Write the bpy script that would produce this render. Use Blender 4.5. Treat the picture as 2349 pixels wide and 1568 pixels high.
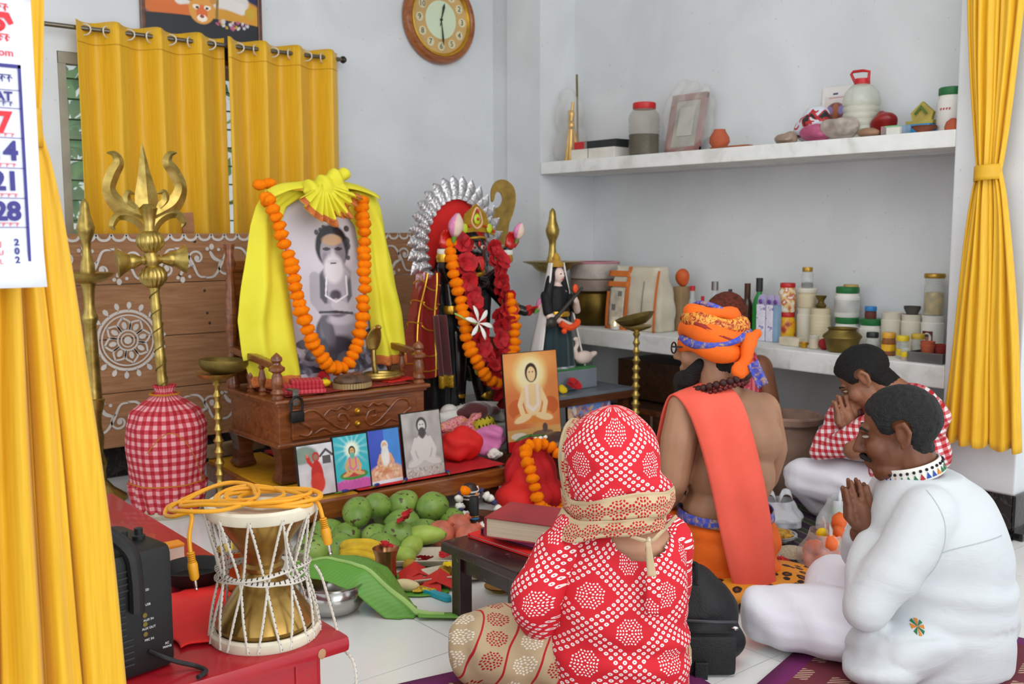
import bpy, bmesh, math, random
import numpy as np
from mathutils import Vector, Matrix, noise, Quaternion
from math import sin, cos, pi, radians, sqrt, atan2
random.seed(7)
for o in list(bpy.data.objects): bpy.data.objects.remove(o)
SC = bpy.context.scene
COL = SC.collection

# ------------------------------------------------------------ camera
# room axes: X runs along the window wall, Y runs along the shelf wall, Z is up
cam_data = bpy.data.cameras.new('camera'); cam = bpy.data.objects.new('camera', cam_data); COL.objects.link(cam)
cam_data.sensor_fit = 'HORIZONTAL'; cam_data.sensor_width = 36.0; cam_data.lens = 35.24
AZ, TILT, ROLL = 0.880609, 0.110784, 0.0016125
cam.matrix_world = (Matrix.Translation((0, 0, 1.18)) @ Matrix.Rotation(AZ - pi / 2, 4, 'Z')
                    @ Matrix.Rotation(pi / 2 - TILT, 4, 'X') @ Matrix.Rotation(-ROLL, 4, 'Z'))
cam_data.clip_start = 0.05
SC.camera = cam
cam_data.dof.use_dof = True; cam_data.dof.focus_distance = 2.45; cam_data.dof.aperture_fstop = 6.3

# ------------------------------------------------------------ light
world = bpy.data.worlds.new('daylight'); SC.world = world; world.use_nodes = True
bg = world.node_tree.nodes['Background']
bg.inputs['Color'].default_value = (0.92, 0.96, 1.0, 1); bg.inputs['Strength'].default_value = 1.45
def area(name, loc, target, size, energy, color=(1, 1, 1), size_y=None):
    l = bpy.data.lights.new(name, 'AREA'); l.energy = energy; l.color = color; l.size = size
    if size_y: l.shape = 'RECTANGLE'; l.size_y = size_y
    o = bpy.data.objects.new(name, l); COL.objects.link(o); o.location = loc
    o.rotation_euler = (Vector(target) - Vector(loc)).to_track_quat('-Z', 'Y').to_euler()
    return o
area('ceiling_bounce_light', (1.7, 1.7, 3.22), (2.6, 3.2, 0.6), 2.6, 62, (1.0, 0.98, 0.95), 2.6)
area('frontal_daylight_fill', (1.2, -3.4, 1.75), (2.8, 3.5, 0.7), 4.0, 95, (0.93, 0.97, 1.0), 2.6)  # broad soft fill added behind the camera to even out the frontal light
SC.view_settings.view_transform = 'Standard'; SC.view_settings.look = 'None'
SC.view_settings.gamma = 1.0; SC.view_settings.exposure = 0.0
SC.view_settings.use_curve_mapping = False

# ------------------------------------------------------------ materials
def lin(c):
    if isinstance(c, str):
        c = c.lstrip('#'); c = [int(c[i:i + 2], 16) / 255 for i in (0, 2, 4)]
        c = [(x / 12.92 if x <= 0.04045 else ((x + 0.055) / 1.055) ** 2.4) for x in c]
    return (c[0], c[1], c[2], 1.0)
class NT:
    def __init__(s, m):
        s.t = m.node_tree; s.p = s.t.nodes['Principled BSDF']
    def n(s, typ, **kw):
        nd = s.t.nodes.new(typ)
        for k, v in kw.items(): setattr(nd, k, v)
        return nd
    def set(s, sock, v):
        if isinstance(v, bpy.types.NodeSocket): s.t.links.new(v, sock)
        else: sock.default_value = v
    def math(s, op, a, b=0.0, c=0.0):
        nd = s.n('ShaderNodeMath', operation=op)
        for i, v in enumerate((a, b, c)): s.set(nd.inputs[i], v)
        return nd.outputs[0]
    def sep(s, v):
        nd = s.n('ShaderNodeSeparateXYZ'); s.t.links.new(v, nd.inputs[0]); return nd.outputs
    def mix(s, f, a, b):
        nd = s.n('ShaderNodeMix', data_type='RGBA'); s.set(nd.inputs[0], f)
        for i, v in ((6, a), (7, b)):
            if isinstance(v, bpy.types.NodeSocket): s.t.links.new(v, nd.inputs[i])
            else: nd.inputs[i].default_value = lin(v)
        return nd.outputs[2]
    def coord(s, kind='Object'):
        return s.n('ShaderNodeTexCoord').outputs[kind]
    def mapping(s, v, scale=(1, 1, 1), rot=(0, 0, 0)):
        nd = s.n('ShaderNodeMapping'); s.t.links.new(v, nd.inputs[0])
        nd.inputs['Scale'].default_value = scale; nd.inputs['Rotation'].default_value = rot
        return nd.outputs[0]
    def noise(s, v, scale, detail=3, dist=0.0):
        nd = s.n('ShaderNodeTexNoise'); s.t.links.new(v, nd.inputs['Vector'])
        nd.inputs['Scale'].default_value = scale; nd.inputs['Detail'].default_value = detail
        nd.inputs['Distortion'].default_value = dist
        return nd.outputs[0]
    def ramp(s, f, stops):
        nd = s.n('ShaderNodeValToRGB'); s.t.links.new(f, nd.inputs[0]); e = nd.color_ramp.elements
        while len(e) > len(stops): e.remove(e[-1])
        while len(e) < len(stops): e.new(0.5)
        for q, (p, c) in zip(e, stops): q.position = p; q.color = lin(c)
        return nd.outputs[0]
    def base(s, v): s.t.links.new(v, s.p.inputs['Base Color'])
    def bump(s, h, strength, dist=0.01):
        nd = s.n('ShaderNodeBump'); nd.inputs['Strength'].default_value = strength; nd.inputs['Distance'].default_value = dist
        s.t.links.new(h, nd.inputs['Height']); s.t.links.new(nd.outputs[0], s.p.inputs['Normal'])
MATS = {}
def mat(name, color, rough=0.6, metal=0.0, var=0.08, vscale=8.0, bump=0.0, bscale=60.0, spec=0.5, alpha=1.0,
        trans=0.0, sub=0.0, coat=0.0, emit=None, estr=1.0, coords='Object', stretch=(1, 1, 1), sheen=0.0, ior=1.45):
    if name in MATS: return MATS[name]
    m = bpy.data.materials.new(name); m.use_nodes = True; t = NT(m); p = t.p
    p.inputs['Roughness'].default_value = rough; p.inputs['Metallic'].default_value = metal
    p.inputs['Specular IOR Level'].default_value = spec; p.inputs['IOR'].default_value = ior
    c = lin(color); p.inputs['Base Color'].default_value = c
    v = None
    if var > 0 or bump > 0:
        v = t.mapping(t.coord(coords), stretch)
    if var > 0:
        nz = t.noise(v, vscale, 4)
        d = tuple(x * (1 - 2.2 * var) for x in c[:3]); h = tuple(min(1, x * (1 + 1.6 * var)) for x in c[:3])
        t.base(t.ramp(nz, [(0.25, d), (0.75, h)]))
    if bump > 0: t.bump(t.noise(v, bscale, 3), bump)
    if alpha < 1: p.inputs['Alpha'].default_value = alpha
    if trans: p.inputs['Transmission Weight'].default_value = trans
    if sub: p.inputs['Subsurface Weight'].default_value = sub; p.inputs['Subsurface Radius'].default_value = (0.02, 0.008, 0.005)
    if coat: p.inputs['Coat Weight'].default_value = coat; p.inputs['Coat Roughness'].default_value = 0.12
    if sheen: p.inputs['Sheen Weight'].default_value = sheen
    if emit: p.inputs['Emission Color'].default_value = lin(emit); p.inputs['Emission Strength'].default_value = estr
    MATS[name] = m; return m
def newmat(name, rough=0.7, **kw):
    m = bpy.data.materials.new(name); m.use_nodes = True; t = NT(m); t.p.inputs['Roughness'].default_value = rough
    for k, v in kw.items(): t.p.inputs[k].default_value = v
    MATS[name] = m; return m, t
def vcol_mat(name='printed', rough=0.35, coat=0.3, attr='paint'):
    if name in MATS: return MATS[name]
    m, t = newmat(name, rough)
    a = t.n('ShaderNodeVertexColor'); a.layer_name = attr
    t.base(a.outputs[0]); t.p.inputs['Coat Weight'].default_value = coat; t.p.inputs['Coat Roughness'].default_value = 0.08
    return m
def wood(name, c0, c1, c2, rough=0.4, coat=0.2, scale=(2, 14, 14), dist=1.5):
    if name in MATS: return MATS[name]
    m, t = newmat(name, rough)
    v = t.mapping(t.coord(), scale)
    f = t.noise(v, 2.2, 6, dist)
    t.base(t.ramp(f, [(0.28, c0), (0.5, c1), (0.72, c2)])); t.bump(f, 0.12, 0.004)
    t.p.inputs['Coat Weight'].default_value = coat; t.p.inputs['Coat Roughness'].default_value = 0.15
    return m
def gingham(name, c_dark, c_light, size=0.02, coords='UV', mid=None, rough=0.85, frac=0.5):
    m, t = newmat(name, rough)
    x, y, z = t.sep(t.coord(coords))
    a = t.math('LESS_THAN', t.math('FRACT', t.math('MULTIPLY', x, 1 / size)), frac)
    b = t.math('LESS_THAN', t.math('FRACT', t.math('MULTIPLY', y, 1 / size)), frac)
    f = t.math('MULTIPLY', t.math('ADD', a, b), 0.5)
    nz = t.noise(t.coord(), 700, 1)
    t.base(t.ramp(f, [(0.0, c_light), (0.5, mid or c_dark), (1.0, c_dark)]))
    t.bump(nz, 0.25, 0.002); return m

# ------------------------------------------------------------ mesh builder
class MB:
    def __init__(s): s.v = []; s.f = []; s.uv = {}; s.mi = []; s.cur = 0
    def add(s, vs, fs, M=None):
        k = len(s.v)
        if M is not None: vs = [tuple(M @ Vector(q)) for q in vs]
        s.v += [tuple(q) for q in vs]; s.f += [tuple(i + k for i in f) for f in fs]; s.mi += [s.cur] * len(fs); return s
    def box(s, c, d, M=None, bev=0.0, rz=0.0):
        x, y, z = (q / 2 for q in d)
        if bev <= 0:
            vs = [(-x, -y, -z), (x, -y, -z), (x, y, -z), (-x, y, -z), (-x, -y, z), (x, -y, z), (x, y, z), (-x, y, z)]
            fs = [(0, 3, 2, 1), (4, 5, 6, 7), (0, 1, 5, 4), (1, 2, 6, 5), (2, 3, 7, 6), (3, 0, 4, 7)]
        else:
            bm = bmesh.new(); bmesh.ops.create_cube(bm, size=1)
            for q in bm.verts: q.co = Vector((q.co.x * d[0], q.co.y * d[1], q.co.z * d[2]))
            bmesh.ops.bevel(bm, geom=bm.edges[:], offset=min(bev, min(d) * 0.45), segments=2, affect='EDGES', profile=0.6)
            bm.verts.index_update(); vs = [q.co[:] for q in bm.verts]; fs = [tuple(q.index for q in f.verts) for f in bm.faces]; bm.free()
        T = Matrix.Translation(c) @ Matrix.Rotation(rz, 4, 'Z')
        if M is not None: T = M @ T
        return s.add(vs, fs, T)
    def lathe(s, prof, n=24, M=None, cap=True, a0=0.0, a1=2 * pi, flute=None):
        vs, fs = [], []; full = abs(a1 - a0 - 2 * pi) < 1e-6; m = n if full else n + 1
        for r, z in prof:
            for i in range(m):
                a = a0 + (a1 - a0) * i / n
                rr = r * (1 + flute[1] * abs(sin(a * flute[0] / 2))) if flute else r
                vs.append((rr * cos(a), rr * sin(a), z))
        for j in range(len(prof) - 1):
            for i in range(n):
                k = (i + 1) % m
                fs.append((j * m + i, j * m + k, (j + 1) * m + k, (j + 1) * m + i))
        if cap and full:
            if prof[0][0] > 1e-5: fs.append(tuple(range(m - 1, -1, -1)))
            if prof[-1][0] > 1e-5: fs.append(tuple((len(prof) - 1) * m + i for i in range(m)))
        return s.add(vs, fs, M)
    def cyl(s, p0, p1, r0, r1=None, n=12, cap=True):
        return s.tube([p0, p1], [r0, r0 if r1 is None else r1], n, cap)
    def tube(s, pts, rad, n=8, cap=True, closed=False, flat=None):
        pts = [Vector(p) for p in pts]; N = len(pts)
        if not hasattr(rad, '__len__'): rad = [rad] * N
        vs, fs = [], []; up = None
        for i, p in enumerate(pts):
            if closed: d = pts[(i + 1) % N] - pts[i - 1]
            else: d = pts[min(i + 1, N - 1)] - pts[max(i - 1, 0)]
            if d.length < 1e-9: d = Vector((0, 0, 1))
            d.normalize()
            if up is None:
                up = Vector((0, 0, 1)) if abs(d.z) < 0.9 else Vector((1, 0, 0))
            x = up - d * up.dot(d)
            if x.length < 1e-6: x = d.orthogonal()
            x.normalize(); up = x; y = d.cross(x)
            fx = flat if flat else 1.0
            for k in range(n):
                a = 2 * pi * k / n
                vs.append(p + (x * cos(a) * fx + y * sin(a)) * rad[i])
        for i in range(N if closed else N - 1):
            j = (i + 1) % N
            for k in range(n):
                q = (k + 1) % n
                fs.append((i * n + k, i * n + q, j * n + q, j * n + k))
        if cap and not closed:
            fs.append(tuple(range(n - 1, -1, -1))); fs.append(tuple((N - 1) * n + k for k in range(n)))
        return s.add(vs, fs)
    def ball(s, c, r, n=12, m=8, M=None):
        r = r if hasattr(r, '__len__') else (r, r, r); vs, fs = [], []
        vs.append((0, 0, -r[2]))
        for j in range(1, m):
            b = -pi / 2 + pi * j / m
            for i in range(n):
                a = 2 * pi * i / n; vs.append((r[0] * cos(b) * cos(a), r[1] * cos(b) * sin(a), r[2] * sin(b)))
        vs.append((0, 0, r[2])); t = len(vs) - 1
        for i in range(n):
            k = (i + 1) % n; fs.append((0, 1 + k, 1 + i))
            for j in range(m - 2): fs.append((1 + j * n + i, 1 + j * n + k, 1 + (j + 1) * n + k, 1 + (j + 1) * n + i))
            fs.append((t, 1 + (m - 2) * n + i, 1 + (m - 2) * n + k))
        T = Matrix.Translation(c)
        return s.add(vs, fs, T @ M if M is not None else T)
    def prism(s, poly, h, M=None, z0=0.0):
        n = len(poly); vs = [(p[0], p[1], z0) for p in poly] + [(p[0], p[1], z0 + h) for p in poly]
        fs = [tuple(range(n - 1, -1, -1)), tuple(range(n, 2 * n))] + [(i, (i + 1) % n, n + (i + 1) % n, n + i) for i in range(n)]
        return s.add(vs, fs, M)
    def grid(s, fn, nu, nv, closed_u=False, M=None, uvs=None, flip=False):
        k0 = len(s.v); vs = []
        mu = nu if closed_u else nu + 1
        for j in range(nv + 1):
            for i in range(mu): vs.append(fn(i / nu, j / nv))
        fs = []; 
        for j in range(nv):
            for i in range(nu):
                k = (i + 1) % mu
                f = (j * mu + i, j * mu + k, (j + 1) * mu + k, (j + 1) * mu + i)
                fs.append(f[::-1] if flip else f)
                if uvs:
                    q = [(i, j), (i + 1, j), (i + 1, j + 1), (i, j + 1)]
                    if flip: q = q[::-1]
                    s.uv[len(s.f) + len(fs) - 1] = [(a / nu * uvs[0], b / nv * uvs[1]) for a, b in q]
        return s.add(vs, fs, M)
    def mesh(s, name):
        me = bpy.data.meshes.new(name); me.from_pydata(s.v, [], s.f); return me
    def build(s, name, material, parent=None, smooth=True, ang=40, solid=0.0, sub=0, uvscale=None):
        me = s.mesh(name)
        if s.uv:
            ul = me.uv_layers.new(name='UVMap')
            for p in me.polygons:
                q = s.uv.get(p.index)
                if q:
                    for li, c in zip(p.loop_indices, q): ul.data[li].uv = c
        ms = material if isinstance(material, (list, tuple)) else [material]
        for m in ms: me.materials.append(m)
        if len(ms) > 1: me.polygons.foreach_set('material_index', s.mi)
        return link(name, me, parent, smooth, ang, solid, sub)
def link(name, me, parent=None, smooth=True, ang=40, solid=0.0, sub=0):
    if smooth:
        me.polygons.foreach_set('use_smooth', [True] * len(me.polygons))
        try: me.set_sharp_from_angle(angle=radians(ang))
        except Exception: pass
    o = bpy.data.objects.new(name, me); COL.objects.link(o)
    if parent is not None: o.parent = parent
    if solid: md = o.modifiers.new('thick', 'SOLIDIFY'); md.thickness = solid; md.offset = 0
    if sub: md = o.modifiers.new('sub', 'SUBSURF'); md.levels = sub; md.render_levels = sub
    return o
def tag(o, label, cat, group=None):
    o['label'] = label; o['category'] = cat
    if group: o['group'] = group
    return o
def thing(name, label, cat, loc=(0, 0, 0), rz=0.0, group=None):
    o = bpy.data.objects.new(name, None); COL.objects.link(o); o.empty_display_size = 0.05
    o.location = loc; o.rotation_euler = (0, 0, rz); return tag(o, label, cat, group)
def copy_tree(o, parent=None):
    c = o.copy(); COL.objects.link(c); c.parent = parent
    for ch in o.children: copy_tree(ch, c)
    return c
def struct(o): o['kind'] = 'structure'; return o
def place(o, loc, rz=None, rot=None):
    o.location = loc
    if rz is not None: o.rotation_euler = (0, 0, rz)
    if rot is not None: o.rotation_euler = rot
    return o
def spline(pts, n=8, closed=False):
    pts = [Vector(p) for p in pts]; N = len(pts); out = []
    rng = N if closed else N - 1
    for i in range(rng):
        p0 = pts[(i - 1) % N] if (closed or i > 0) else pts[i]
        p1 = pts[i]; p2 = pts[(i + 1) % N]
        p3 = pts[(i + 2) % N] if (closed or i + 2 < N) else p2
        for k in range(n):
            t = k / n
            out.append(0.5 * ((2 * p1) + (p2 - p0) * t + (2 * p0 - 5 * p1 + 4 * p2 - p3) * t * t + (3 * p1 - p0 - 3 * p2 + p3) * t ** 3))
    if not closed: out.append(pts[-1])
    return out
def interp(x, xs, ys):
    return float(np.interp(x, xs, ys))
def nz(x, y=0.0, z=0.0): return noise.noise(Vector((x, y, z)))

# fused organic shapes: capsules and ellipsoids melted into one continuous surface
class Blob:
    def __init__(s): s.b = MB()
    def cap(s, p0, p1, r0, r1, n=14):
        p0, p1 = Vector(p0), Vector(p1); s.b.tube([p0, p1], [r0, r1], n); s.b.ball(p0, r0, n, 8); s.b.ball(p1, r1, n, 8); return s
    def chain(s, pts, rad, n=14):
        for i in range(len(pts) - 1): s.cap(pts[i], pts[i + 1], rad[i], rad[i + 1], n)
        return s
    def ell(s, c, r, rot=(0, 0, 0), M=None):
        s.b.ball(c, r, 16, 12, (M.to_4x4() if M is not None else Matrix.LocRotScale(None, Quaternion(Vector((1, 0, 0)), 0), None) @ __import__('mathutils').Euler(rot).to_matrix().to_4x4())); return s
    def loft(s, rows, n=40, p=2.3):
        b = s.b; zs = [r[0] for r in rows]; Z = np.linspace(zs[0], zs[-1], 40); vs, fs = [], []
        C_ = [np.interp(Z, zs, [r[k] for r in rows]) for k in range(1, 5)]
        C_ = [np.convolve(np.pad(c, 2, mode='edge'), np.ones(5) / 5, 'valid') for c in C_]
        for j, z in enumerate(Z):
            for i in range(n):
                a = 2 * pi * i / n; ca, sa = cos(a), sin(a)
                vs.append((C_[0][j] + C_[2][j] * math.copysign(abs(ca) ** (2 / p), ca), C_[1][j] + C_[3][j] * math.copysign(abs(sa) ** (2 / p), sa), float(z)))
        for j in range(len(Z) - 1):
            for i in range(n): fs.append((j * n + i, j * n + (i + 1) % n, (j + 1) * n + (i + 1) % n, (j + 1) * n + i))
        fs += [tuple(range(n - 1, -1, -1)), tuple((len(Z) - 1) * n + i for i in range(n))]
        b.add(vs, fs); return s
    def melt(s, voxel=0.008, smooth=4, fac=0.5):
        me = s.b.mesh('melt'); o = bpy.data.objects.new('melt', me); COL.objects.link(o)
        r = o.modifiers.new('r', 'REMESH'); r.mode = 'VOXEL'; r.voxel_size = voxel; r.use_smooth_shade = True
        if smooth: q = o.modifiers.new('s', 'SMOOTH'); q.iterations = smooth; q.factor = fac
        dg = bpy.context.evaluated_depsgraph_get(); dg.update()
        out = bpy.data.meshes.new_from_object(o.evaluated_get(dg)); bpy.data.objects.remove(o); bpy.data.meshes.remove(me)
        return out
def coords(me):
    a = np.empty(len(me.vertices) * 3); me.vertices.foreach_get('co', a); return a.reshape(-1, 3)
def normals(me):
    a = np.empty(len(me.vertices) * 3); me.vertex_normals.foreach_get('vector', a); return a.reshape(-1, 3)
def setco(me, a): me.vertices.foreach_set('co', a.ravel()); me.update()
def fold(me, fn):
    """push each vertex along its normal by fn(x, y, z)"""
    a = coords(me); nn = normals(me); d = np.array([fn(*q) for q in a]); setco(me, a + nn * d[:, None]); return me
def uvmap(me, fn):
    a = coords(me); uv = np.array([fn(*q) for q in a]); ul = me.uv_layers.new(name='UVMap')
    li = np.empty(len(me.loops), dtype=np.int32); me.loops.foreach_get('vertex_index', li)
    ul.data.foreach_set('uv', uv[li].astype(np.float32).ravel()); return me
def cyl_uv(me, c, r):
    """wrap a cloth pattern round a vertical axis, join on the far side handled per face"""
    a = coords(me); ang = np.arctan2(a[:, 0] - c[0], -(a[:, 1] - c[1])); u = ang * r; ul = me.uv_layers.new(name='UVMap')
    out = []
    for p in me.polygons:
        us = [u[i] for i in p.vertices]
        w = max(us) - min(us) > pi * r
        for i in p.vertices: out += [u[i] + (2 * pi * r if (w and u[i] < 0) else 0), a[i, 2]]
    ul.data.foreach_set('uv', np.array(out, dtype=np.float32)); return me
def shell(me, keep, off, matname, name, parent, rough=None):
    """a thin layer lifted off the body where keep(x,y,z) > 0; off(x,y,z,k) is its thickness"""
    a = coords(me); nn = normals(me); k = np.array([keep(*q) for q in a]); use = []
    for p in me.polygons:
        if all(k[i] > -0.012 for i in p.vertices): use.append(tuple(p.vertices))
    ids = sorted({i for f in use for i in f}); mp = {i: j for j, i in enumerate(ids)}
    vs = []
    for i in ids:
        t = max(0.0, min(1.0, (k[i] + 0.012) / 0.024)); vs.append(a[i] + nn[i] * (off(*a[i]) * t - 0.001 * (1 - t)))
    m2 = bpy.data.meshes.new(name); m2.from_pydata([tuple(q) for q in vs], [], [tuple(mp[i] for i in f) for f in use])
    m2.materials.append(matname); return link(name, m2, parent, True, 180)
# ============================================================ the room
WALL, t = newmat('limewash_wall', 0.75)
v = t.coord(); f = t.noise(v, 2.5, 5, 0.6); g = t.noise(v, 14, 4)
c = t.ramp(f, [(0.3, '#ced1d3'), (0.7, '#dbdee0')])
t.base(t.mix(t.math('MULTIPLY', t.math('GREATER_THAN', t.noise(v, 55, 2), 0.74), 0.35), c, '#8d8a86')); t.bump(g, 0.1, 0.01)
SILL, t = newmat('chalky_shelf', 0.7)
v = t.coord(); f = t.noise(v, 9, 6, 0.8)
t.base(t.ramp(f, [(0.3, '#cfcfca'), (0.48, '#e3e4e1'), (0.8, '#ecedeb')])); t.bump(t.noise(v, 40, 3), 0.15, 0.01)
TILE, t = newmat('glazed_floor_tile', 0.16)
v = t.coord('Object'); f = t.noise(v, 3, 4)
t.base(t.ramp(f, [(0.3, '#dcdcd8'), (0.7, '#e6e6e3')])); t.p.inputs['Specular IOR Level'].default_value = 0.45
GROUT = mat('grey_grout', '#b3b0a8', 0.9)
BLACK_TILE, t = newmat('black_marble', 0.12)
v = t.coord(); f = t.noise(v, 9, 6, 2.5)
t.base(t.ramp(f, [(0.44, '#0d0c0c'), (0.5, '#3a332f'), (0.54, '#0f0d0d')]))

floor = struct(MB().box((3.0, 2.5, -0.031), (10, 10, 0.05)).build('floor', GROUT, None, False))
tile_me = MB().box((0, 0, 0), (0.602, 0.602, 0.012)).mesh('tile'); tile_me.materials.append(TILE)
for i in range(-3, 7):
    for j in range(-4, 6):
        o = bpy.data.objects.new('tile', tile_me); COL.objects.link(o); o.parent = floor
        o.location = (1.647 + 0.3025 + 0.605 * i, 1.60 + 0.3025 + 0.605 * j, -0.006)
struct(MB().box((1.6, 2.0, 3.34), (9, 8, 0.08)).build('ceiling', WALL, None, False))
# window wall with its opening
m = MB(); Yw = 4.9
for x0, x1, z0, z1 in ((-2.4, 1.376, 0, 3.3), (2.74, 4.6, 0, 3.3), (1.376, 2.74, 0, 1.0), (1.376, 2.74, 1.992, 3.3)):
    m.box(((x0 + x1) / 2, Yw + 0.1, (z0 + z1) / 2), (x1 - x0, 0.2, z1 - z0))
struct(m.build('wall_window_side', WALL, None, False))
m = MB()
m.box((4.3, 4.58, 1.65), (0.86, 0.3, 3.3)); m.box((4.32, 4.82, 1.65), (0.84, 0.18, 3.3))
m.box((4.34, 3.19, 2.4), (0.4, 2.48, 1.8)); m.box((4.45, 3.19, 0.75), (0.3, 2.48, 1.5))
struct(m.build('wall_shelf_side', WALL, None, False))
struct(MB().box((4.32, 1.817, 1.65), (0.9, 0.296, 3.3), bev=0.006).build('wall_pillar', WALL, None, False))
m = MB(); m.box((6.4, 1.75, 1.65), (3.26, 0.2, 3.3))
struct(m.build('wall_beyond_pillar', WALL, None, False))
# black skirting tiles
sk = struct(MB().box((1.25, 4.886, 0.086), (5.2, 0.016, 0.172)).build('baseboard_window_side', GROUT, None, False))
me = MB().box((0, 0, 0), (0.298, 0.012, 0.17), bev=0.002).mesh('tile'); me.materials.append(BLACK_TILE)
for i in range(-5, 8):
    o = bpy.data.objects.new('tile', me); COL.objects.link(o); o.parent = sk; o.location = (1.3 + 0.3 * i, 4.874, 0.087)
sk = struct(MB().box((3.862, 1.815, 0.086), (0.016, 0.306, 0.172)).build('baseboard_pillar', GROUT, None, False))
me = MB().box((0, 0, 0), (0.012, 0.152, 0.17), bev=0.002).mesh('tile'); me.materials.append(BLACK_TILE)
for y in (1.74, 1.894):
    o = bpy.data.objects.new('tile', me); COL.objects.link(o); o.parent = sk; o.location = (3.85, y, 0.087)
me = MB().box((0, 0, 0), (0.15, 0.012, 0.17), bev=0.002).mesh('tile'); me.materials.append(BLACK_TILE)
for x in (3.925, 4.077, 4.229, 4.381):
    o = bpy.data.objects.new('tile', me); COL.objects.link(o); o.parent = sk; o.location = (x, 1.658, 0.087)
MB().box((3.83, 1.82, 0.014), (0.05, 0.34, 0.028), bev=0.003).box((4.15, 1.64, 0.014), (0.6, 0.04, 0.028), bev=0.003).build('plinth_strip', BLACK_TILE, sk, False)
# built-in shelf and counter
struct(MB().box((4.02, 3.195, 1.536), (0.3, 2.46, 0.068), bev=0.004).build('trim_1_upper_shelf', SILL, None, False))
struct(MB().box((4.095, 3.195, 0.59), (0.45, 2.46, 0.092), bev=0.006).build('trim_2_counter', SILL, None, False))

# window: frame, glass louvres, greenery outside
win = struct(MB().box((1.395, 4.93, 1.49), (0.035, 0.06, 0.898)).box((2.72, 4.93, 1.49), (0.035, 0.06, 0.898)).box((2.06, 4.93, 1.965), (1.36, 0.06, 0.05))
             .box((2.06, 4.93, 1.02), (1.36, 0.06, 0.04)).build('window_1', mat('window_steel', '#9a9484', 0.6), None, False))
GLASS = mat('louvre_glass', '#bfe0cf', 0.12, 0, 0, alpha=0.42)
me = MB().box((0, 0, 0), (1.29, 0.006, 0.1)).mesh('pane'); me.materials.append(GLASS)
for k in range(10):
    o = bpy.data.objects.new('pane', me); COL.objects.link(o); o.parent = win; o.location = (2.06, 4.95, 1.09 + 0.093 * k); o.rotation_euler = (radians(-28), 0, 0)
m = MB()
for k in range(9): m.box((2.06, 4.99, 1.14 + 0.093 * k), (1.3, 0.008, 0.008))
m.build('grille_bar', mat('grille_green', '#4f5b46', 0.5), win, False)
LEAF = [mat('leaf_pale', '#7fc25c', 0.5, var=0.25, sub=0.0), mat('leaf_mid', '#4f9a45', 0.5, var=0.25), mat('leaf_deep', '#2f6a35', 0.5, var=0.2)]  # three leaf greens, mixed at random
tree = thing('leafy_tree', 'bright green tree growing outside the louvred window', 'tree', (1.35, 7.4, 0))
MB().tube([(0, 0, -0.2), (0.05, 0.1, 1.2), (0.0, 0, 2.6)], [0.14, 0.11, 0.06], 10).build('trunk', mat('bark', '#6b5a45', 0.9, bump=0.5), tree)
m = MB(); rnd = random.Random(3)
for k in range(2600):
    d = Vector((rnd.gauss(0, 1), rnd.gauss(0, 0.6), rnd.gauss(0, 0.8))) * 0.75
    d += Vector((0, 0, 1.75)); s_ = rnd.uniform(0.06, 0.12); M_ = Matrix.Translation(d) @ Quaternion(Vector((rnd.random() - .5, rnd.random() - .5, rnd.random() - .5)).normalized(), rnd.random() * 6).to_matrix().to_4x4()
    m.cur = rnd.choice((0, 0, 1, 1, 2)); m.add([(-s_, 0, 0), (0, -s_ * .45, 0.01), (s_, 0, 0), (0, s_ * .45, 0.01)], [(0, 1, 2, 3)], M_)
o = m.build('foliage', LEAF, tree, False); o['kind'] = 'stuff'
gl = MB().box((1.6, 9.5, -0.06), (9, 8, 0.06)).build('garden_lawn', mat('lawn', '#7fae55', 0.9, var=0.2), None, False); struct(gl)

# ------------------------------------------------------------ window curtains on their rod
YEL, t = newmat('yellow_satin', 0.42)
v = t.coord(); f = t.noise(t.mapping(v, (60, 60, 2)), 3, 3)
t.base(t.ramp(f, [(0.3, '#dba414'), (0.7, '#e8b724')])); t.bump(t.noise(t.mapping(v, (400, 400, 30)), 2, 2), 0.08, 0.002)
t.p.inputs['Sheen Weight'].default_value = 0.15; t.p.inputs['Specular IOR Level'].default_value = 0.35
RODM = mat('steel_rod', '#7d7566', 0.3, 0.85, 0.0)
rod = thing('curtain_rod', 'thin grey metal curtain rod above the window', 'curtain rod', (1.305, 4.812, 2.088))
MB().cyl((0, 0, 0), (1.49, 0, 0), 0.011, n=14).build('rod', RODM, rod)
MB().lathe([(0, -0.005), (0.017, 0), (0.02, 0.012), (0.013, 0.024), (0, 0.028)], 16, Matrix.Translation((1.49, 0, 0)) @ Matrix.Rotation(pi / 2, 4, 'Y')).build('finial', mat('dark_steel', '#3c3832', 0.4, 0.7, 0), rod)
MB().box((1.47, 0.05, 0), (0.02, 0.1, 0.02)).box((1.47, 0.095, 0), (0.03, 0.01, 0.05)).build('bracket', mat('dark_steel', '#3c3832', 0.4, 0.7, 0), rod)
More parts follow.
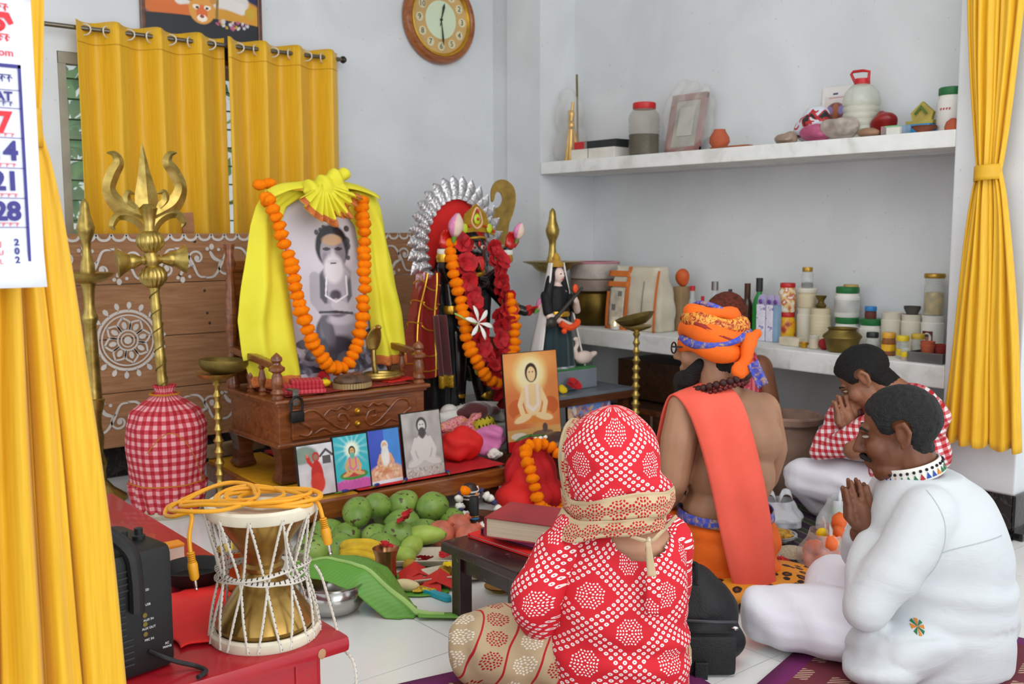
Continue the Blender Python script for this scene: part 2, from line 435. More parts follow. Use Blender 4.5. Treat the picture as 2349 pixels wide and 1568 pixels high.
def eyelet_curtain(name, label, x0, x1, per, ph, zb):
    T = thing(name, label, 'curtain', (x0, 4.812, zb)); W = x1 - x0; Hc = 2.123 - zb
    def fn(u, w):
        x = u * W; a = 2 * pi * x / per + ph; z = w * Hc; top = max(0, (z - (Hc - 0.12)) / 0.12)
        y = 0.04 * (sin(a) + 0.22 * sin(2 * a + 0.6)) + (1 - w) * 0.012 * nz(x * 9 + 5, z * 1.5, x0 * 7)
        dz = 0.012 * sin(a + pi / 2) * top * 0.6
        return (x + 0.012 * cos(a) + (1 - w) * 0.01 * nz(x * 6, z, 3), -y, z + dz)
    MB().grid(fn, 150, 26).build('cloth', YEL, T, True, 80, 0.0025)
    MB().grid(lambda u, w: tuple(Vector(fn(u, (Hc - 0.095 - w * 0.003) / Hc)) + Vector((0, -0.004, 0))), 150, 1).build('hem_seam', mat('yellow_thread', '#bd8c10', 0.8), T)
    k = 0; x = -ph * per / (2 * pi)
    while x < W + per:
        for q in (0, 0.5):
            xx = x + q * per
            if 0.012 < xx < W - 0.012:
                sg = 1 if q == 0 else -1
                pts = [(xx + 0.007 * sg * sin(a), -0.006 * sg + 0.026 * cos(a) * 0.25, 2.085 - zb + 0.024 * cos(a) - 0.006) for a in [2 * pi * j / 16 for j in range(16)]]
                pts = [(xx + 0.022 * cos(a), -0.042 * 0.55 * sg * cos(a) * -1, 2.083 - zb + 0.024 * sin(a)) for a in [2 * pi * j / 16 for j in range(16)]]
                MB().tube(pts, 0.0035, 6, closed=True).build('eyelet', mat('white_ring', '#d8d2c0', 0.4), T)
        x += per
    return T
eyelet_curtain('window_curtain', 'yellow eyelet curtain half beside the narrow open strip of window', 1.435, 2.14, 0.196, 1.9, 1.06)
eyelet_curtain('window_curtain', 'yellow eyelet curtain half at the finial end of the rod', 2.132, 2.78, 0.188, 0.6, 1.06)

# ------------------------------------------------------------ tied-back curtains
def tied_curtain(name, label, O, rz, w_top, w_mid, w_bot, z_top, z_tie, z_bot, folds, shift=(0, 0, 0), seed=1, depth=0.05, m=YEL):
    T = thing(name, label, 'curtain', O, rz)
    def width(z):
        if z > z_tie: t_ = ((z - z_tie) / (z_top - z_tie)); return w_mid + (w_top - w_mid) * t_ ** 0.75
        t_ = (z_tie - z) / (z_tie - z_bot); return w_mid + (w_bot - w_mid) * t_ ** 0.62
    def cx(z):
        if z > z_tie: return shift[1] + (shift[0] - shift[1]) * ((z - z_tie) / (z_top - z_tie))
        return shift[1] + (shift[2] - shift[1]) * ((z_tie - z) / (z_tie - z_bot)) ** 0.7
    def fn(u, q):
        z = z_bot + (z_top - z_bot) * q; w = width(z); s_ = u - 0.5
        a = folds * 2 * pi * u + 0.9 * sin(u * 7 + seed) ; dd = depth * (0.5 + 0.5 * min(1, w / w_bot))
        y = dd * (sin(a) * 0.7 + 0.35 * sin(2.3 * a + seed)) * (0.75 + 0.4 * nz(u * 3, z * 0.8, seed)) - dd * 0.8 * cos(s_ * pi)
        return (cx(z) + s_ * w + 0.012 * cos(a) * (w / w_bot) + 0.01 * nz(u * 4, z * 2, seed + 4), y, z + (0.012 * sin(a) if q < 0.02 else 0))
    MB().grid(fn, 180, 70).build('cloth', m, T, True, 80, 0.002)
    w = w_mid * 1.06
    def band(u, q):
        a = 2 * pi * u; return (shift[1] + w / 2 * 1.02 * cos(a), -0.012 + (depth * 0.9 + 0.02) * sin(a), z_tie - 0.028 + 0.056 * q + 0.004 * cos(a))
    MB().grid(band, 36, 4, True).build('tie_back', mat('yellow_tie', '#dca81f', 0.5, var=0.05), T, True, 60, 0.003)
    return T
tied_curtain('tied_curtain', 'long yellow curtain tied with a band, hanging behind the paper calendar', (0.385, 1.66, 0), 0, 0.20, 0.10, 0.42, 1.95, 1.33, 0.02, 5, (-0.02, -0.005, -0.055), 2, 0.035)
tied_curtain('tied_curtain', 'yellow curtain tied at mid height against the white pillar', (3.795, 1.79, 0), -pi / 2, 0.27, 0.085, 0.30, 2.5, 1.39, 0.362, 5, (-0.02, 0.0, 0.015), 5, 0.035)
# ============================================================ shared things for the altar
BRASS, t = newmat('aged_brass', 0.34, Metallic=0.9)
v = t.coord(); f = t.noise(v, 22, 5, 0.5)
t.base(t.ramp(f, [(0.3, '#9c8240'), (0.6, '#c2a85c'), (0.8, '#d8c684')])); t.bump(t.noise(v, 180, 2), 0.06, 0.002)
DBRASS = mat('dull_brass', '#7d6a35', 0.5, 0.8, 0.2, 14)
GOLD = mat('gilt', '#d9a83a', 0.3, 0.85, 0.1, 30)
TEAK = wood('polished_teak', '#5e2e12', '#7d431d', '#955730', 0.33, 0.45)
TEAKD = wood('dark_teak', '#3f1f0e', '#5a2e14', '#6d3c1d', 0.35, 0.4)
PLANK = wood('bare_plank', '#9a6a45', '#ad7c54', '#bb8c66', 0.75, 0.0, (1.4, 10, 16))
WHITE_PAINT = mat('rice_paste_white', '#e4ded6', 0.8, var=0.06)
RED = mat('red_cloth', '#c3161d', 0.8, var=0.1, bump=0.12, bscale=120)
REDB = mat('bright_red_cloth', '#e0211c', 0.7, var=0.07, bump=0.1, bscale=90)
BLK = mat('black_plastic', '#141414', 0.5, var=0.05)
WHITE = mat('white_plastic', '#e2e0d8', 0.45, var=0.05)
ORANGE_FL = mat('marigold_orange', '#ff8000', 0.9, var=0.09, vscale=60, spec=0.2)
RED_FL = mat('hibiscus_red', '#b5121c', 0.7, var=0.2, vscale=40)
PINK_FL = mat('lotus_pink', '#e08ab4', 0.55, var=0.15, vscale=30)
YEL_FL = mat('yellow_flower', '#eec90f', 0.7, var=0.1)
WHITE_FL = mat('white_blossom', '#f0eee4', 0.7, var=0.05)
GREEN = mat('stem_green', '#5d8f33', 0.6, var=0.15)

def bumpy(r, amp, n=12, m_=9, squash=1.0, seed=0):
    b = MB(); b.ball((0, 0, 0), r, n, m_); vs = []
    for q in b.v:
        q = Vector(q); k = 1 + amp * nz(q.x / r * 2.6 + seed, q.y / r * 2.6, q.z / r * 2.6) + amp * 0.6 * sin(9 * atan2(q.y, q.x)) * (1 - abs(q.z) / r)
        vs.append((q.x * k, q.y * k, q.z * k * squash))
    b.v = vs; return b
def flower_mesh(r, petals=5, cup=0.5, seed=0):
    b = MB(); rnd = random.Random(seed)
    for p in range(petals):
        a0 = 2 * pi * p / petals; tilt = cup + rnd.uniform(-0.2, 0.2); w = 1.25 * pi / petals
        def fn(u, w_):
            a = a0 + (u - 0.5) * 2 * w * (0.25 + sin(pi * min(1, w_ * 0.72 + 0.1)) * 0.85); d = r * w_
            return (d * cos(a) * cos(tilt), d * sin(a) * cos(tilt), d * sin(tilt) * (1 - 0.35 * w_) + 0.16 * r * nz(u * 3 + p, w_ * 3, seed))
        b.grid(fn, 4, 4)
    return b
def named_mesh(b, name, m):
    me = b.mesh(name); me.materials.append(m); me.polygons.foreach_set('use_smooth', [True] * len(me.polygons)); return me
MARI = [named_mesh(bumpy(0.032, 0.2, 12, 9, 0.70, k), 'marigold', ORANGE_FL) for k in range(3)]
HIBI = [named_mesh(flower_mesh(0.05, 6, 0.6, k), 'hibiscus', RED_FL) for k in range(3)]
def inst(name, me, parent, loc, rot=(0, 0, 0), sc=1.0):
    o = bpy.data.objects.new(name, me); COL.objects.link(o); o.parent = parent; o.location = loc
    if isinstance(rot, Quaternion): o.rotation_mode = 'QUATERNION'; o.rotation_quaternion = rot
    else: o.rotation_euler = rot
    o.scale = sc if hasattr(sc, '__len__') else (sc, sc, sc); return o
def garland(name, label, pts, loc, meshes, step, sc=1.0, jit=0.004, group=None, seed=1, along=True):
    T = thing(name, label, 'garland', loc, 0, group); P = spline(pts, 14); rnd = random.Random(seed)
    MB().tube(P, 0.003, 5).build('thread', mat('jute_thread', '#7c6a3a', 0.9), T)
    acc = step; k = 0
    for i in range(1, len(P)):
        d = P[i] - P[i - 1]; acc += d.length
        if acc >= step:
            acc = 0; k += 1; q = d.to_track_quat('Z', 'Y') if along else (Vector((rnd.uniform(-.5, .5), -1, rnd.uniform(-.5, .5))).to_track_quat('Z', 'Y'))
            q = q @ Quaternion(Vector((0, 0, 1)), rnd.uniform(0, 6.28))
            inst('flower', meshes[k % len(meshes)], T, P[i] + Vector((rnd.uniform(-jit, jit), rnd.uniform(-jit, jit), rnd.uniform(-jit, jit))), q, sc * rnd.uniform(0.88, 1.1))
    return T

# ---- painted pictures: a fine sheet whose colours are painted point by point
class Paint:
    def __init__(s, w, h, nu=90, bgc='#ffffff'):
        s.w, s.h = w, h; s.nu = nu; s.nv = max(4, int(nu * h / w)); u = np.linspace(0, 1, s.nu + 1); vv = np.linspace(0, h / w, s.nv + 1)
        s.U, s.V = np.meshgrid(u, vv); s.c = np.zeros(s.U.shape + (3,)); s.c[:] = lin(bgc)[:3]
        rs = np.random.RandomState(int(w * 1000 + h * 77)); s.rs = rs; s.top = h / w
    def lay(s, m, col): s.c = s.c * (1 - m[..., None]) + np.array(lin(col)[:3]) * m[..., None]; return s
    def ell(s, x, y, rx, ry, col, rot=0, soft=0.06, a=1.0):
        c_, s_ = cos(radians(rot)), sin(radians(rot)); dx, dy = s.U - x, s.V - y
        p, q = (dx * c_ + dy * s_) / rx, (-dx * s_ + dy * c_) / ry; d = np.sqrt(p * p + q * q)
        return s.lay(np.clip((1 - d) / soft + 0.5, 0, 1) * a, col)
    def line(s, pts, w, col, a=1.0):
        d = np.full(s.U.shape, 9.0)
        for (x0, y0), (x1, y1) in zip(pts[:-1], pts[1:]):
            L = (x1 - x0) ** 2 + (y1 - y0) ** 2 + 1e-12; t_ = np.clip(((s.U - x0) * (x1 - x0) + (s.V - y0) * (y1 - y0)) / L, 0, 1)
            d = np.minimum(d, np.hypot(s.U - x0 - t_ * (x1 - x0), s.V - y0 - t_ * (y1 - y0)))
        return s.lay(np.clip((w - d) / (w * 0.3) + 0.5, 0, 1) * a, col)
    def rect(s, x0, y0, x1, y1, col, a=1.0): return s.lay(((s.U >= x0) & (s.U <= x1) & (s.V >= y0) & (s.V <= y1)) * a, col)
    def grad(s, c0, c1): return s.lay(s.V / s.top, c1) if c0 is None else s.rect(-1, -1, 2, 9, c0).lay(s.V / s.top, c1)
    def rays(s, x, y, n, col, a=0.5): ang = np.arctan2(s.V - y, s.U - x); return s.lay((np.sin(ang * n) > 0.3) * a * np.clip(1 - np.hypot(s.U - x, s.V - y) * 1.6, 0, 1), col)
    def speck(s, n, r, cols, box, a=0.8, tall=1.0):
        for k in range(n):
            s.ell(s.rs.uniform(box[0], box[2]), s.rs.uniform(box[1], box[3]), r * s.rs.uniform(.5, 1.5), r * tall * s.rs.uniform(.5, 1.5), cols[k % len(cols)], s.rs.uniform(0, 180), 0.3, a)
        return s
    def tone(s, f=0.12):
        z = s.rs.rand(9, 9); from_u = s.U * 7.99; from_v = np.clip(s.V / s.top, 0, 1) * 7.99; i, j = from_u.astype(int), from_v.astype(int); a, b = from_u - i, from_v - j
        g = z[j, i] * (1 - a) * (1 - b) + z[j, i + 1] * a * (1 - b) + z[j + 1, i] * (1 - a) * b + z[j + 1, i + 1] * a * b
        s.c = np.clip(s.c * (1 + f * (g[..., None] - 0.5) * 2), 0, 1); return s
    def build(s, name, parent, m=None, fn=None):
        b = MB(); nu, nv = s.nu, s.nv
        b.grid(fn or (lambda u, v_: ((u - 0.5) * s.w, 0, v_ * s.h)), nu, nv)
        me = b.mesh(name); ca = me.color_attributes.new('paint', 'FLOAT_COLOR', 'POINT')
        arr = np.ones((len(me.vertices), 4), dtype=np.float32); arr[:, :3] = s.c.reshape(-1, 3); ca.data.foreach_set('color', arr.ravel())
        me.materials.append(m or vcol_mat()); return link(name, me, parent, True, 180)
def photo(name, label, P, loc, lean=0.1, rz=0.0, border=0.004, fm=None, group=None, depth=0.012, cat='picture', m=None):
    """a printed picture on a dark backing board that leans back"""
    T = thing(name, label, cat, loc, rz, group); R = Matrix.Rotation(-lean, 4, 'X')
    fb = MB().box((0, depth / 2 + 0.001, P.h / 2), (P.w + 2 * border, depth, P.h + 2 * border), R).build('frame', fm or mat('black_edge', '#15110f', 0.5), T, False)
    o = P.build('print', T, m); o.matrix_local = R; return T

# ============================================================ painted plank board behind the altar
board = thing('painted_board', 'tall brown plank backdrop painted with white scrolls and a lotus medallion', 'board', (1.18, 4.748, 0.17))
rows = [(0.003, 0.257), (0.261, 0.510), (0.514, 0.763), (0.767, 0.998)]
for k, (z0, z1) in enumerate(rows):
    MB().box((1.02, (0.0, 0.002, -0.001, 0.001)[k], (z0 + z1) / 2), (2.04, 0.026, z1 - z0), bev=0.003).build('plank', PLANK, board, False)
def ribbon(b, pts, w, n=8, taper=True, closed=False):
    P = spline([(p[0], 0, p[1]) for p in pts], n, closed); N = len(P); L, Rr = [], []
    for i, p in enumerate(P):
        d = (P[(i + 1) % N] - P[i - 1]) if closed else (P[min(i + 1, N - 1)] - P[max(i - 1, 0)])
        d.normalize(); q = Vector((-d.z, 0, d.x)); ww = w * (1 if (closed or not taper) else (0.35 + 0.65 * sin(pi * min(1, 0.12 + 0.86 * i / N))))
        L.append(p + q * ww / 2); Rr.append(p - q * ww / 2)
    vs = L + Rr; fs = []
    for i in range(N if closed else N - 1):
        j = (i + 1) % N; fs.append((i, N + i, N + j, j))
    return b.add(vs, fs, Matrix.Translation((0, -0.0162, 0)))
def dot(b, x, z, rx, rz_=None, rot=0):
    rz_ = rz_ or rx; n = 14; vs = [(x + rx * cos(a) * cos(rot) - rz_ * sin(a) * sin(rot), -0.0165, z + rx * cos(a) * sin(rot) + rz_ * sin(a) * cos(rot)) for a in [2 * pi * i / n for i in range(n)]]
    return b.add(vs, [tuple(range(n))])
def spiral(cx, cz, r, turns, a0, sg=1): return [(cx + r * (1 - 0.8 * i / 14) * cos(a0 + sg * turns * 2 * pi * i / 14), cz + r * (1 - 0.8 * i / 14) * sin(a0 + sg * turns * 2 * pi * i / 14)) for i in range(15)]
b = MB()
for i in range(30):
    x = 0.04 + 0.068 * i; ribbon(b, [(x - 0.034, 0.994), (x - 0.02, 0.972), (x, 0.966), (x + 0.02, 0.972), (x + 0.034, 0.994)], 0.012, 4, False)
b.build('scalloped_edge', WHITE_PAINT, board, False)
def scroll_band(zc, hgt, x0, x1, name):
    b = MB(); L = 0.15; n = int((x1 - x0) / L); g = L / 0.235
    for i in range(n):
        x = x0 + L * i; s_ = 1 if i % 2 else -1; h = hgt / 2
        ribbon(b, [(x - 0.02 * g, zc - s_ * h * 0.9), (x + 0.05 * g, zc - s_ * h * 0.8), (x + 0.11 * g, zc - s_ * h * 0.1), (x + 0.16 * g, zc + s_ * h * 0.75), (x + 0.225 * g, zc + s_ * h * 0.85)], 0.013, 7)
        ribbon(b, spiral(x + 0.15 * g, zc - s_ * h * 0.3, h * 0.56, 1.15, 2.0 * s_, s_), 0.011, 4); dot(b, x + 0.15 * g, zc - s_ * h * 0.3, 0.013)
        ribbon(b, [(x + 0.02 * g, zc + s_ * h * 0.7), (x + 0.05 * g, zc + s_ * h * 0.3), (x + 0.1 * g, zc + s_ * h * 0.1)], 0.018, 6)
        dot(b, x + 0.035 * g, zc + s_ * h * 0.98, 0.012, 0.015); dot(b, x + 0.09 * g, zc + s_ * h * 0.8, 0.008); dot(b, x + 0.235 * g, zc - s_ * h * 0.85, 0.009)
    return b.build(name, WHITE_PAINT, board, False)
scroll_band(0.855, 0.16, 0.05, 2.0, 'painted_scroll'); scroll_band(0.145, 0.15, 0.1, 2.0, 'painted_scroll')
def medallion(cx, cz, R_):
    b = MB(); circ = lambda r, n=20: [(cx + r * cos(2 * pi * i / n), cz + r * sin(2 * pi * i / n)) for i in range(n)]
    ribbon(b, circ(R_), 0.013, 4, False, True); ribbon(b, circ(R_ * 0.86), 0.007, 4, False, True)
    ribbon(b, circ(R_ * 0.34), 0.008, 4, False, True); ribbon(b, circ(R_ * 0.22), 0.006, 4, False, True); dot(b, cx, cz, R_ * 0.13)
    for i in range(18):
        a = 2 * pi * i / 18 + 0.1; dot(b, cx + R_ * 1.2 * cos(a), cz + R_ * 1.2 * sin(a), 0.011, 0.016, a - pi / 2); ribbon(b, [(cx + R_ * 1.02 * cos(a), cz + R_ * 1.02 * sin(a)), (cx + R_ * 1.15 * cos(a), cz + R_ * 1.15 * sin(a))], 0.005, 2, False)
    for i in range(8):
        a = 2 * pi * i / 8 + 0.2; tip = (cx + R_ * 0.79 * cos(a), cz + R_ * 0.79 * sin(a))
        for sg in (-1, 1):
            ribbon(b, [(cx + R_ * 0.36 * cos(a + sg * 0.36), cz + R_ * 0.36 * sin(a + sg * 0.36)), (cx + R_ * 0.62 * cos(a + sg * 0.34), cz + R_ * 0.62 * sin(a + sg * 0.34)), tip], 0.009, 6, False)
        dot(b, cx + R_ * 0.52 * cos(a), cz + R_ * 0.52 * sin(a), R_ * 0.13, R_ * 0.085, a)
    return b.build('painted_medallion', WHITE_PAINT, board, False)
medallion(0.40, 0.503, 0.137); medallion(1.72, 0.503, 0.137)
for x, z in ((0.74, 0.96), (0.78, 0.72), (0.79, 0.61), (0.80, 0.56), (0.66, 0.80)): MB().ball((x, -0.013, z), (0.008, 0.003, 0.008), 8, 6).build('nail_head', mat('rusty_nail', '#4b3426', 0.7), board)
tag(MB().box((0, 0, 0), (0.06, 0.03, 0.34), bev=0.003).build('wooden_prop', PLANK, None, False), 'short slanting wooden stick poking up behind the plank board', 'stick')
bpy.data.objects['wooden_prop'].location = (1.94, 4.845, 1.10); bpy.data.objects['wooden_prop'].rotation_euler = (0, radians(-5), 0)

# ============================================================ brass lamps and trident
def lamp_stand(name, label, loc, prof, dish, finial=None, bowl=None):
    T = thing(name, label, 'oil lamp', loc)
    MB().lathe(prof, 28).build('stem', BRASS, T)
    MB().lathe(dish, 36).build('dish', BRASS, T)
    if finial: MB().lathe(finial, 24).build('finial', BRASS, T)
    return T
def turned(z0, z1, n, r0, r1, base=0.09):
    pr = [(0.0, 0.0), (base, 0.0), (base, 0.012), (base * 0.75, 0.03), (base * 0.4, 0.05), (r0, z0)]
    for i in range(n):
        a, c_ = z0 + (z1 - z0) * i / n, z0 + (z1 - z0) * (i + 1) / n; h = c_ - a; r = r0 + (r1 - r0) * i / n
        pr += [(r * 0.62, a + h * 0.08), (r * 0.8, a + h * 0.3), (r * 1.12, a + h * 0.5), (r * 0.8, a + h * 0.72), (r * 0.62, a + h * 0.92)]
    return pr
fin = lambda z: [(0.03, z), (0.032, z + 0.01), (0.03, z + 0.05), (0.024, z + 0.07), (0.021, z + 0.085), (0.018, z + 0.12), (0.02, z + 0.15), (0.034, z + 0.185), (0.038, z + 0.21), (0.03, z + 0.24), (0.022, z + 0.265), (0.019, z + 0.29), (0.016, z + 0.315), (0.006, z + 0.33), (0, z + 0.335)]
lamp_stand('brass_lamp', 'tall brass floor lamp with a pear finial standing next to the yellow curtain', (1.345, 4.50, 0),
           [(0, 0), (0.12, 0), (0.12, 0.015), (0.07, 0.05), (0.038, 0.09), (0.036, 0.13), (0.044, 0.17), (0.03, 0.22), (0.036, 0.28), (0.028, 0.33), (0.03, 0.38), (0.042, 0.42), (0.046, 0.45), (0.036, 0.455),
            (0.034, 0.5), (0.026, 0.78), (0.034, 0.80), (0.035, 0.815), (0.025, 0.83), (0.022, 0.87), (0.026, 0.93), (0.034, 0.96), (0.02, 0.975)],
           [(0.03, 0.955), (0.07, 0.965), (0.1, 0.985), (0.112, 1.002), (0.106, 1.0), (0.07, 0.98), (0.0, 0.972)], fin(0.985))
T = lamp_stand('brass_lamp', 'slim beaded brass lamp stand with a stacked bowl beside the carved wooden seat', (1.66, 3.92, 0), turned(0.06, 0.575, 11, 0.022, 0.016, 0.07),
           [(0.012, 0.565), (0.04, 0.57), (0.075, 0.588), (0.088, 0.602), (0.08, 0.6), (0.03, 0.588), (0.0, 0.585)])
MB().lathe([(0.02, 0.594), (0.05, 0.596), (0.085, 0.612), (0.1, 0.635), (0.098, 0.655), (0.092, 0.65), (0.08, 0.625), (0.04, 0.612), (0, 0.61)], 32, Matrix.Rotation(radians(3), 4, 'Y')).build('oil_bowl', DBRASS, T)
lamp_stand('brass_lamp', 'brass lamp with wide flat dish and tall finial beside the niche column', (3.78, 4.22, 0), turned(0.06, 0.92, 8, 0.03, 0.024, 0.12),
           [(0.02, 0.93), (0.07, 0.945), (0.1, 0.965), (0.115, 0.985), (0.165, 1.002), (0.17, 1.006), (0.12, 0.996), (0.06, 0.985), (0, 0.98)], [(r * 1.05, 0.97 + (z - 0.97) * 1.0) for r, z in fin(0.97)])
T = lamp_stand('brass_lamp', 'thin beaded brass lamp stand with a tilted bowl in front of the dark wooden trunk', (3.55, 3.35, 0), turned(0.06, 0.70, 15, 0.023, 0.016),
           [(0.012, 0.69), (0.04, 0.70), (0.07, 0.712), (0.078, 0.722), (0.03, 0.712), (0.0, 0.71)])
MB().lathe([(0.02, 0.0), (0.05, 0.004), (0.08, 0.022), (0.098, 0.045), (0.094, 0.047), (0.07, 0.025), (0.03, 0.012), (0, 0.01)], 32, Matrix.Translation((0.0, 0.0, 0.722)) @ Matrix.Rotation(radians(-14), 4, Vector((0.637, 0.77, 0)))).build('oil_bowl', DBRASS, T)

tri = thing('brass_trident', 'large engraved brass trident on a spiral shaft rising out of a checked bundle', 'trident', (1.505, 4.10, 0.0))
R_ = Matrix.Translation((0, 0, 0.5)) @ Matrix.Rotation(radians(-2.6), 4, 'Y') @ Matrix.Translation((0, 0, -0.5))
m = MB()
for k in range(60):
    z = 0.05 + 0.92 * k / 59
m.lathe([(0, 0.03)] + [(0.0205 + 0.0016 * sin(z * 60), z) for z in np.linspace(0.03, 0.98, 70)] + [(0, 0.98)], 20, R_); m.build('shaft', BRASS, tri)
sw = MB(); sw.tube([R_ @ Vector((0.021 * cos(a), 0.021 * sin(a), 0.5 + a * 0.012)) for a in np.linspace(0, 38, 220)], 0.003, 5); sw.build('spiral_ridge', DBRASS, tri)
for zc in (0.995, 1.138):
    MB().lathe([(0.022, zc - 0.045), (0.034, zc - 0.036), (0.05, zc - 0.015), (0.052, zc + 0.01), (0.042, zc + 0.032), (0.024, zc + 0.045)], 64, R_, flute=(16, 0.09)).build('ribbed_bead', BRASS, tri)
MB().lathe([(0.024, 1.035), (0.03, 1.05), (0.032, 1.066), (0.028, 1.085), (0.02, 1.1)], 24, R_).build('collar', BRASS, tri)
for sg in (-1, 1):
    M_ = R_ @ Matrix.Translation((0, 0, 1.066)) @ Matrix.Rotation(sg * radians(93), 4, 'Y') @ Matrix.Rotation(sg * radians(12), 4, 'X')
    MB().lathe([(0.012, 0.02), (0.02, 0.03), (0.016, 0.04), (0.026, 0.06), (0.032, 0.075), (0.03, 0.085), (0.042, 0.105), (0.058, 0.128), (0.06, 0.134), (0.054, 0.133), (0, 0.131)], 28, M_).build('drum_end', BRASS, tri)
def blade(outline, th, M_, name):
    n = len(outline); c0 = Vector((sum(p[0] for p in outline) / n, 0, sum(p[1] for p in outline) / n))
    b = MB(); b.prism([(p[0], p[1]) for p in outline], 0.012, M_ @ Matrix.Rotation(pi / 2, 4, 'X') @ Matrix.Translation((0, 0, -0.006)))
    return b
def swept(path, widths, th, M_):
    P = spline([(p[0], 0, p[1]) for p in path], 8); W = np.interp(np.linspace(0, 1, len(P)), np.linspace(0, 1, len(widths)), widths); b = MB(); vs, fs = [], []
    for i, p in enumerate(P):
        d = P[min(i + 1, len(P) - 1)] - P[max(i - 1, 0)]; d.normalize(); q = Vector((-d.z, 0, d.x)); w = W[i]
        vs += [M_ @ (p + q * w), M_ @ (p + Vector((0, -th * min(1, w / 0.014), 0))), M_ @ (p - q * w), M_ @ (p + Vector((0, th * min(1, w / 0.014), 0)))]
    for i in range(len(P) - 1):
        for k in range(4): fs.append((4 * i + k, 4 * i + (k + 1) % 4, 4 * i + 4 + (k + 1) % 4, 4 * i + 4 + k))
    b.add(vs, fs); return b
swept([(0, 1.19), (0, 1.26), (0, 1.33), (0, 1.42), (0, 1.53)], [0.02, 0.05, 0.046, 0.024, 0.001], 0.014, R_).build('centre_prong', BRASS, tri, True, 30)
for sg in (-1, 1):
    swept([(0.0, 1.235), (sg * 0.055, 1.255), (sg * 0.115, 1.29), (sg * 0.145, 1.35), (sg * 0.125, 1.41), (sg * 0.098, 1.455), (sg * 0.112, 1.487), (sg * 0.142, 1.494)], [0.02, 0.042, 0.035, 0.026, 0.027, 0.022, 0.014, 0.001], 0.013, R_).build('side_prong', BRASS, tri, True, 30)
    swept([(sg * 0.05, 1.27), (sg * 0.078, 1.30), (sg * 0.072, 1.335), (sg * 0.045, 1.33)], [0.02, 0.02, 0.013, 0.002], 0.01, R_).build('scroll_barb', BRASS, tri, True, 30)
    swept([(sg * 0.01, 1.17), (sg * 0.03, 1.215), (sg * 0.075, 1.245), (sg * 0.12, 1.245), (sg * 0.145, 1.21), (sg * 0.135, 1.19)], [0.02, 0.026, 0.024, 0.018, 0.014, 0.002], 0.012, R_).build('lower_barb', BRASS, tri, True, 30)
MB().lathe([(0.03, 1.175), (0.024, 1.2), (0.03, 1.24), (0.04, 1.27), (0.02, 1.29)], 16, R_).build('throat', BRASS, tri)
# checked bundle that holds the trident
GAMCHA = gingham('red_check_cotton', '#a8101f', '#e0a0a2', 0.034, 'UV', '#c24450')
bag = thing('cloth_bundle', 'red checked cotton bundle tied round a pot, holding the brass trident upright', 'bundle', (1.51, 4.10, 0))
def bf(u, w):
    zs = [0.03, 0.10, 0.135, 0.15, 0.2, 0.3, 0.38, 0.44, 0.475, 0.50, 0.52, 0.545]; rs = [0.135, 0.15, 0.155, 0.145, 0.152, 0.162, 0.16, 0.135, 0.085, 0.045, 0.033, 0.045]
    z = 0.03 + 0.515 * w; a = 2 * pi * u; r = interp(z, zs, rs) * (1 + 0.05 * nz(cos(a) * 2.2, sin(a) * 2.2, z * 9) + (0.10 * sin(a * 9 + 3 * nz(a, z * 3)) * max(0, (z - 0.36) / 0.18) + 0.05 * sin(17 * a) * (z < 0.14)))
    return (r * cos(a), r * sin(a), z)
MB().grid(bf, 96, 60, True, uvs=(0.98, 0.52)).build('cloth', GAMCHA, bag, True, 80, 0.003)
MB().lathe([(0, 0), (0.12, 0), (0.135, 0.02), (0.13, 0.05), (0.1, 0.06), (0, 0.06)], 32).build('pot_base', mat('pale_clay', '#bdb49c', 0.8), bag)
MB().tube([Vector(bf(a / (2 * pi), 0.22)) * 1.015 for a in np.linspace(0, 2 * pi, 40)], 0.0025, 5, closed=True).build('string', mat('turmeric_string', '#c27a1d', 0.8), bag)
MB().tube([Vector(bf(a / (2 * pi), 0.90)) * 1.03 for a in np.linspace(0, 2 * pi, 40)], 0.004, 5, closed=True).build('string', MATS['turmeric_string'], bag)
MB().tube([Vector(bf(0.62 + 0.3 * q, 0.5 + 0.18 * sin(q * 5) - .1 * q)) * 1.012 for q in np.linspace(0, 1, 30)], 0.002, 5).build('string', MATS['turmeric_string'], bag)

# ============================================================ low platform
plat = thing('low_platform', 'low wooden altar platform with a yellow painted end and red cloth on top', 'platform', (1.72, 3.34, 0), radians(-2))
MB().box((0.13, 0.47, 0.15), (0.25, 0.92, 0.025), bev=0.003).build('end_board', mat('yellow_paint', '#c48d12', 0.55, var=0.15), plat, False)
MB().box((0.62, 0.47, 0.148), (0.72, 0.92, 0.025), bev=0.003).build('top_board', TEAKD, plat, False)
MB().box((0.49, 0.0, 0.122), (0.98, 0.03, 0.075), bev=0.006).build('front_rail', wood('honey_wood', '#6b3410', '#8a4b1c', '#a86a2c', 0.3, 0.5), plat, False)
MB().box((0.0, 0.46, 0.117), (0.03, 0.9, 0.08), bev=0.006).build('side_rail', MATS['honey_wood'], plat, False)
for x, y in ((0.05, 0.05), (0.93, 0.05), (0.05, 0.88), (0.93, 0.88)): MB().box((x, y, 0.05), (0.05, 0.05, 0.1)).build('leg', TEAKD, plat, False)
def rc(u, w):
    x = 0.26 + 0.72 * u; y = 0.012 + 0.9 * w
    return (x, y - 0.004 * nz(x * 9, 1), 0.1665 + 0.003 * (nz(x * 14, y * 14) + 1))
MB().grid(rc, 50, 40).build('red_cloth', RED, plat, True, 80, 0.002)

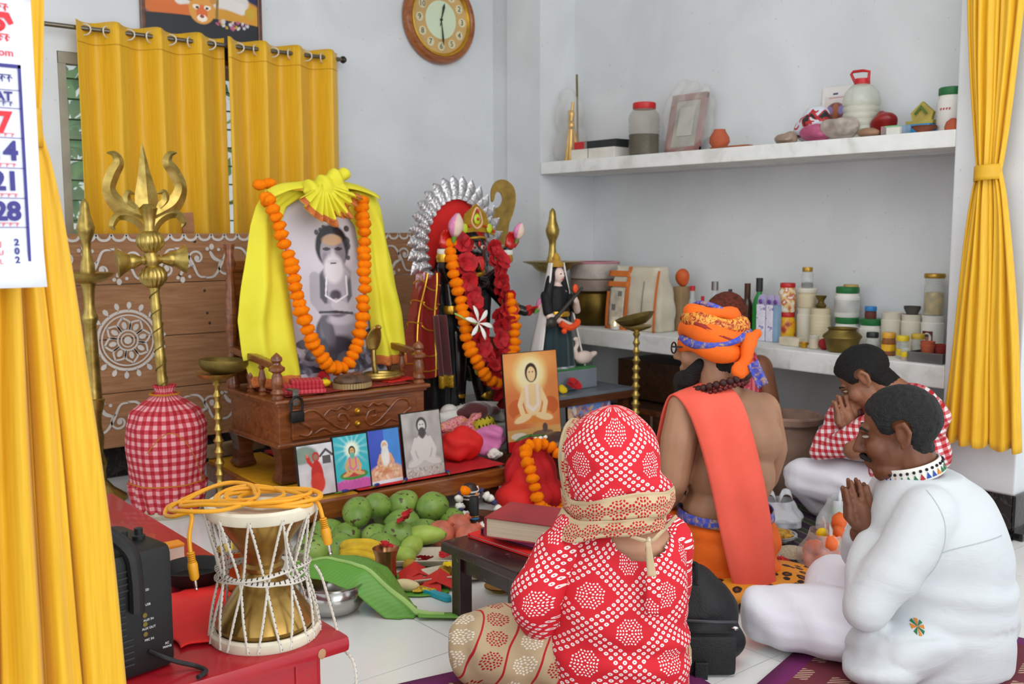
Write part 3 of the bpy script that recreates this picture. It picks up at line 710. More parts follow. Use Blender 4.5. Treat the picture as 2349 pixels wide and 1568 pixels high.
# ============================================================ carved wooden throne
thr = thing('wooden_throne', 'small polished wooden throne with spindle arms and a carved drawer front', 'throne', (1.78, 3.62, 0.17))
MB().box((0.36, 0.235, 0.245), (0.70, 0.455, 0.18), bev=0.004).build('box_body', TEAK, thr, False)
MB().box((0.36, 0.235, 0.331), (0.745, 0.50, 0.018), bev=0.008).box((0.36, 0.235, 0.316), (0.72, 0.475, 0.014), bev=0.005).build('seat_board', TEAK, thr, False)
MB().box((0.36, 0.235, 0.152), (0.725, 0.48, 0.02), bev=0.007).build('base_moulding', TEAK, thr, False)
for x, y in ((0.045, 0.03), (0.675, 0.03), (0.045, 0.43), (0.675, 0.43)):
    MB().lathe([(0.055, 0.0), (0.06, 0.01), (0.05, 0.03), (0.042, 0.07), (0.05, 0.11), (0.062, 0.142)], 4, Matrix.Translation((x, y, 0)) @ Matrix.Rotation(pi / 4, 4, 'Z')).build('leg', TEAKD, thr, False)
MB().box((0.36, 0.0, 0.235), (0.6, 0.014, 0.125), bev=0.003).build('drawer', TEAK, thr, False)
dr = [o for o in thr.children if o.name.startswith('drawer')][0]
def carve(pts, w): return MB().tube([(p[0], -0.009, p[1]) for p in spline([(a, b_, 0) for a, b_ in pts], 8)], [w * (0.45 + 0.55 * sin(pi * min(1, .1 + .85 * i / (len(pts) * 8 - 8)))) for i in range((len(pts) - 1) * 8 + 1)], 8, flat=1.0)
for sg in (-1, 1):
    F_ = lambda L: [(0.36 + sg * a, 0.235 + b_) for a, b_ in L]
    for pts, w in ((F_([(0.27, -0.04), (0.235, -0.05), (0.215, -0.03), (0.235, -0.008), (0.265, 0.01), (0.25, 0.045), (0.2, 0.05), (0.15, 0.01), (0.1, -0.03), (0.06, -0.045)]), 0.007),
                   (F_([(0.06, -0.045), (0.04, -0.02), (0.055, 0.015), (0.085, 0.02), (0.09, -0.002), (0.07, -0.008)]), 0.006), (F_([(0.16, 0.02), (0.13, 0.045), (0.1, 0.04), (0.075, 0.05), (0.05, 0.035), (0.03, 0.048)]), 0.006), (F_([(0.2, -0.045), (0.16, -0.03), (0.12, -0.05), (0.08, -0.05)]), 0.005)):
        carve(pts, w).build('carved_scroll', TEAK, dr)
for z in (0.258, 0.205):
    MB().ball((0.36, -0.013, z), (0.010, 0.012, 0.012), 12, 8).lathe([(0.013, 0), (0.014, 0.003), (0, 0.004)], 14, Matrix.Translation((0.36, -0.007, z)) @ Matrix.Rotation(pi / 2, 4, 'X')).build('knob', GOLD, dr)
pad = thing('padlock', 'dark iron padlock hanging from the hasp of the carved drawer', 'padlock', (1.855, 3.60, 0.44))
MB().box((0, 0, -0.0), (0.058, 0.022, 0.046), bev=0.006).build('lock_body', mat('dark_iron', '#2c2a29', 0.45, 0.6), pad)
MB().tube([(-0.024, 0, 0.02)] + [(-0.026 * cos(a), 0, 0.055 + 0.026 * sin(a)) for a in np.linspace(0, pi, 10)] + [(0.024, 0, 0.02)], 0.005, 8).build('shackle', MATS['dark_iron'], pad)
MB().box((0, 0.008, 0.075), (0.026, 0.006, 0.06), bev=0.002).box((-0.0, 0.03, 0.105), (0.03, 0.06, 0.006)).build('hasp', mat('grey_iron', '#6e6a62', 0.5, 0.6), pad)
def spindle(x, y, z0, z1, r, name, final=False):
    h = z1 - z0; pr = [(r * .9, 0), (r, .04), (r * .6, .1), (r * .95, .16), (r * .55, .24), (r * .8, .4), (r, .5), (r * .7, .68), (r * .5, .8), (r * .9, .86), (r * .6, .92), (r * .8, 1)]
    if final: pr = [(r * .95, 0), (r, .03), (r * .7, .09), (r * 1.1, .14), (r * .75, .22), (r * .95, .36), (r * .8, .5), (r * .6, .56), (r * 1.25, .62), (r * 1.25, .68), (r * .6, .74), (r * .55, .78), (r * .9, .83), (r * .85, .89), (r * .35, .96), (0, 1)]
    return MB().lathe([(a, z0 + b_ * h) for a, b_ in pr], 18, Matrix.Translation((x, y, 0))).build(name, TEAK, thr)
for x in (0.015, 0.695):
    spindle(x, 0.025, 0.34, 0.53, 0.026, 'arm_post', True)
    for y in (0.16, 0.27): spindle(x, y, 0.34, 0.475, 0.017, 'spindle')
    MB().box((0, 0, 0), (0.034, 0.42, 0.03), Matrix.Translation((x, 0.225, 0.49)) @ Matrix.Rotation(radians(4.5), 4, 'X'), bev=0.007).build('arm_rail', TEAK, thr, False)
    spindle(x, 0.44, 0.34, 0.955, 0.03, 'back_post')
MB().box((0.36, 0.455, 0.60), (0.66, 0.018, 0.5), bev=0.003).build('back_panel', TEAK, thr, False)
MB().box((0.355, 0.45, 0.86), (0.66, 0.03, 0.05), bev=0.01).build('top_rail', TEAK, thr, False)
def sc(u, w): return (0.06 + 0.6 * u, 0.03 + 0.38 * w + 0.006 * nz(u * 5, w), 0.3425 + 0.003 * (1 + nz(u * 9, w * 9)))
SEATC, t = newmat('brocade_seat_cloth', 0.8); v = t.coord(); t.base(t.ramp(t.noise(v, 45, 4, 1.2), [(0.5, '#7e1a15'), (0.56, '#a7441d'), (0.6, '#7e1a15')]))
MB().grid(sc, 30, 24).build('seat_cloth', SEATC, thr, True, 80, 0.003)

# portrait leaning on the throne, cloth and garland
P = Paint(0.49, 0.83, 150, '#d3cbd4')
P.grad('#c4bcc6', '#d9d3da'); V = P.ell
V(0.5, 0.05, 0.75, 0.22, '#46424e', 0, .3); P.rect(-1, -1, 2, 0.1, '#c5bfc9'); P.speck(60, 0.07, ['#2d2a36', '#5b5766', '#8f8b99', '#3b3846'], (0, 0.1, 1, 0.3), 0.8, 0.35)
V(.2, .36, .13, .05, '#55515e'); V(.85, .4, .12, .06, '#4a4753')
V(.52, .44, .25, .22, '#4b4653', 0, .1); V(.54, .47, .19, .18, '#a49eaa', 0, .5); V(.47, .33, .2, .09, '#3c3844', 0, .4); V(.4, .47, .06, .15, '#5d5865', 15, .4); V(.55, .56, .14, .05, '#c4bec9', 0, .5)
V(.52, .83, .2, .25, '#6d6772', 0, .08); V(.54, .86, .16, .22, '#b1abb5', 0, .35); V(.37, .82, .05, .16, '#4d4853', 0, .4); V(.66, .8, .05, .14, '#5d5862', 0, .4); V(.5, .78, .06, .05, '#4b4651', 0, .5)
P.line([(.3, .95), (.29, .75), (.36, .66), (.55, .66)], .05, '#aea8b1'); P.line([(.72, .95), (.72, .75), (.64, .64), (.5, .7)], .05, '#c4bfc6'); P.line([(.33, .635), (.5, .63), (.66, .61)], .012, '#3c3843')
P.line([(.42, .95), (.4, .78), (.5, .72), (.62, .78), (.62, .95)], .008, '#e6e2e8')
V(.5, 1.22, .17, .2, '#100e13', 0, .12); P.speck(60, .025, ['#151318'], (.34, 1.1, .66, 1.4), .9); V(.5, 1.17, .125, .165, '#a29ba4', 0, .1); V(.58, 1.15, .05, .12, '#847d87', 0, .5); V(.42, 1.1, .03, .07, '#8a838d', 0, .5)
V(.5, 1.28, .1, .05, '#c9a37e', 0, .3); V(.44, 1.2, .04, .015, '#38343c'); V(.56, 1.2, .04, .015, '#38343c'); V(.5, 1.15, .022, .05, '#c8c2ca', 0, .4); V(.5, 1.02, .1, .13, '#dcd7dd', 0, .35); V(.5, 1.085, .07, .018, '#cfc9d0', 0, .4); V(.5, 1.07, .03, .009, '#57505a')
P.tone(0.15)
photo('portrait_board', 'black and white portrait of a bearded seated man leaning on the wooden throne', P, (2.225, 3.885, 0.515), 0.10, 0, 0.003, WHITE, None, 0.012, 'picture')
CHAD, t = newmat('lemon_cotton', 0.75); v = t.coord(); t.base(t.ramp(t.noise(v, 5, 3), [(0.3, '#dbd026'), (0.7, '#e9e03a')])); t.bump(t.noise(v, 500, 1), 0.15, 0.001); t.p.inputs['Transmission Weight'].default_value = 0.0
HEM = mat('orange_woven_border', '#cf7338', 0.8, var=0.3, vscale=120, stretch=(1, 1, 6))
cl = thing('yellow_shawl', 'lemon yellow cotton shawl with orange border draped over the portrait', 'shawl', (2.225, 3.9, 0.53))
def drape(zs, outer, inner, zb, seed, name='drape', hem=True, nf=5):
    ztop = zs[0]
    def fn(u, w):
        z = ztop + (zb - ztop) * w; xo, xi = interp(-z, [-q for q in zs], outer), interp(-z, [-q for q in zs], inner)
        ly = 0.10 * (z - 0.515); bulge = -0.035 * sin(pi * min(1, max(0, u))) * (0.4 + w); wv = 0.020 * (0.2 + w) * sin(u * nf * 2 * pi + seed + 1.5 * nz(u * 2, w * 2, seed)) + 0.012 * nz(u * 4, w * 5, seed)
        return (xo + (xi - xo) * u - 2.225, 3.868 + ly + bulge + wv - 3.9 - 0.01, z - 0.53 + 0.008 * nz(u * 5, seed))
    MB().grid(fn, 50, 60).build(name, CHAD, cl, True, 80, 0.002)
    if hem: MB().grid(lambda u, w: tuple(Vector(fn(u, 0.945 + 0.055 * w)) + Vector((0, -0.003, 0))), 50, 4).build('border', HEM, cl, True, 80, 0.001)
drape([1.35, 1.28, 1.2, 1.0, 0.81, 0.66, 0.53], [1.915, 1.865, 1.835, 1.79, 1.75, 1.76, 1.80], [2.12, 2.00, 1.965, 1.975, 1.99, 2.0, 2.005], 0.528, 1.0, nf=1.7)
drape([1.352, 1.28, 1.2, 0.955, 0.80, 0.65, 0.56], [2.445, 2.475, 2.49, 2.525, 2.55, 2.56, 2.555], [2.14, 2.27, 2.335, 2.365, 2.375, 2.385, 2.39], 0.575, 2.3, nf=1.6)
def tp(u, w):
    x = 1.915 + 0.53 * u; return (x - 2.225, 3.93 + 0.09 * (w - 0.5) - 3.9 + 0.01 * nz(x * 12, w * 3), 1.352 + 0.028 * sin(pi * w) + 0.012 * sin(pi * u) + 0.008 * nz(x * 9, w * 3, 2) - 0.53 - 0.035 * (2 * abs(u - .5)) ** 4)
MB().grid(tp, 50, 10).build('top_fold', CHAD, cl, True, 80, 0.003)
def ruff(u, w):
    a = -0.15 + u * 4.4; k = 0.5 + 0.5 * sin(u * 13 * 2 * pi); r = 0.05 + 0.085 * w; x = 2.165 + r * cos(a) * 0.95 + 0.03 * w; z = 1.33 + r * sin(a) * 1.05
    return (x - 2.225 + 0.008 * nz(u * 30, w * 3), 3.88 - 0.055 * w + 0.032 * (k - 0.5) * w * 1.3 - 0.035 - 3.9, z + 0.05 * (cos(a) < 0) * 0 + 0.012 * k * w - 0.53)
def ruff2(u, w):
    a = -2.75 + 2.5 * u; k = 0.5 + 0.5 * sin(u * 9 * 2 * pi + 2 * nz(u * 5)); r = 0.02 + (0.15 + 0.03 * nz(u * 9, 7)) * w
    return (2.135 + r * cos(a) * 0.85 - 2.225, 3.85 - 0.06 * w + 0.05 * k * w - 3.9 - .02, 1.37 + r * sin(a) * 0.98 + .015 * k - 0.53)
MB().grid(ruff2, 90, 8).build('gathered_knot', CHAD, cl, True, 80, 0.002)
MB().grid(lambda u, w: tuple(Vector(ruff2(u, 0.8 + 0.2 * w)) + Vector((0, -0.003, 0))), 90, 3).build('border', HEM, cl, True, 80, 0.001)
Bl = Blob(); Bl.ell((-0.10, -0.03, 0.82), (0.08, 0.05, 0.05)).ell((-0.05, -0.035, 0.85), (0.075, 0.045, 0.05), (0, -0.6, 0)).ell((0.0, -0.03, 0.885), (0.045, 0.035, 0.035), (0, -0.5, 0)).ell((-0.02, -0.04, 0.81), (0.06, 0.045, 0.05)); me = Bl.melt(0.008, 3); fold(me, lambda x, y, z: 0.009 * sin(90 * x + 40 * z) + 0.006 * nz(x * 30, y * 30, z * 30)); me.materials.append(CHAD); link('gathered_knot', me, cl)
garland('marigold_garland', 'orange marigold garland hung round the black and white portrait', [(-0.33, 0.035, 0.75), (-0.325, 0.0, 0.735), (-0.285, -0.01, 0.6), (-0.245, -0.035, 0.4), (-0.22, -0.045, 0.28), (-0.175, -0.05, 0.15), (-0.12, -0.045, 0.06), (-0.06, -0.04, 0.02), (0.0, -0.04, 0.04), (0.05, -0.045, 0.13), (0.075, -0.045, 0.26), (0.09, -0.04, 0.4), (0.105, -0.02, 0.55), (0.115, 0.0, 0.68), (0.12, 0.02, 0.76)], (2.215, 3.85, 0.565), MARI, 0.031, 1.0)
T = thing('marigold_flower', 'loose pair of marigolds on the shoulder of the yellow shawl', 'flower', (1.90, 3.97, 1.352))
for k in range(2): inst('flower_head', MARI[k], T, (0.045 * k, 0.01 * k, 0.02 + 0.008 * k))

# things on the throne seat
cb = thing('brass_cobra', 'raised brass cobra with spread hood on a coiled base', 'figurine', (2.375, 3.79, 0.517))
MB().tube([(0.09 * cos(a) * (1 - a * 0.012), 0.075 * sin(a) * (1 - a * 0.012), 0.012 + a * 0.0016) for a in np.linspace(0, 4 * pi, 60)], 0.011, 8).build('coil', BRASS, cb)
MB().tube(spline([(-0.03, 0, 0.02), (-0.04, 0, 0.08), (-0.042, 0, 0.14), (-0.045, 0, 0.19)], 6), [0.012] * 19, 8).build('body', BRASS, cb)
MB().grid(lambda u, w: ((-0.046 + (u - .5) * 2 * 0.038 * sin(pi * min(1, .18 + .72 * w)) ** 0.8), -0.012 * cos((u - .5) * pi) - 0.035 * w * w, 0.14 + 0.105 * w), 12, 12).build('hood', BRASS, cb, True, 80, 0.006)
MB().ball((-0.046, -0.05, 0.243), (0.012, 0.022, 0.011), 10, 8).build('head', BRASS, cb)
tt = thing('carved_conch', 'round brown carved shell charm lying on the throne seat', 'ornament', (2.17, 3.70, 0.516))
b = bumpy(0.085, 0.06, 28, 12, 0.36, 4); b.v = [(x * 1.0, y * 0.8, z + 0.03) for x, y, z in b.v]; b.build('shell', mat('brown_horn', '#5b4230', 0.5, var=0.4, vscale=25), tt)
b = MB(); [b.box((0.08 * cos(a), 0.064 * sin(a), 0.012), (0.012, 0.01, 0.022), rz=a) for a in np.linspace(0, 2 * pi, 44)]; b.build('beaded_rim', mat('pale_horn', '#a58c5e', 0.6), tt, False)
b = MB(); [b.ball((0.025 * cos(a) + .01, 0.02 * sin(a), 0.055), (0.014, 0.012, 0.008), 8, 6) for a in np.linspace(0, 5.5, 6)]; b.build('raised_relief', mat('reddish_horn', '#7d4a33', 0.5, var=0.3), tt)
def rs_(u, w): return ((u - .5) * 0.17 + .012 * nz(w * 4, u), (w - .5) * 0.13 * (1 - 0.35 * u), 0.004 + 0.004 * nz(u * 12, w * 12))
T = MB().grid(rs_, 16, 16).build('red_cloth_piece', REDB, None, True, 80, 0.003); T.location = (2.43, 3.755, 0.516); tag(T, 'small bright red cloth spread under the brass cobra', 'cloth')
T = thing('folded_gamcha', 'folded red and pink striped towel at the throne corner', 'towel', (1.93, 3.70, 0.516), radians(-20))
GS = gingham('striped_towel', '#a31523', '#d0505a', 0.016, 'Object', '#c0303c')
for k, (dx, dz) in enumerate(((0, 0.012), (0.01, 0.03), (0.02, 0.046))): MB().box((dx, 0.004 * k, dz), (0.19 - .03 * k, 0.10, 0.02), bev=0.009).build('fold', GS, T, True)
T = thing('yellow_flower', 'yellow flower with green calyx on the throne seat', 'flower', (2.075, 3.76, 0.526))
inst('petals', named_mesh(bumpy(0.022, 0.25, 12, 8, 0.7, 3), 'yellow_petals', YEL_FL), T, (0, 0, 0.012)); MB().lathe([(0.006, 0.026), (0.01, 0.03), (0, 0.034)], 8).build('calyx', GREEN, T)
T = inst('red_hibiscus', HIBI[0], None, (2.10, 3.83, 0.545), (1.2, 0, 0), 0.75); tag(T, 'red hibiscus propped against the base of the portrait', 'flower')
# ============================================================ black goddess idol
KX, KY = 2.97, 3.98
K = thing('goddess_idol', 'black goddess idol with red tongue, golden crown and silver flame halo', 'idol', (KX, KY, 0))
IDOL = mat('glossy_black_idol', '#120f0f', 0.22, var=0.1, coat=0.5)
SILVER = mat('crinkled_silver', '#c9c7c8', 0.28, 0.75, 0.25, 60, bump=0.5, bscale=90)
PALM = mat('red_lacquer', '#c9201a', 0.3, var=0.1, coat=0.3)
HAIR = mat('black_hair', '#0b0a0b', 0.6, var=0.3, vscale=8, bump=0.6, bscale=90, stretch=(1, 1, 0.05))
MB().box((0, 0.02, 0.13), (0.42, 0.34, 0.26), bev=0.01).build('pedestal', mat('white_pedestal', '#cfc9c0', 0.6), K, False)
Bl = Blob()
Bl.chain([(-0.05, -0.02, 0.30), (-0.05, -0.02, 0.5), (-0.04, 0, 0.66)], [0.035, 0.05, 0.07]).chain([(0.09, -0.06, 0.30), (0.07, -0.03, 0.5), (0.03, 0, 0.66)], [0.035, 0.05, 0.07])
Bl.chain([(0, 0, 0.66), (0, 0, 0.78), (0.01, -0.01, 0.88), (0.02, -0.01, 0.95)], [0.085, 0.07, 0.085, 0.06]).ell((0.02, -0.02, 0.92), (0.13, 0.06, 0.05)).cap((0.02, -0.01, 0.95), (0.025, -0.02, 1.03), 0.035, 0.035)
Bl.ell((0.03, -0.04, 1.085), (0.056, 0.06, 0.075)).ell((0.03, -0.1, 1.075), (0.012, 0.014, 0.02))
Bl.ell((-0.04, -0.03, 0.31), (0.035, 0.06, 0.02)).ell((0.1, -0.09, 0.31), (0.035, 0.06, 0.02))
for pts in ([(-0.1, -0.02, 0.93), (-0.14, -0.03, 1.0), (-0.14, -0.05, 1.09)], [(0.15, -0.02, 0.93), (0.22, -0.03, 0.98), (0.245, -0.05, 1.08)], [(-0.1, -0.02, 0.91), (-0.12, -0.07, 0.8), (-0.09, -0.14, 0.77)], [(0.15, -0.02, 0.91), (0.24, -0.05, 0.8), (0.33, -0.09, 0.77)]):
    Bl.chain(pts, [0.035, 0.03, 0.026])
me = Bl.melt(0.007, 3); me.materials.append(IDOL); link('body', me, K)
def hand(p, d, name='hand', m=PALM, s=1.0):
    d = Vector(d).normalized(); Bl = Blob(); Bl.ell(p, (0.026 * s, 0.018 * s, 0.03 * s)); sd = d.orthogonal()
    for k in range(4):
        o = Vector((-0.024 + 0.016 * k, 0, 0)) * s; Bl.chain([Vector(p) + o, Vector(p) + o + d * 0.04 * s, Vector(p) + o + d * 0.06 * s + Vector((0, -0.015, 0)) * s], [0.009 * s, 0.008 * s, 0.007 * s], 8)
    Bl.chain([Vector(p) + Vector((0.03, 0, -0.01)) * s, Vector(p) + Vector((0.045, -0.01, 0.015)) * s], [0.009 * s, 0.008 * s], 8)
    me = Bl.melt(0.0045, 2); me.materials.append(m); return link(name, me, K)
hand((-0.15, -0.06, 1.12), (0.15, -0.1, 1)); hand((0.255, -0.06, 1.11), (0.1, -0.1, 1)); hand((-0.08, -0.16, 0.765), (-.3, -1, -.1)); hand((0.345, -0.1, 0.775), (.5, -.6, .3))
for x, z in ((-0.145, 1.08), (0.245, 1.07)): MB().lathe([(0.03, -0.012), (0.033, 0), (0.03, 0.012)], 20, Matrix.Translation((x, -0.045, z))).build('white_bangle', WHITE, K); MB().lathe([(0.032, -0.02), (0.036, 0), (0.032, 0.02)], 20, Matrix.Translation((x, -0.04, z - 0.03))).build('gold_bangle', GOLD, K)
for x, y, z in ((-0.12, -0.07, 0.8), (0.27, -0.055, 0.795), (-0.05, -0.02, 0.37), (0.09, -0.055, 0.36)): MB().lathe([(0.036, -0.02), (0.042, 0), (0.036, 0.02)], 20, Matrix.Translation((x, y, z))).build('gold_bangle', GOLD, K)
# halo: red arch with a fringe of silver flames
HC = (0.0, 0.07, 1.10)
arch = [(HC[0] + 0.185 * cos(a), HC[2] + 0.24 * sin(a)) for a in np.linspace(-0.55, pi + 0.55, 40)]
MB().prism(arch, 0.02, Matrix.Translation((0, HC[1] + 0.02, 0)) @ Matrix.Rotation(pi / 2, 4, 'X')).build('halo_back', REDB, K, False)
MB().tube([(HC[0] + 0.195 * cos(a), HC[1] - 0.005, HC[2] + 0.25 * sin(a)) for a in np.linspace(-0.6, pi + 0.6, 50)], 0.022, 8, flat=0.5).build('halo_rim', SILVER, K)
fl = MB().grid(lambda u, w: ((u - .5) * 0.056 * sin(pi * min(1, 0.25 + 0.75 * w)) + 0.016 * sin(w * 3), -0.02 * cos((u - .5) * pi) * (1 - w) - 0.012 * w * w, 0.078 * w), 6, 8)
fme = fl.mesh('flame'); fme.materials.append(SILVER); fme.polygons.foreach_set('use_smooth', [True] * len(fme.polygons))
for row in (0, 1):
    for a in np.linspace(-0.6, pi + 0.6, 22 if row == 0 else 24):
        r = 0.198 if row == 0 else 0.178
        inst('flame', fme, K, (HC[0] + r * cos(a), HC[1] - 0.012 - 0.01 * row, HC[2] + (r + 0.055) * sin(a)), (0, pi / 2 - a, 0), 1.3 if row == 0 else 0.95)
# hair, crown, face
Bl = Blob(); Bl.ell((0.03, -0.015, 1.10), (0.075, 0.065, 0.08)).chain([(-0.03, 0.04, 1.05), (-0.1, 0.05, 0.9), (-0.15, 0.03, 0.7), (-0.15, 0.02, 0.45), (-0.14, 0.0, 0.27)], [0.06, 0.09, 0.10, 0.10, 0.09]).chain([(0.06, 0.05, 1.05), (0.12, 0.06, 0.85), (0.1, 0.06, 0.5)], [0.06, 0.08, 0.08])
me = Bl.melt(0.009, 3); fold(me, lambda x, y, z: 0.008 * sin(x * 160 + 3 * nz(x * 9, y * 9, z * 3)) + 0.012 * nz(x * 16, y * 16, z * 3)); me.materials.append(HAIR); link('hair', me, K)
for x in (0.0, 0.055): MB().ball((x, -0.094, 1.098), (0.017, 0.008, 0.011), 10, 8).build('eye', mat('idol_eye', '#d8b9a4', 0.3), K); MB().ball((x, -0.102, 1.098), (0.008, 0.005, 0.008), 8, 6).build('pupil', mat('idol_pupil', '#7a1410', 0.3), K)
MB().ball((0.03, -0.098, 1.115), (0.008, 0.006, 0.014), 8, 6).build('forehead_mark', PALM, K)
MB().ball((0.03, -0.093, 1.047), (0.026, 0.014, 0.009), 10, 8).build('lips', PALM, K)
MB().grid(lambda u, w: (0.03 + (u - .5) * 0.036 * (1 - 0.75 * w * w), -0.105 - 0.014 * sin(w * 2), 1.045 - 0.058 * w), 6, 8).build('tongue', PALM, K, True, 80, 0.007)
MB().tube([(0.03 + 0.058 * cos(a), -0.062 - 0.04 * sin(a), 1.135 + 0.012 * sin(a)) for a in np.linspace(0, pi, 16)], 0.006, 8).build('brow_chain', GOLD, K)
cr = [(-0.09, 1.155), (-0.075, 1.20), (-0.05, 1.215), (-0.035, 1.26), (0.0, 1.285), (0.03, 1.31), (0.06, 1.285), (0.09, 1.26), (0.105, 1.215), (0.13, 1.20), (0.145, 1.155), (0.09, 1.17), (0.03, 1.175), (-0.03, 1.17)]
crown = MB().prism(cr, 0.012, Matrix.Translation((0, -0.065, 0)) @ Matrix.Rotation(pi / 2, 4, 'X')).build('crown', GOLD, K, False)
b = MB(); pts = spline([(0.03, -0.08, 1.29), (0.055, -0.08, 1.25), (0.06, -0.08, 1.215), (0.03, -0.08, 1.19), (0.0, -0.08, 1.215), (0.005, -0.08, 1.25)], 6, True); b.tube(pts, 0.005, 6, closed=True)
b.build('crown_filigree', mat('peach_beads', '#e3b58c', 0.5), crown)
for x, z, r in ((0.03, 1.235, 0.02), (-0.045, 1.19, 0.018), (0.105, 1.19, 0.018)): MB().ball((x, -0.082, z), (r, 0.006, r * 1.3), 10, 8).build('green_stone', mat('lime_enamel', '#bfd12c', 0.35), crown)
for x, z in ((0.03, 1.235), (-0.02, 1.2), (0.08, 1.2), (0.03, 1.275), (-0.07, 1.175), (0.13, 1.175)): MB().ball((x, -0.088, z), 0.008, 8, 6).build('red_stone', PALM, crown)
MB().tube([(0.02 + 0.06 * cos(a), -0.05 - 0.045 * sin(a), 0.985 - 0.02 * sin(a)) for a in np.linspace(-.4, pi + .4, 20)], 0.012, 8).build('gold_necklace', GOLD, K)
for x, z in ((-0.02, .58), (0.055, .6), (0.02, 0.55), (0.0, 0.5)): MB().ball((x, -0.12, z), (0.02, 0.015, 0.026), 10, 8).build('yellow_ornament', mat('pale_gilt', '#c9b24a', 0.5), K)
MB().tube(spline([(-0.01, -0.1, 0.73), (0.015, -0.115, 0.7), (0.02, -0.115, 0.64), (0.0, -0.1, 0.6)], 6), 0.014, 8).build('yellow_ornament', YEL_FL, K)
# sheer red veil with gilt edging on the idol's side
VEIL, t = newmat('sheer_red_veil', 0.6); t.p.inputs['Base Color'].default_value = lin('#b8251e'); t.p.inputs['Alpha'].default_value = 0.5
def vf(u, w): return (-0.205 - 0.14 * u * (0.25 + w) + 0.0, -0.1 + 0.14 * u + 0.025 * sin(u * 15 + w * 2), 0.98 - 0.5 * w + 0.02 * nz(u * 4, w))
MB().grid(vf, 30, 30).build('veil', VEIL, K, True, 80)
for q in (0.12, 0.3, 0.5, 0.75, 0.9): MB().tube([Vector(vf(u, q + 0.03 * sin(u * 6))) + Vector((0, -0.004, 0)) for u in np.linspace(0, 1, 24)], 0.004, 5).build('gilt_edge', GOLD, K)
for q in (0.25, 0.7): MB().tube([Vector(vf(q + 0.05 * sin(w * 5), w)) + Vector((0, -0.004, 0)) for w in np.linspace(0, 1, 24)], 0.004, 5).build('gilt_edge', GOLD, K)
def sk(u, w): return (-0.30 + 0.2 * u - 0.02 * w, -0.07 - 0.03 * sin(u * 9), 0.58 - 0.12 * w)
MB().grid(lambda u, w: (-0.25 + 0.07 * u + 0.03 * w, -0.1 - 0.02 * sin(u * 9), 0.78 - 0.3 * w), 16, 8).build('maroon_skirt', mat('maroon_velvet', '#4b0d10', 0.8, sheen=0.5), K, True, 80, 0.004)
MB().grid(lambda u, w: (-0.225 + 0.08 * u, -0.106 - 0.02 * sin(u * 9), 0.49 - 0.06 * w), 16, 4).build('gilt_fringe', mat('gold_fringe', '#b08a1e', 0.5, 0.4, var=0.4, vscale=200), K, True, 80, 0.004)
# lying white figure under her feet
Bl = Blob(); Bl.chain([(-0.2, -0.16, 0.3), (-0.05, -0.17, 0.3), (0.1, -0.17, 0.29)], [0.04, 0.06, 0.05]).ell((-0.22, -0.18, 0.32), (0.05, 0.04, 0.045)).chain([(-0.02, -0.19, 0.31), (0.06, -0.23, 0.27)], [0.025, 0.02])
me = Bl.melt(0.008, 3); me.materials.append(mat('white_clay', '#ddd8d0', 0.5)); link('lying_figure', me, K)
b = MB(); b.box((0, -0.2, 0.125), (0.5, 0.14, 0.25), bev=0.01); b.build('pedestal_step', MATS['white_pedestal'], K, False)

garland('hibiscus_garland', 'thick garland of dark red hibiscus hanging on the black goddess', [(-0.065, -0.09, 1.13), (-0.075, -0.105, 1.02), (-0.065, -0.125, 0.92), (-0.04, -0.14, 0.8), (-0.02, -0.15, 0.68), (-0.01, -0.15, 0.57), (0.04, -0.16, 0.47), (0.09, -0.15, 0.52), (0.13, -0.14, 0.62), (0.15, -0.13, 0.75), (0.15, -0.12, 0.88), (0.14, -0.1, 1.0), (0.12, -0.08, 1.1)], (KX, KY, 0.0), HIBI, 0.02, 1.12, 0.026, along=False)
garland('hibiscus_garland', 'hanging red hibiscus tassel at the feet of the goddess', [(-0.0, -0.19, 0.56), (0.03, -0.2, 0.47), (0.05, -0.22, 0.4), (0.06, -0.25, 0.34)], (KX, KY, 0.0), HIBI, 0.026, 0.95, 0.018, along=False, seed=5)
garland('marigold_garland', 'orange marigold garland looped over the black goddess', [(-0.125, -0.07, 1.12), (-0.135, -0.1, 1.04), (-0.13, -0.13, 0.9), (-0.115, -0.16, 0.77), (-0.105, -0.18, 0.65), (-0.075, -0.2, 0.56), (-0.02, -0.21, 0.48), (0.055, -0.21, 0.44), (0.12, -0.2, 0.49), (0.17, -0.185, 0.57), (0.195, -0.17, 0.67), (0.195, -0.15, 0.78), (0.185, -0.13, 0.87)], (KX, KY, 0.0), MARI, 0.0335, 1.02, seed=3)
def lotus(name, label, loc, rot, s, m=PINK_FL):
    T = thing(name, label, 'flower', loc)
    T.rotation_euler = rot
    for k in range(8):
        r = 0 if k < 4 else 1; a = 2 * pi * (k % 4) / 4 + 0.78 * r
        MB().grid(lambda u, w: ((0.021 - 0.004 * r) * sin(pi * min(1, .12 + .8 * w)) * cos(a + (u - .5) * 1.9) * s * 1.15, (0.021 - 0.004 * r) * sin(pi * min(1, .12 + .8 * w)) * sin(a + (u - .5) * 1.9) * s * 1.15, 0.075 * w * s), 6, 8).build('petal', m if (k % 3 or m is WHITE_FL) else mat('lotus_pale', '#e3c7b4', 0.55), T, True, 80, 0.0015)
    MB().lathe([(0.004 * s, -0.02 * s), (0.009 * s, 0), (0.013 * s, 0.008 * s), (0, 0.01 * s)], 10).build('stem', GREEN, T); return T
lotus('lotus_bud', 'pale pink lotus bud in the raised hand beside the halo', (KX - 0.13, KY - 0.11, 1.15), (0, 0.2, 0), 1.5)
lotus('lotus_bud', 'pink lotus bud held up in front of the brass sword', (KX + 0.275, KY - 0.09, 1.135), (0.1, 0.25, 0), 1.15)
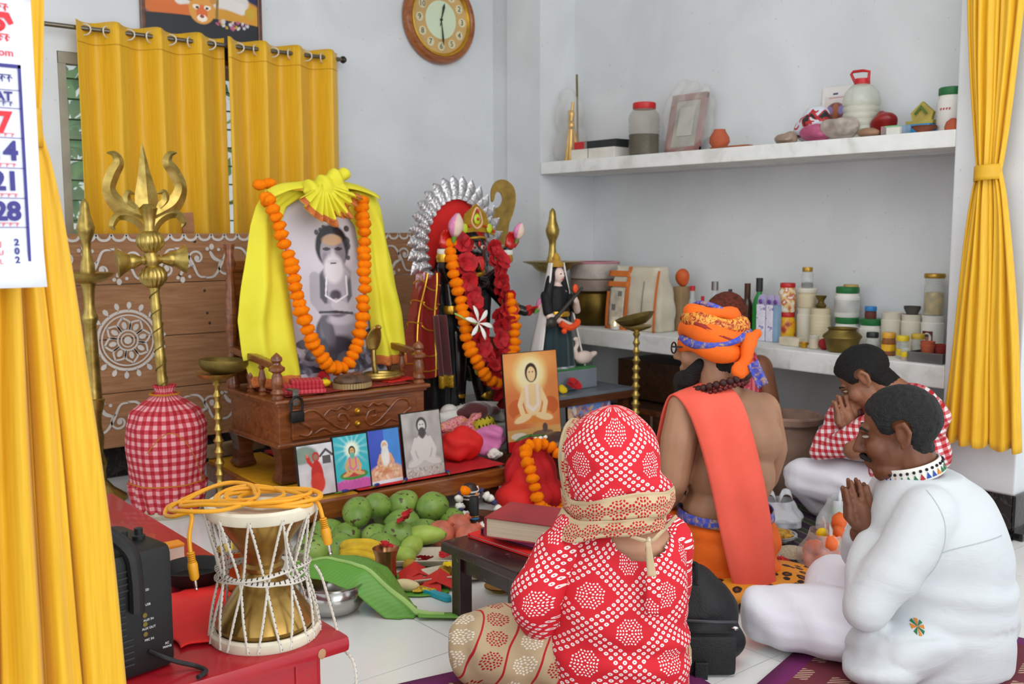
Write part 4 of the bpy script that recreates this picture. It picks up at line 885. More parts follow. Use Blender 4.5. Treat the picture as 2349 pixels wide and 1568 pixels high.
lotus('lotus_bud', 'pink lotus bud in the lowered hand beside the white-veiled figurine', (KX + 0.36, KY - 0.15, 0.78), (0.1, 0.75, 0), 1.2)
T = thing('white_lily', 'open white lily on a green stem in the hand of the goddess', 'flower', (KX - 0.09, KY - 0.24, 0.745)); T.rotation_euler = (1.3, 0.3, 0)
for k in range(6):
    a = pi / 3 * k
    MB().grid(lambda u, w: (0.085 * w * cos(a + (u - .5) * .5 * sin(pi * (.15 + .8 * w))), 0.085 * w * sin(a + (u - .5) * .5 * sin(pi * (.15 + .8 * w))), 0.05 * w - 0.04 * w * w), 4, 6).build('petal', WHITE_FL, T, True, 80, 0.001)
MB().tube([(0, 0, -0.01), (-0.03, 0.02, -0.05), (-0.09, 0.04, -0.07)], [0.008, 0.006, 0.004], 8).build('stem', mat('lily_green', '#9cc25a', 0.6), T)
# big brass sword
sw = thing('ritual_sword', 'broad golden brass sword with a hooked round tip standing beside the goddess', 'sword', (3.285, 4.06, 0.62))
out = [(-0.03, 0.30), (-0.055, 0.6), (-0.06, 0.7), (-0.03, 0.72), (0.0, 0.76), (-0.01, 0.8), (-0.05, 0.80), (-0.062, 0.79), (-0.075, 0.73), (-0.085, 0.76), (-0.06, 0.815), (-0.01, 0.83), (0.06, 0.81), (0.095, 0.75), (0.09, 0.68), (0.06, 0.62), (0.035, 0.55), (0.03, 0.42), (0.02, 0.3)]
out = [(p.x, p.y) for p in spline([(a, c_, 0) for a, c_ in [(-0.028, 0.30), (-0.055, 0.55), (-0.058, 0.66), (-0.02, 0.685), (0.0, 0.72), (-0.015, 0.755), (-0.045, 0.755), (-0.06, 0.715), (-0.075, 0.71), (-0.075, 0.77), (-0.04, 0.815), (0.02, 0.822), (0.075, 0.785), (0.088, 0.72), (0.07, 0.65), (0.04, 0.58), (0.032, 0.45), (0.022, 0.30)]], 4)]
MB().prism(out, 0.008, Matrix.Rotation(pi / 2, 4, 'X')).build('blade', mat('old_gold', '#a98a45', 0.45, 0.55, 0.15, 20), sw, False)
MB().tube([(-0.03, -0.008, 0.32), (-0.035, -0.008, 0.55), (-0.036, -0.008, 0.68)], [0.004, 0.004, 0.002], 6).build('blade_rib', BRASS, sw)
MB().lathe([(0, 0), (0.02, 0.01), (0.014, 0.03), (0.016, 0.2), (0.014, 0.27), (0.035, 0.285), (0.03, 0.3), (0, 0.3)], 16).build('hilt', BRASS, sw)
tag(MB().box((0, 0, 0.31), (0.1, 0.1, 0.62), bev=0.006).build('wooden_stand', TEAKD, None, False), 'narrow dark wooden block behind the goddess that carries the brass sword', 'stand')
bpy.data.objects['wooden_stand'].location = (3.335, 4.13, 0)
sw.location = (3.335, 4.12, 0.62)

# ============================================================ small white-veiled figurine on its table
st = thing('side_table', 'small dark wooden table with a grey top under the veiled figurine', 'table', (3.20, 3.60, 0))
MB().box((0.28, 0.2, 0.362), (0.60, 0.44, 0.016), bev=0.003).build('top', mat('grey_laminate', '#6c747b', 0.3, coat=0.3), st, False)
MB().box((0.28, 0.2, 0.335), (0.60, 0.44, 0.04), bev=0.004).build('apron', TEAKD, st, False)
for x, y in ((0.02, 0.02), (0.54, 0.02), (0.02, 0.38), (0.54, 0.38)): MB().box((x, y, 0.16), (0.04, 0.04, 0.32)).build('leg', TEAKD, st, False)
S = thing('veiled_figurine', 'small goddess figurine with black hair, dark green dress, lute and white veil', 'figurine', (3.43, 3.80, 0.371))
MB().box((0.05, 0.0, 0.05), (0.3, 0.2, 0.1), bev=0.006).build('plinth', mat('grey_plinth', '#7b838a', 0.7), S, False)
MB().box((0.05, 0, 0.104), (0.29, 0.19, 0.012), bev=0.004).build('green_mat', mat('green_felt', '#3d7a45', 0.9), S, False)
SKIN_I = mat('porcelain_skin', '#e2c9bd', 0.45)
Bl = Blob(); Bl.chain([(0, 0, 0.42), (0, 0, 0.5)], [0.055, 0.045]).ell((0, 0, 0.49), (0.075, 0.04, 0.03)).cap((0, 0, 0.5), (0.0, -0.005, 0.55), 0.018, 0.018).ell((0.004, -0.012, 0.583), (0.03, 0.034, 0.042)).ell((0.008, -0.046, 0.58), (0.006, 0.008, 0.01))
Bl.chain([(0.07, 0, 0.48), (0.1, -0.05, 0.4), (0.06, -0.085, 0.45)], [0.022, 0.019, 0.016]).chain([(-0.07, 0, 0.48), (-0.09, -0.05, 0.38), (0.02, -0.085, 0.33)], [0.022, 0.019, 0.016]).ell((0.05, -0.09, 0.46), (0.014, 0.012, 0.022)).ell((0.03, -0.09, 0.33), (0.022, 0.012, 0.013))
me = Bl.melt(0.0055, 2); me.materials.append(SKIN_I); link('body', me, S)
def skf(u, w):
    a = 2 * pi * u; z = 0.11 + 0.27 * w; r = interp(z, [0.11, 0.25, 0.38], [0.11, 0.1, 0.065]) * (1 + 0.06 * sin(a * 11)); return (r * cos(a), r * 0.75 * sin(a), z)
MB().grid(skf, 66, 14, True).build('skirt', mat('dark_teal_velvet', '#0b2b30', 0.7, sheen=0.4), S)
MB().grid(lambda u, w: tuple(Vector(skf(u, 0.0)) * (1.0) + Vector((0, 0, 0.02 * w - 0.01))), 66, 2, True).build('silver_hem', mat('silver_cloth', '#b9b9bf', 0.4, 0.4), S)
Bl = Blob(); Bl.chain([(0, 0, 0.39), (0, 0.002, 0.49)], [0.062, 0.053]).ell((0, 0.002, 0.485), (0.08, 0.045, 0.03)).chain([(0.07, 0, 0.48), (0.1, -0.04, 0.41)], [0.028, 0.026]).chain([(-0.07, 0, 0.48), (-0.09, -0.04, 0.4)], [0.028, 0.026]); me = Bl.melt(0.006, 2); me.materials.append(mat('black_blouse', '#101114', 0.7)); link('blouse', me, S)
Bl = Blob(); Bl.ell((0.0, 0.012, 0.595), (0.042, 0.036, 0.045)).chain([(-0.035, 0.0, 0.58), (-0.06, -0.01, 0.5), (-0.065, -0.02, 0.45)], [0.022, 0.026, 0.015]).chain([(0.035, 0.0, 0.58), (0.06, 0.0, 0.5), (0.075, 0.0, 0.4), (0.08, 0, 0.25)], [0.022, 0.028, 0.024, 0.015]); me = Bl.melt(0.006, 2); me.materials.append(HAIR); link('hair', me, S)
MB().lathe([(0.036, 0.625), (0.04, 0.64), (0.03, 0.65), (0.02, 0.66), (0.022, 0.67), (0.01, 0.69), (0, 0.7)], 16).build('gold_crown', mat('matt_gilt', '#c99a3c', 0.5, 0.4), S)
for x in (-0.006, 0.018): MB().ball((x, -0.043, 0.59), (0.006, 0.003, 0.003), 8, 6).build('eye', BLK, S)
MB().ball((0.007, -0.045, 0.563), (0.007, 0.004, 0.003), 8, 6).build('mouth', PALM, S)
MB().tube([(-0.11, -0.075, 0.34), (0.09, -0.1, 0.52)], [0.012, 0.008], 8).ball((-0.1, -0.08, 0.35), (0.03, 0.02, 0.03), 10, 8).build('lute', mat('lute_dark', '#3b3731', 0.4, 0.3), S)
MB().tube(spline([(-0.05, -0.09, 0.345), (0.0, -0.1, 0.32), (0.06, -0.09, 0.335), (0.075, -0.08, 0.35)], 6), 0.017, 8).build('orange_garland', mat('neon_orange', '#f2521f', 0.6), S)
MB().ball((-0.035, -0.1, 0.305), 0.015, 8, 6).build('orange_bloom', MATS['neon_orange'], S); MB().ball((0.05, -0.09, 0.515), (0.016, 0.012, 0.024), 8, 6).build('orange_bloom', MATS['neon_orange'], S)
MB().lathe([(0.066, 0.375), (0.068, 0.39), (0.064, 0.4)], 24, Matrix.Translation((0, -0.004, 0))).build('gold_belt', GOLD, S)
VW, t = newmat('white_net_veil', 0.6); t.p.inputs['Base Color'].default_value = lin('#ece7e4'); t.p.inputs['Alpha'].default_value = 0.88
def veil(u, w):
    a = radians(-25) + u * radians(230); r = 0.045 + 0.155 * w ** 1.1; return (r * cos(a) * 1.0, 0.012 + r * 0.75 * sin(a) - .01, 0.645 - 0.64 * w + 0.012 * sin(u * 40) * w)
MB().grid(veil, 60, 30).build('veil', VW, S, True, 80)
for u in (0, 1): MB().tube([veil(u, w) for w in np.linspace(0, 1, 20)], 0.005, 6).build('veil_edge', WHITE_FL, S)
SWAN = mat('pale_pink_swan', '#e8d2c6', 0.6)
Bl = Blob(); Bl.ell((0.14, -0.06, 0.155), (0.06, 0.03, 0.035)).ell((0.2, -0.06, 0.165), (0.035, 0.02, 0.015), (0, -.3, 0)).chain([(0.09, -0.06, 0.16), (0.075, -0.06, 0.2), (0.095, -0.06, 0.225), (0.085, -0.06, 0.25)], [0.018, 0.012, 0.011, 0.012]).ell((0.08, -0.062, 0.255), (0.018, 0.012, 0.012)); me = Bl.melt(0.005, 2); me.materials.append(SWAN); link('swan', me, S)
T = thing('hibiscus_offering', 'red hibiscus and yellow bloom on the grey table in front of the figurine', 'flower', (3.40, 3.66, 0.371))
inst('red_bloom', HIBI[1], T, (0.02, 0, 0.03), (0.7, 0, 0), 1.0); inst('yellow_bloom', MARI[0], T, (-0.06, -0.01, 0.022), (0.9, 0, 0), 0.9).data = named_mesh(bumpy(0.028, 0.2, 12, 9, 0.5, 9), 'yellow_bloom', YEL_FL)

# ============================================================ pictures standing on the platform and the floor
def seated(P, cx, base, s, skin, cloth, hairc, beard=None, garl=None, arms=True):
    V = P.ell; V(cx, base + .1 * s, .36 * s, .1 * s, cloth); V(cx - .2 * s, base + .09 * s, .17 * s, .055 * s, skin, 14, .15); V(cx + .2 * s, base + .09 * s, .17 * s, .055 * s, skin, -14, .15)
    V(cx, base + .36 * s, .17 * s, .24 * s, skin, 0, .1)
    if arms: P.line([(cx - .15 * s, base + .5 * s), (cx - .24 * s, base + .3 * s), (cx - .2 * s, base + .17 * s)], .045 * s, skin); P.line([(cx + .15 * s, base + .5 * s), (cx + .24 * s, base + .3 * s), (cx + .2 * s, base + .17 * s)], .045 * s, skin)
    V(cx, base + .76 * s, .115 * s, .145 * s, hairc, 0, .1); V(cx, base + .74 * s, .08 * s, .11 * s, skin, 0, .12)
    if beard: V(cx, base + .62 * s, .08 * s, .1 * s, beard, 0, .2)
    V(cx - .03 * s, base + .77 * s, .016 * s, .008 * s, '#2b2320'); V(cx + .03 * s, base + .77 * s, .016 * s, .008 * s, '#2b2320')
    if garl: P.line([(cx - .1 * s, base + .56 * s), (cx - .1 * s, base + .28 * s), (cx, base + .2 * s), (cx + .1 * s, base + .28 * s), (cx + .1 * s, base + .56 * s)], .025 * s, garl)
P = Paint(0.155, 0.195, 70, '#d9d6da'); P.ell(.2, 1.0, .35, .25, '#7f8f83', 0, .3); P.ell(.5, .7, .9, .12, '#c9c4c8', 0, .4); P.rect(.68, .75, .9, .95, '#55504f'); P.line([(.62, .95), (.79, 1.1), (.96, .95)], .03, '#4c4747'); P.rect(-1, -1, 2, .6, '#cfc6c9')
P.ell(.5, .45, .17, .42, '#c3271f', 0, .1); P.ell(.5, .3, .2, .25, '#d33a2a', 0, .2); P.ell(.5, .95, .1, .12, '#c3271f'); P.ell(.5, .94, .065, .08, '#a2715c'); P.line([(.38, .75), (.3, .85), (.27, .98)], .05, '#c3271f'); P.ell(.27, 1.0, .035, .05, '#b98068'); P.tone()
photo('photo_print', 'small photo of a person in a red robe waving before a shrine', P, (1.824, 3.372, 0.172), 0.16, 0, group=None)
P = Paint(0.158, 0.21, 70, '#35b3c0'); P.rays(.5, 1.0, 14, '#bfeaec', .7); P.ell(.5, .98, .2, .2, '#e8f6e0', 0, .5); P.ell(.5, .12, .55, .16, '#d668b0', 0, .2); [P.ell(.12 * k + .02, .1, .07, .13, '#c14d9a', 0, .2, .6) for k in range(9)]; P.ell(.5, .35, .4, .12, '#3f8f3d')
seated(P, .5, .3, .85, '#dba96a', '#c33b3f', '#3a2b22', '#6fb39a', '#d86aa0'); P.tone(.06)
photo('photo_print', 'bright turquoise print of a garlanded figure seated on a pink lotus', P, (1.98, 3.366, 0.172), 0.16, 0)
P = Paint(0.145, 0.215, 70, '#2a49b8'); P.rect(.5, -1, 2, 9, '#2f7fce'); P.ell(.5, .2, .6, .35, '#e0a483', 0, .2); seated(P, .5, .28, 1.0, '#e0a070', '#d6875f', '#d9d3cc', '#e9e4dc'); P.ell(.5, .75, .13, .3, '#e3ddd5', 0, .25); P.speck(40, .04, ['#eac39c', '#c98360', '#f0d9c0'], (0.1, .1, .9, .5), .6); P.rect(-1, -1, 2, .1, '#dfe6ec'); P.tone()
photo('photo_print', 'blue-backed print of a white-bearded holy man in orange', P, (2.128, 3.362, 0.172), 0.16, 0)
P = Paint(0.19, 0.265, 80, '#a8a19c'); P.tone(.25); P.rect(-1, -1, 2, .22, '#b5aca4'); P.speck(90, .02, ['#8d857e', '#cfc7be'], (0, 0, 1, .22), .7)
seated(P, .5, .2, 1.2, '#cfc8c2', '#bdb5ae', '#2a2523', '#332d2b'); P.line([(.4, .92), (.5, .82), (.6, .92)], .012, '#5b524c')
photo('photo_print', 'grey photo of a bare-chested bearded man sitting cross-legged, tallest of the row', P, (2.312, 3.358, 0.172), 0.16, 0)
P = Paint(0.315, 0.455, 100, '#dd7a3a'); P.ell(.5, .85, .7, .75, '#e9a35a', 0, .6); P.ell(.1, .5, .4, .5, '#c9502a', 0, .6, .6); P.ell(.9, .7, .35, .5, '#cf5a2c', 0, .6, .5); P.ell(.48, 1.12, .3, .3, '#f3d48a', 0, .4); P.ell(.48, 1.12, .22, .22, '#f6e6b4', 0, .4)
P.ell(.2, .62, .16, .14, '#c8622f', 0, .1); P.ell(.82, .62, .16, .14, '#c8622f', 0, .1); P.rect(-1, -1, 2, .32, '#d6a15e'); seated(P, .5, .38, 1.0, '#f0cf9a', '#e08a3e', '#3a2018', None, '#f3ded0'); P.ell(.2, .22, .14, .05, '#e8dcc8'); P.ell(.65, .22, .2, .05, '#7b5a48'); P.ell(.7, .3, .05, .07, '#5d4a48'); P.rect(-1, -1, 2, .16, '#c9181b'); P.speck(26, .022, ['#e7cfd0'], (.2, .05, .8, .1), .8, 1.4); P.tone(.06)
photo('deity_print', 'large orange print of a meditating figure with a golden halo and red lower border', P, (3.035, 3.50, 0.0), 0.11, radians(-3), 0.003, None, None, 0.01)
bpy.data.objects['deity_print'].location.z = 0.16
tag(MB().box((0, 0, 0.0775), (0.32, 0.16, 0.155), bev=0.004).build('wooden_block', TEAKD, None, False), 'low dark wooden block carrying the large orange deity print', 'block'); bpy.data.objects['wooden_block'].location = (3.035, 3.53, 0)
P = Paint(0.30, 0.21, 90, '#6f8fd0'); P.rect(-1, -1, 2, .45, '#b98a70'); P.speck(170, .03, ['#c98f6a', '#8d4a2c', '#e6d7c4', '#8a5f8c', '#d9b48a', '#4c5fa5'], (0, 0, 1, .55), .9, 2.2); P.tone(.1)
photo('group_print', 'wide print crowded with many small figures, leaning under the grey-topped table', P, (3.475, 3.585, 0.13), 0.06, 0, 0.004)
tag(MB().box((0, 0, 0.062), (0.34, 0.06, 0.124), bev=0.004).build('wooden_block', TEAKD, None, False), 'dark wooden block carrying the crowded group print', 'block'); bpy.data.objects['wooden_block.001'].location = (3.475, 3.575, 0)

# ============================================================ cloths, bundles and covered figures at the goddess's feet
def bundle(name, label, cat, loc, ells, m, voxel=0.008, amp=0.008, freq=18, rz=0, sm=3, group=None):
    Bl = Blob()
    for e in ells: Bl.ell(*e)
    me = Bl.melt(voxel, sm); fold(me, lambda x, y, z: amp * nz(x * freq, y * freq, z * freq) + amp * 0.6 * sin(60 * x + 45 * z + 5 * nz(x * 8, y * 8, z * 8)))
    me.materials.append(m); o = link(name, me); o.location = loc; o.rotation_euler = (0, 0, rz); return tag(o, label, cat, group)
bundle('red_bundle', 'round bright red cloth bundle sitting on the red platform cloth', 'bundle', (2.60, 3.50, 0.170), [((0, 0, 0.07), (0.105, 0.09, 0.07)), ((0, 0, 0.11), (0.05, 0.045, 0.04))], REDB)
PINKC = mat('pink_cotton', '#dd7fb4', 0.8, var=0.1); MAROON = mat('maroon_velvet', '#4b0d10', 0.8)
YDOT, t = newmat('yellow_dotted_cloth', 0.8); v = t.coord(); x, y, z = t.sep(v); q = t.math('SUBTRACT', t.math('FRACT', t.math('MULTIPLY', x, 40)), 0.5); r = t.math('SUBTRACT', t.math('FRACT', t.math('MULTIPLY', z, 30)), 0.5)
t.base(t.mix(t.math('LESS_THAN', t.math('ADD', t.math('MULTIPLY', q, q), t.math('MULTIPLY', r, r)), 0.05), '#d3c22c', '#1f2412'))
BROC, t = newmat('pink_brocade', 0.7); t.base(t.ramp(t.noise(t.coord(), 60, 3, 1.5), [(0.4, '#b02d52'), (0.5, '#e0a0a8'), (0.6, '#c9762e')]))
bundle('pink_cloth', 'crumpled pink cotton cloth heaped beside the red bundle', 'cloth', (2.80, 3.60, 0.17), [((0, 0, 0.04), (0.12, 0.08, 0.05)), ((0.02, -0.02, 0.08), (0.07, 0.06, 0.04)), ((-0.04, -0.05, 0.02), (0.08, 0.06, 0.025))], PINKC, amp=0.012)
bundle('yellow_cloth', 'yellow cloth with black dots lying over the pink cloth', 'cloth', (2.83, 3.71, 0.185), [((0, 0, 0.055), (0.14, 0.06, 0.06)), ((0.03, 0, 0.1), (0.09, 0.05, 0.03))], YDOT)
bundle('brocade_cloth', 'folded pink and orange brocade cloth above the red bundle', 'cloth', (2.66, 3.63, 0.19), [((0, 0, 0.05), (0.12, 0.05, 0.05), (0, -0.25, 0)), ((0.06, 0, 0.1), (0.11, 0.03, 0.015), (0, -0.5, 0)), ((-0.02, 0, 0.11), (0.09, 0.04, 0.03), (0, -0.2, 0))], BROC)
bundle('maroon_pouch', 'dark maroon velvet pouch resting among the folded cloths', 'pouch', (2.845, 3.72, 0.29), [((0, 0, 0.04), (0.10, 0.06, 0.045)), ((-0.12, 0, 0.02), (0.1, 0.03, 0.025), (0, -0.35, 0)), ((0.1, 0, 0.03), (0.05, 0.03, 0.02))], MAROON, amp=0.005)
bundle('white_cloth', 'white cloth with yellow edge bunched at the feet of the goddess', 'cloth', (2.73, 3.74, 0.22), [((0, 0, 0.08), (0.10, 0.05, 0.05)), ((-0.07, 0, 0.05), (0.07, 0.05, 0.04)), ((0.05, 0.0, 0.04), (0.08, 0.05, 0.05))], mat('white_cotton', '#dcdad2', 0.8), amp=0.01)
T = thing('covered_figure', 'seated figure wholly wrapped in red cloth with a marigold garland', 'figure', (2.735, 3.18, 0))
Bl = Blob(); Bl.ell((0, 0, 0.06), (0.17, 0.13, 0.07)).ell((0.0, 0.01, 0.14), (0.125, 0.1, 0.12)).ell((0, 0.01, 0.24), (0.085, 0.075, 0.06)); me = Bl.melt(0.008, 4); fold(me, lambda x, y, z: 0.007 * sin(atan2(y, x) * 9 + 3 * nz(x * 9, y * 9, z * 5)) * (1.2 - z * 3) + 0.008 * nz(x * 14, y * 14, z * 14)); me.materials.append(RED); link('wrap', me, T)
Bl = Blob(); Bl.ell((-0.12, -0.06, 0.07), (0.1, 0.09, 0.075)).ell((-0.09, -0.05, 0.13), (0.05, 0.06, 0.07)); me = Bl.melt(0.008, 4); me.materials.append(REDB); link('wrap', me, T)
garland('marigold_garland', 'orange marigold garland hung over the red wrapped figure', [(0.075, -0.1, 0.25), (0.05, -0.06, 0.285), (-0.05, -0.06, 0.29), (-0.095, -0.1, 0.25), (-0.1, -0.14, 0.2), (-0.095, -0.16, 0.13), (-0.075, -0.17, 0.06), (-0.03, -0.17, 0.035), (0.03, -0.16, 0.02), (0.08, -0.15, 0.04), (0.115, -0.13, 0.12), (0.12, -0.11, 0.2), (0.095, -0.1, 0.25)], (2.70, 3.165, 0.0), MARI, 0.0325, 0.85, 0.003, seed=8)
T = thing('leaf_sprig', 'green leaf and white jasmine sprig on top of the red wrapped figure', 'leaf', (2.71, 3.17, 0.297))
for dx, a in ((-0.03, 0.5), (0.04, -0.1)): MB().grid(lambda u, w: (dx + (w - .5) * 0.1 * cos(a), (u - .5) * 0.03 * sin(pi * w), 0.012 + (w - .5) * 0.1 * sin(a) * .4 + 0.01 * abs(u - .5)), 4, 8).build('leaf', mat('dark_leaf', '#44702f', 0.5), T, True, 80, 0.0015)
for k in range(5): MB().ball((0.02 + 0.014 * k, -0.02 - 0.01 * (k % 2), 0.008), 0.008, 8, 6).build('blossom', WHITE_FL, T)
T = thing('brown_gourd', 'dark brown dried gourd vessel beside the red wrapped figure', 'gourd', (2.99, 3.30, 0))
MB().lathe([(0, 0.11), (0.05, 0.115), (0.085, 0.15), (0.095, 0.19), (0.085, 0.24), (0.05, 0.27), (0, 0.28)], 28).build('shell', mat('brown_gourd', '#3c1c14', 0.35, var=0.3, vscale=12, coat=0.3), T); MB().lathe([(0.085, 0), (0.09, 0.01), (0.06, 0.05), (0.06, 0.1), (0.085, 0.13), (0.07, 0.135), (0, 0.12)], 20).build('ring_stand', TEAKD, T)
tag(bundle('white_flowers', 'small heap of white blossoms beside the red bundle', 'flowers', (2.735, 3.44, 0.168), [((0, 0, 0.02), (0.035, 0.025, 0.022)), ((0.03, 0, 0.015), (0.02, 0.02, 0.015))], WHITE_FL, 0.005, 0.006, 70), 'small heap of white blossoms beside the red bundle', 'flowers')
for k, (x, y) in enumerate(((1.905, 3.335), (2.05, 3.332), (2.19, 3.33), (2.40, 3.325))):
    T = thing('blue_petal_flower', ('wilted violet flower lying before the photo of the red robe', 'wilted violet flower lying before the turquoise lotus print', 'wilted violet flower lying before the blue-backed print', 'wilted violet flower lying before the red bundle')[k], 'flower', (x, y, 0.174), 0.4 * k, 'violet flowers in front of the photos')
    MB().ball((0.01, 0, 0.006), (0.018, 0.009, 0.006), 8, 6).build('petal', mat('violet_petal', '#2f2a7c', 0.6), T); MB().tube([(0, 0, 0.005), (-0.035, 0.004, 0.003)], [0.004, 0.001], 6).build('stem', GREEN, T)
# ============================================================ wall pieces: clock, framed print, calendar
ck = thing('wall_clock', 'round wooden wall clock with cream dial showing half past twelve', 'clock', (3.484, 4.895, 2.39))
RX = Matrix.Rotation(pi / 2, 4, 'X')
MB().lathe([(0.0, 0.0), (0.24, 0.0), (0.25, 0.012), (0.248, 0.035), (0.235, 0.05), (0.215, 0.052), (0.205, 0.045), (0.2, 0.03), (0.0, 0.03)], 72, RX).build('wooden_rim', wood('clock_wood', '#7a3c10', '#96521b', '#a8652a', 0.3, 0.5), ck)
MB().lathe([(0.2, 0.03), (0.205, 0.046), (0.196, 0.048), (0.188, 0.034)], 72, RX, cap=False).build('inner_ring', GOLD, ck)
MB().lathe([(0, 0.032), (0.192, 0.032), (0.192, 0.033), (0, 0.033)], 72, RX).build('dial', mat('tan_dial', '#c9a468', 0.4, var=0.08), ck)
MB().lathe([(0, 0.0335), (0.108, 0.0335), (0.108, 0.0345), (0, 0.0345)], 64, RX).build('dial_centre', mat('mint_dial', '#cfdcbc', 0.4, var=0.02), ck)
INK = mat('dark_ink', '#3a3f35', 0.6, var=0)
def text(s, size, loc, m, parent, rot=(pi / 2, 0, 0), name='lettering', align='CENTER', ext=0.0006, sx=1.0, bold=0.0):
    cu = bpy.data.curves.new(name, 'FONT'); cu.body = s; cu.size = size; cu.align_x = align; cu.align_y = 'CENTER'; cu.extrude = ext; cu.offset = bold; cu.resolution_u = 3
    o = bpy.data.objects.new('tmp', cu); COL.objects.link(o); dg = bpy.context.evaluated_depsgraph_get(); dg.update(); me = bpy.data.meshes.new_from_object(o.evaluated_get(dg)); bpy.data.objects.remove(o)
    me.materials.clear(); me.materials.append(m); q = bpy.data.objects.new(name, me); COL.objects.link(q); q.parent = parent; q.location = loc; q.rotation_euler = rot; q.scale = (sx, 1, 1); return q
for h in range(1, 13):
    a = pi / 2 - 2 * pi * h / 12; x, z = 0.15 * cos(a), 0.15 * sin(a)
    d = MB().lathe([(0, 0.0335), (0.027, 0.0335), (0.027, 0.036), (0, 0.036)], 8, Matrix.Translation((x, 0, z)) @ RX).build('numeral_plate', mat('pale_plate', '#d8cda5', 0.5), ck); text(str(h), 0.044, (x, -0.037, z), INK, d, name='numeral')
for ang, L, w, nm in ((pi / 2 - radians(14), 0.098, 0.008, 'hour_hand'), (-pi / 2 + radians(6), 0.145, 0.006, 'minute_hand'), (pi / 2 + pi + radians(-12), 0.04, 0.003, 'second_hand')):
    c_, s_ = cos(ang), sin(ang); P_ = [(-0.02 * c_, -0.02 * s_), (0.3 * L * c_ - w * .5 * s_, 0.3 * L * s_ + w * .5 * c_), (0.75 * L * c_ - w * s_, 0.75 * L * s_ + w * c_), (L * c_, L * s_), (0.75 * L * c_ + w * s_, 0.75 * L * s_ - w * c_), (0.3 * L * c_ + w * .5 * s_, 0.3 * L * s_ - w * .5 * c_)]
    MB().prism(P_, 0.002, Matrix.Translation((0, -0.04, 0)) @ RX).build(nm, mat('olive_hand', '#2b2f1d', 0.5), ck, False)
MB().lathe([(0, 0.036), (0.008, 0.036), (0.008, 0.044), (0, 0.044)], 14, RX).build('hub', MATS['olive_hand'], ck)
P = Paint(0.575, 0.80, 150, '#0d1022'); V = P.ell
P.ell(.85, .55, .3, .3, '#101a4a', 0, .5); P.ell(.1, .5, .2, .3, '#12206a', 0, .5); V(.5, .42, .62, .17, '#d4961f', -4, .1); V(.2, .38, .22, .12, '#d56a1c', -10, .3); V(.5, .72, .3, .2, '#b06a24', 0, .2); V(.5, .62, .2, .06, '#8a1d22'); P.line([(.1, .66), (.35, .56), (.45, .5), (.85, .5)], .07, '#d9d2cc'); P.line([(.3, .47), (.55, .52), (.85, .45)], .05, '#e2dcd6')
V(.13, .62, .07, .09, '#c0391c'); V(.13, .74, .06, .06, '#a83a20'); V(.93, .42, .05, .05, '#c9a126'); V(.86, .63, .05, .07, '#3a4fae', 0, .4); P.line([(.62, .33), (.66, .9)], .012, '#8a6c26'); V(.5, .28, .7, .06, '#080a14', 0, .1); P.rect(-1, -1, 2, .25, '#080a14')
V(.49, .4, .115, .12, '#d9973a', 0, .08); V(.49, .37, .05, .07, '#d9642a', 0, .2); V(.39, .49, .03, .035, '#c98a34'); V(.59, .49, .03, .035, '#c98a34'); V(.44, .42, .03, .02, '#efe3cf'); V(.54, .42, .03, .02, '#efe3cf'); V(.45, .415, .014, .012, '#3a2414'); V(.535, .415, .014, .012, '#3a2414'); V(.49, .33, .045, .03, '#efe3cf'); V(.49, .345, .02, .014, '#8f3a24')
P.speck(24, .014, ['#c05a86', '#c9a32c', '#d8d2d8'], (.62, .27, .95, .33), .9); V(.5, 1.05, .25, .25, '#b7a48c', 0, .1); P.tone(.06)
photo('framed_print', 'dark framed print of a robed figure on a tiger skin above the window curtain', P, (2.065, 4.884, 2.03), 0.0, 0, 0.0, BLK, None, 0.012)
fr = [o for o in bpy.data.objects if o.name == 'framed_print'][0]
for x, w, z, h in ((-0.298, 0.022, 0.40, 0.86), (0.298, 0.022, 0.40, 0.86), (0, 0.6, -0.015, 0.022), (0, 0.6, 0.815, 0.022)): MB().box((x, 0.002, z), (w, 0.022, h), bev=0.004).build('frame_bar', TEAKD, fr, False)
# calendar hanging on the near curtain
cal = thing('wall_calendar', 'white paper calendar sheet for July 2025 hanging over the yellow curtain', 'calendar', (0.405, 1.555, 1.50))
PAPER = mat('calendar_paper', '#e9ebf4', 0.6, var=0.02); NAVY = mat('navy_ink', '#3f3a86', 0.6, var=0); CRIM = mat('red_ink', '#e0313b', 0.6, var=0)
MB().grid(lambda u, w: (-0.30 + 0.3 * u, 0.0 - 0.012 * max(0, 0.12 - w) * 6 * u * (1 - w), -0.40 + 0.41 * w), 12, 16).build('sheet', PAPER, cal, True, 80, 0.001)
MB().cyl((-0.31, 0, 0.012), (0.005, 0, 0.012), 0.007, n=12).build('top_strip', WHITE, cal)
def flat(x0, z0, x1, z1, m, nm): return MB().box(((x0 + x1) / 2, -0.002, (z0 + z1) / 2), (x1 - x0, 0.001, z1 - z0)).build(nm, m, cal, False)
for a in ((-0.285, -0.088, -0.018, -0.093), (-0.285, -0.385, -0.018, -0.39), (-0.022, -0.39, -0.018, -0.088)): flat(a[0], min(a[1], a[3]), a[2], max(a[1], a[3]), NAVY, 'grid_border')
for z in (-0.124, -0.149, -0.190, -0.232, -0.274, -0.315): flat(-0.285, z, -0.02, z + 0.0008, NAVY, 'grid_line')
for x in (-0.067,): flat(x, -0.386, x + 0.0012, -0.318, NAVY, 'grid_line')
for z in (-0.331, -0.344, -0.357, -0.37): flat(-0.285, z, -0.067, z + 0.0006, NAVY, 'grid_line')
text('AT', 0.017, (-0.042, -0.0025, -0.133), NAVY, cal, bold=0.0006); text('S', 0.017, (-0.063, -0.0025, -0.133), NAVY, cal, bold=0.0006)
text('7', 0.040, (-0.044, -0.0025, -0.170), CRIM, cal, bold=0.0015)
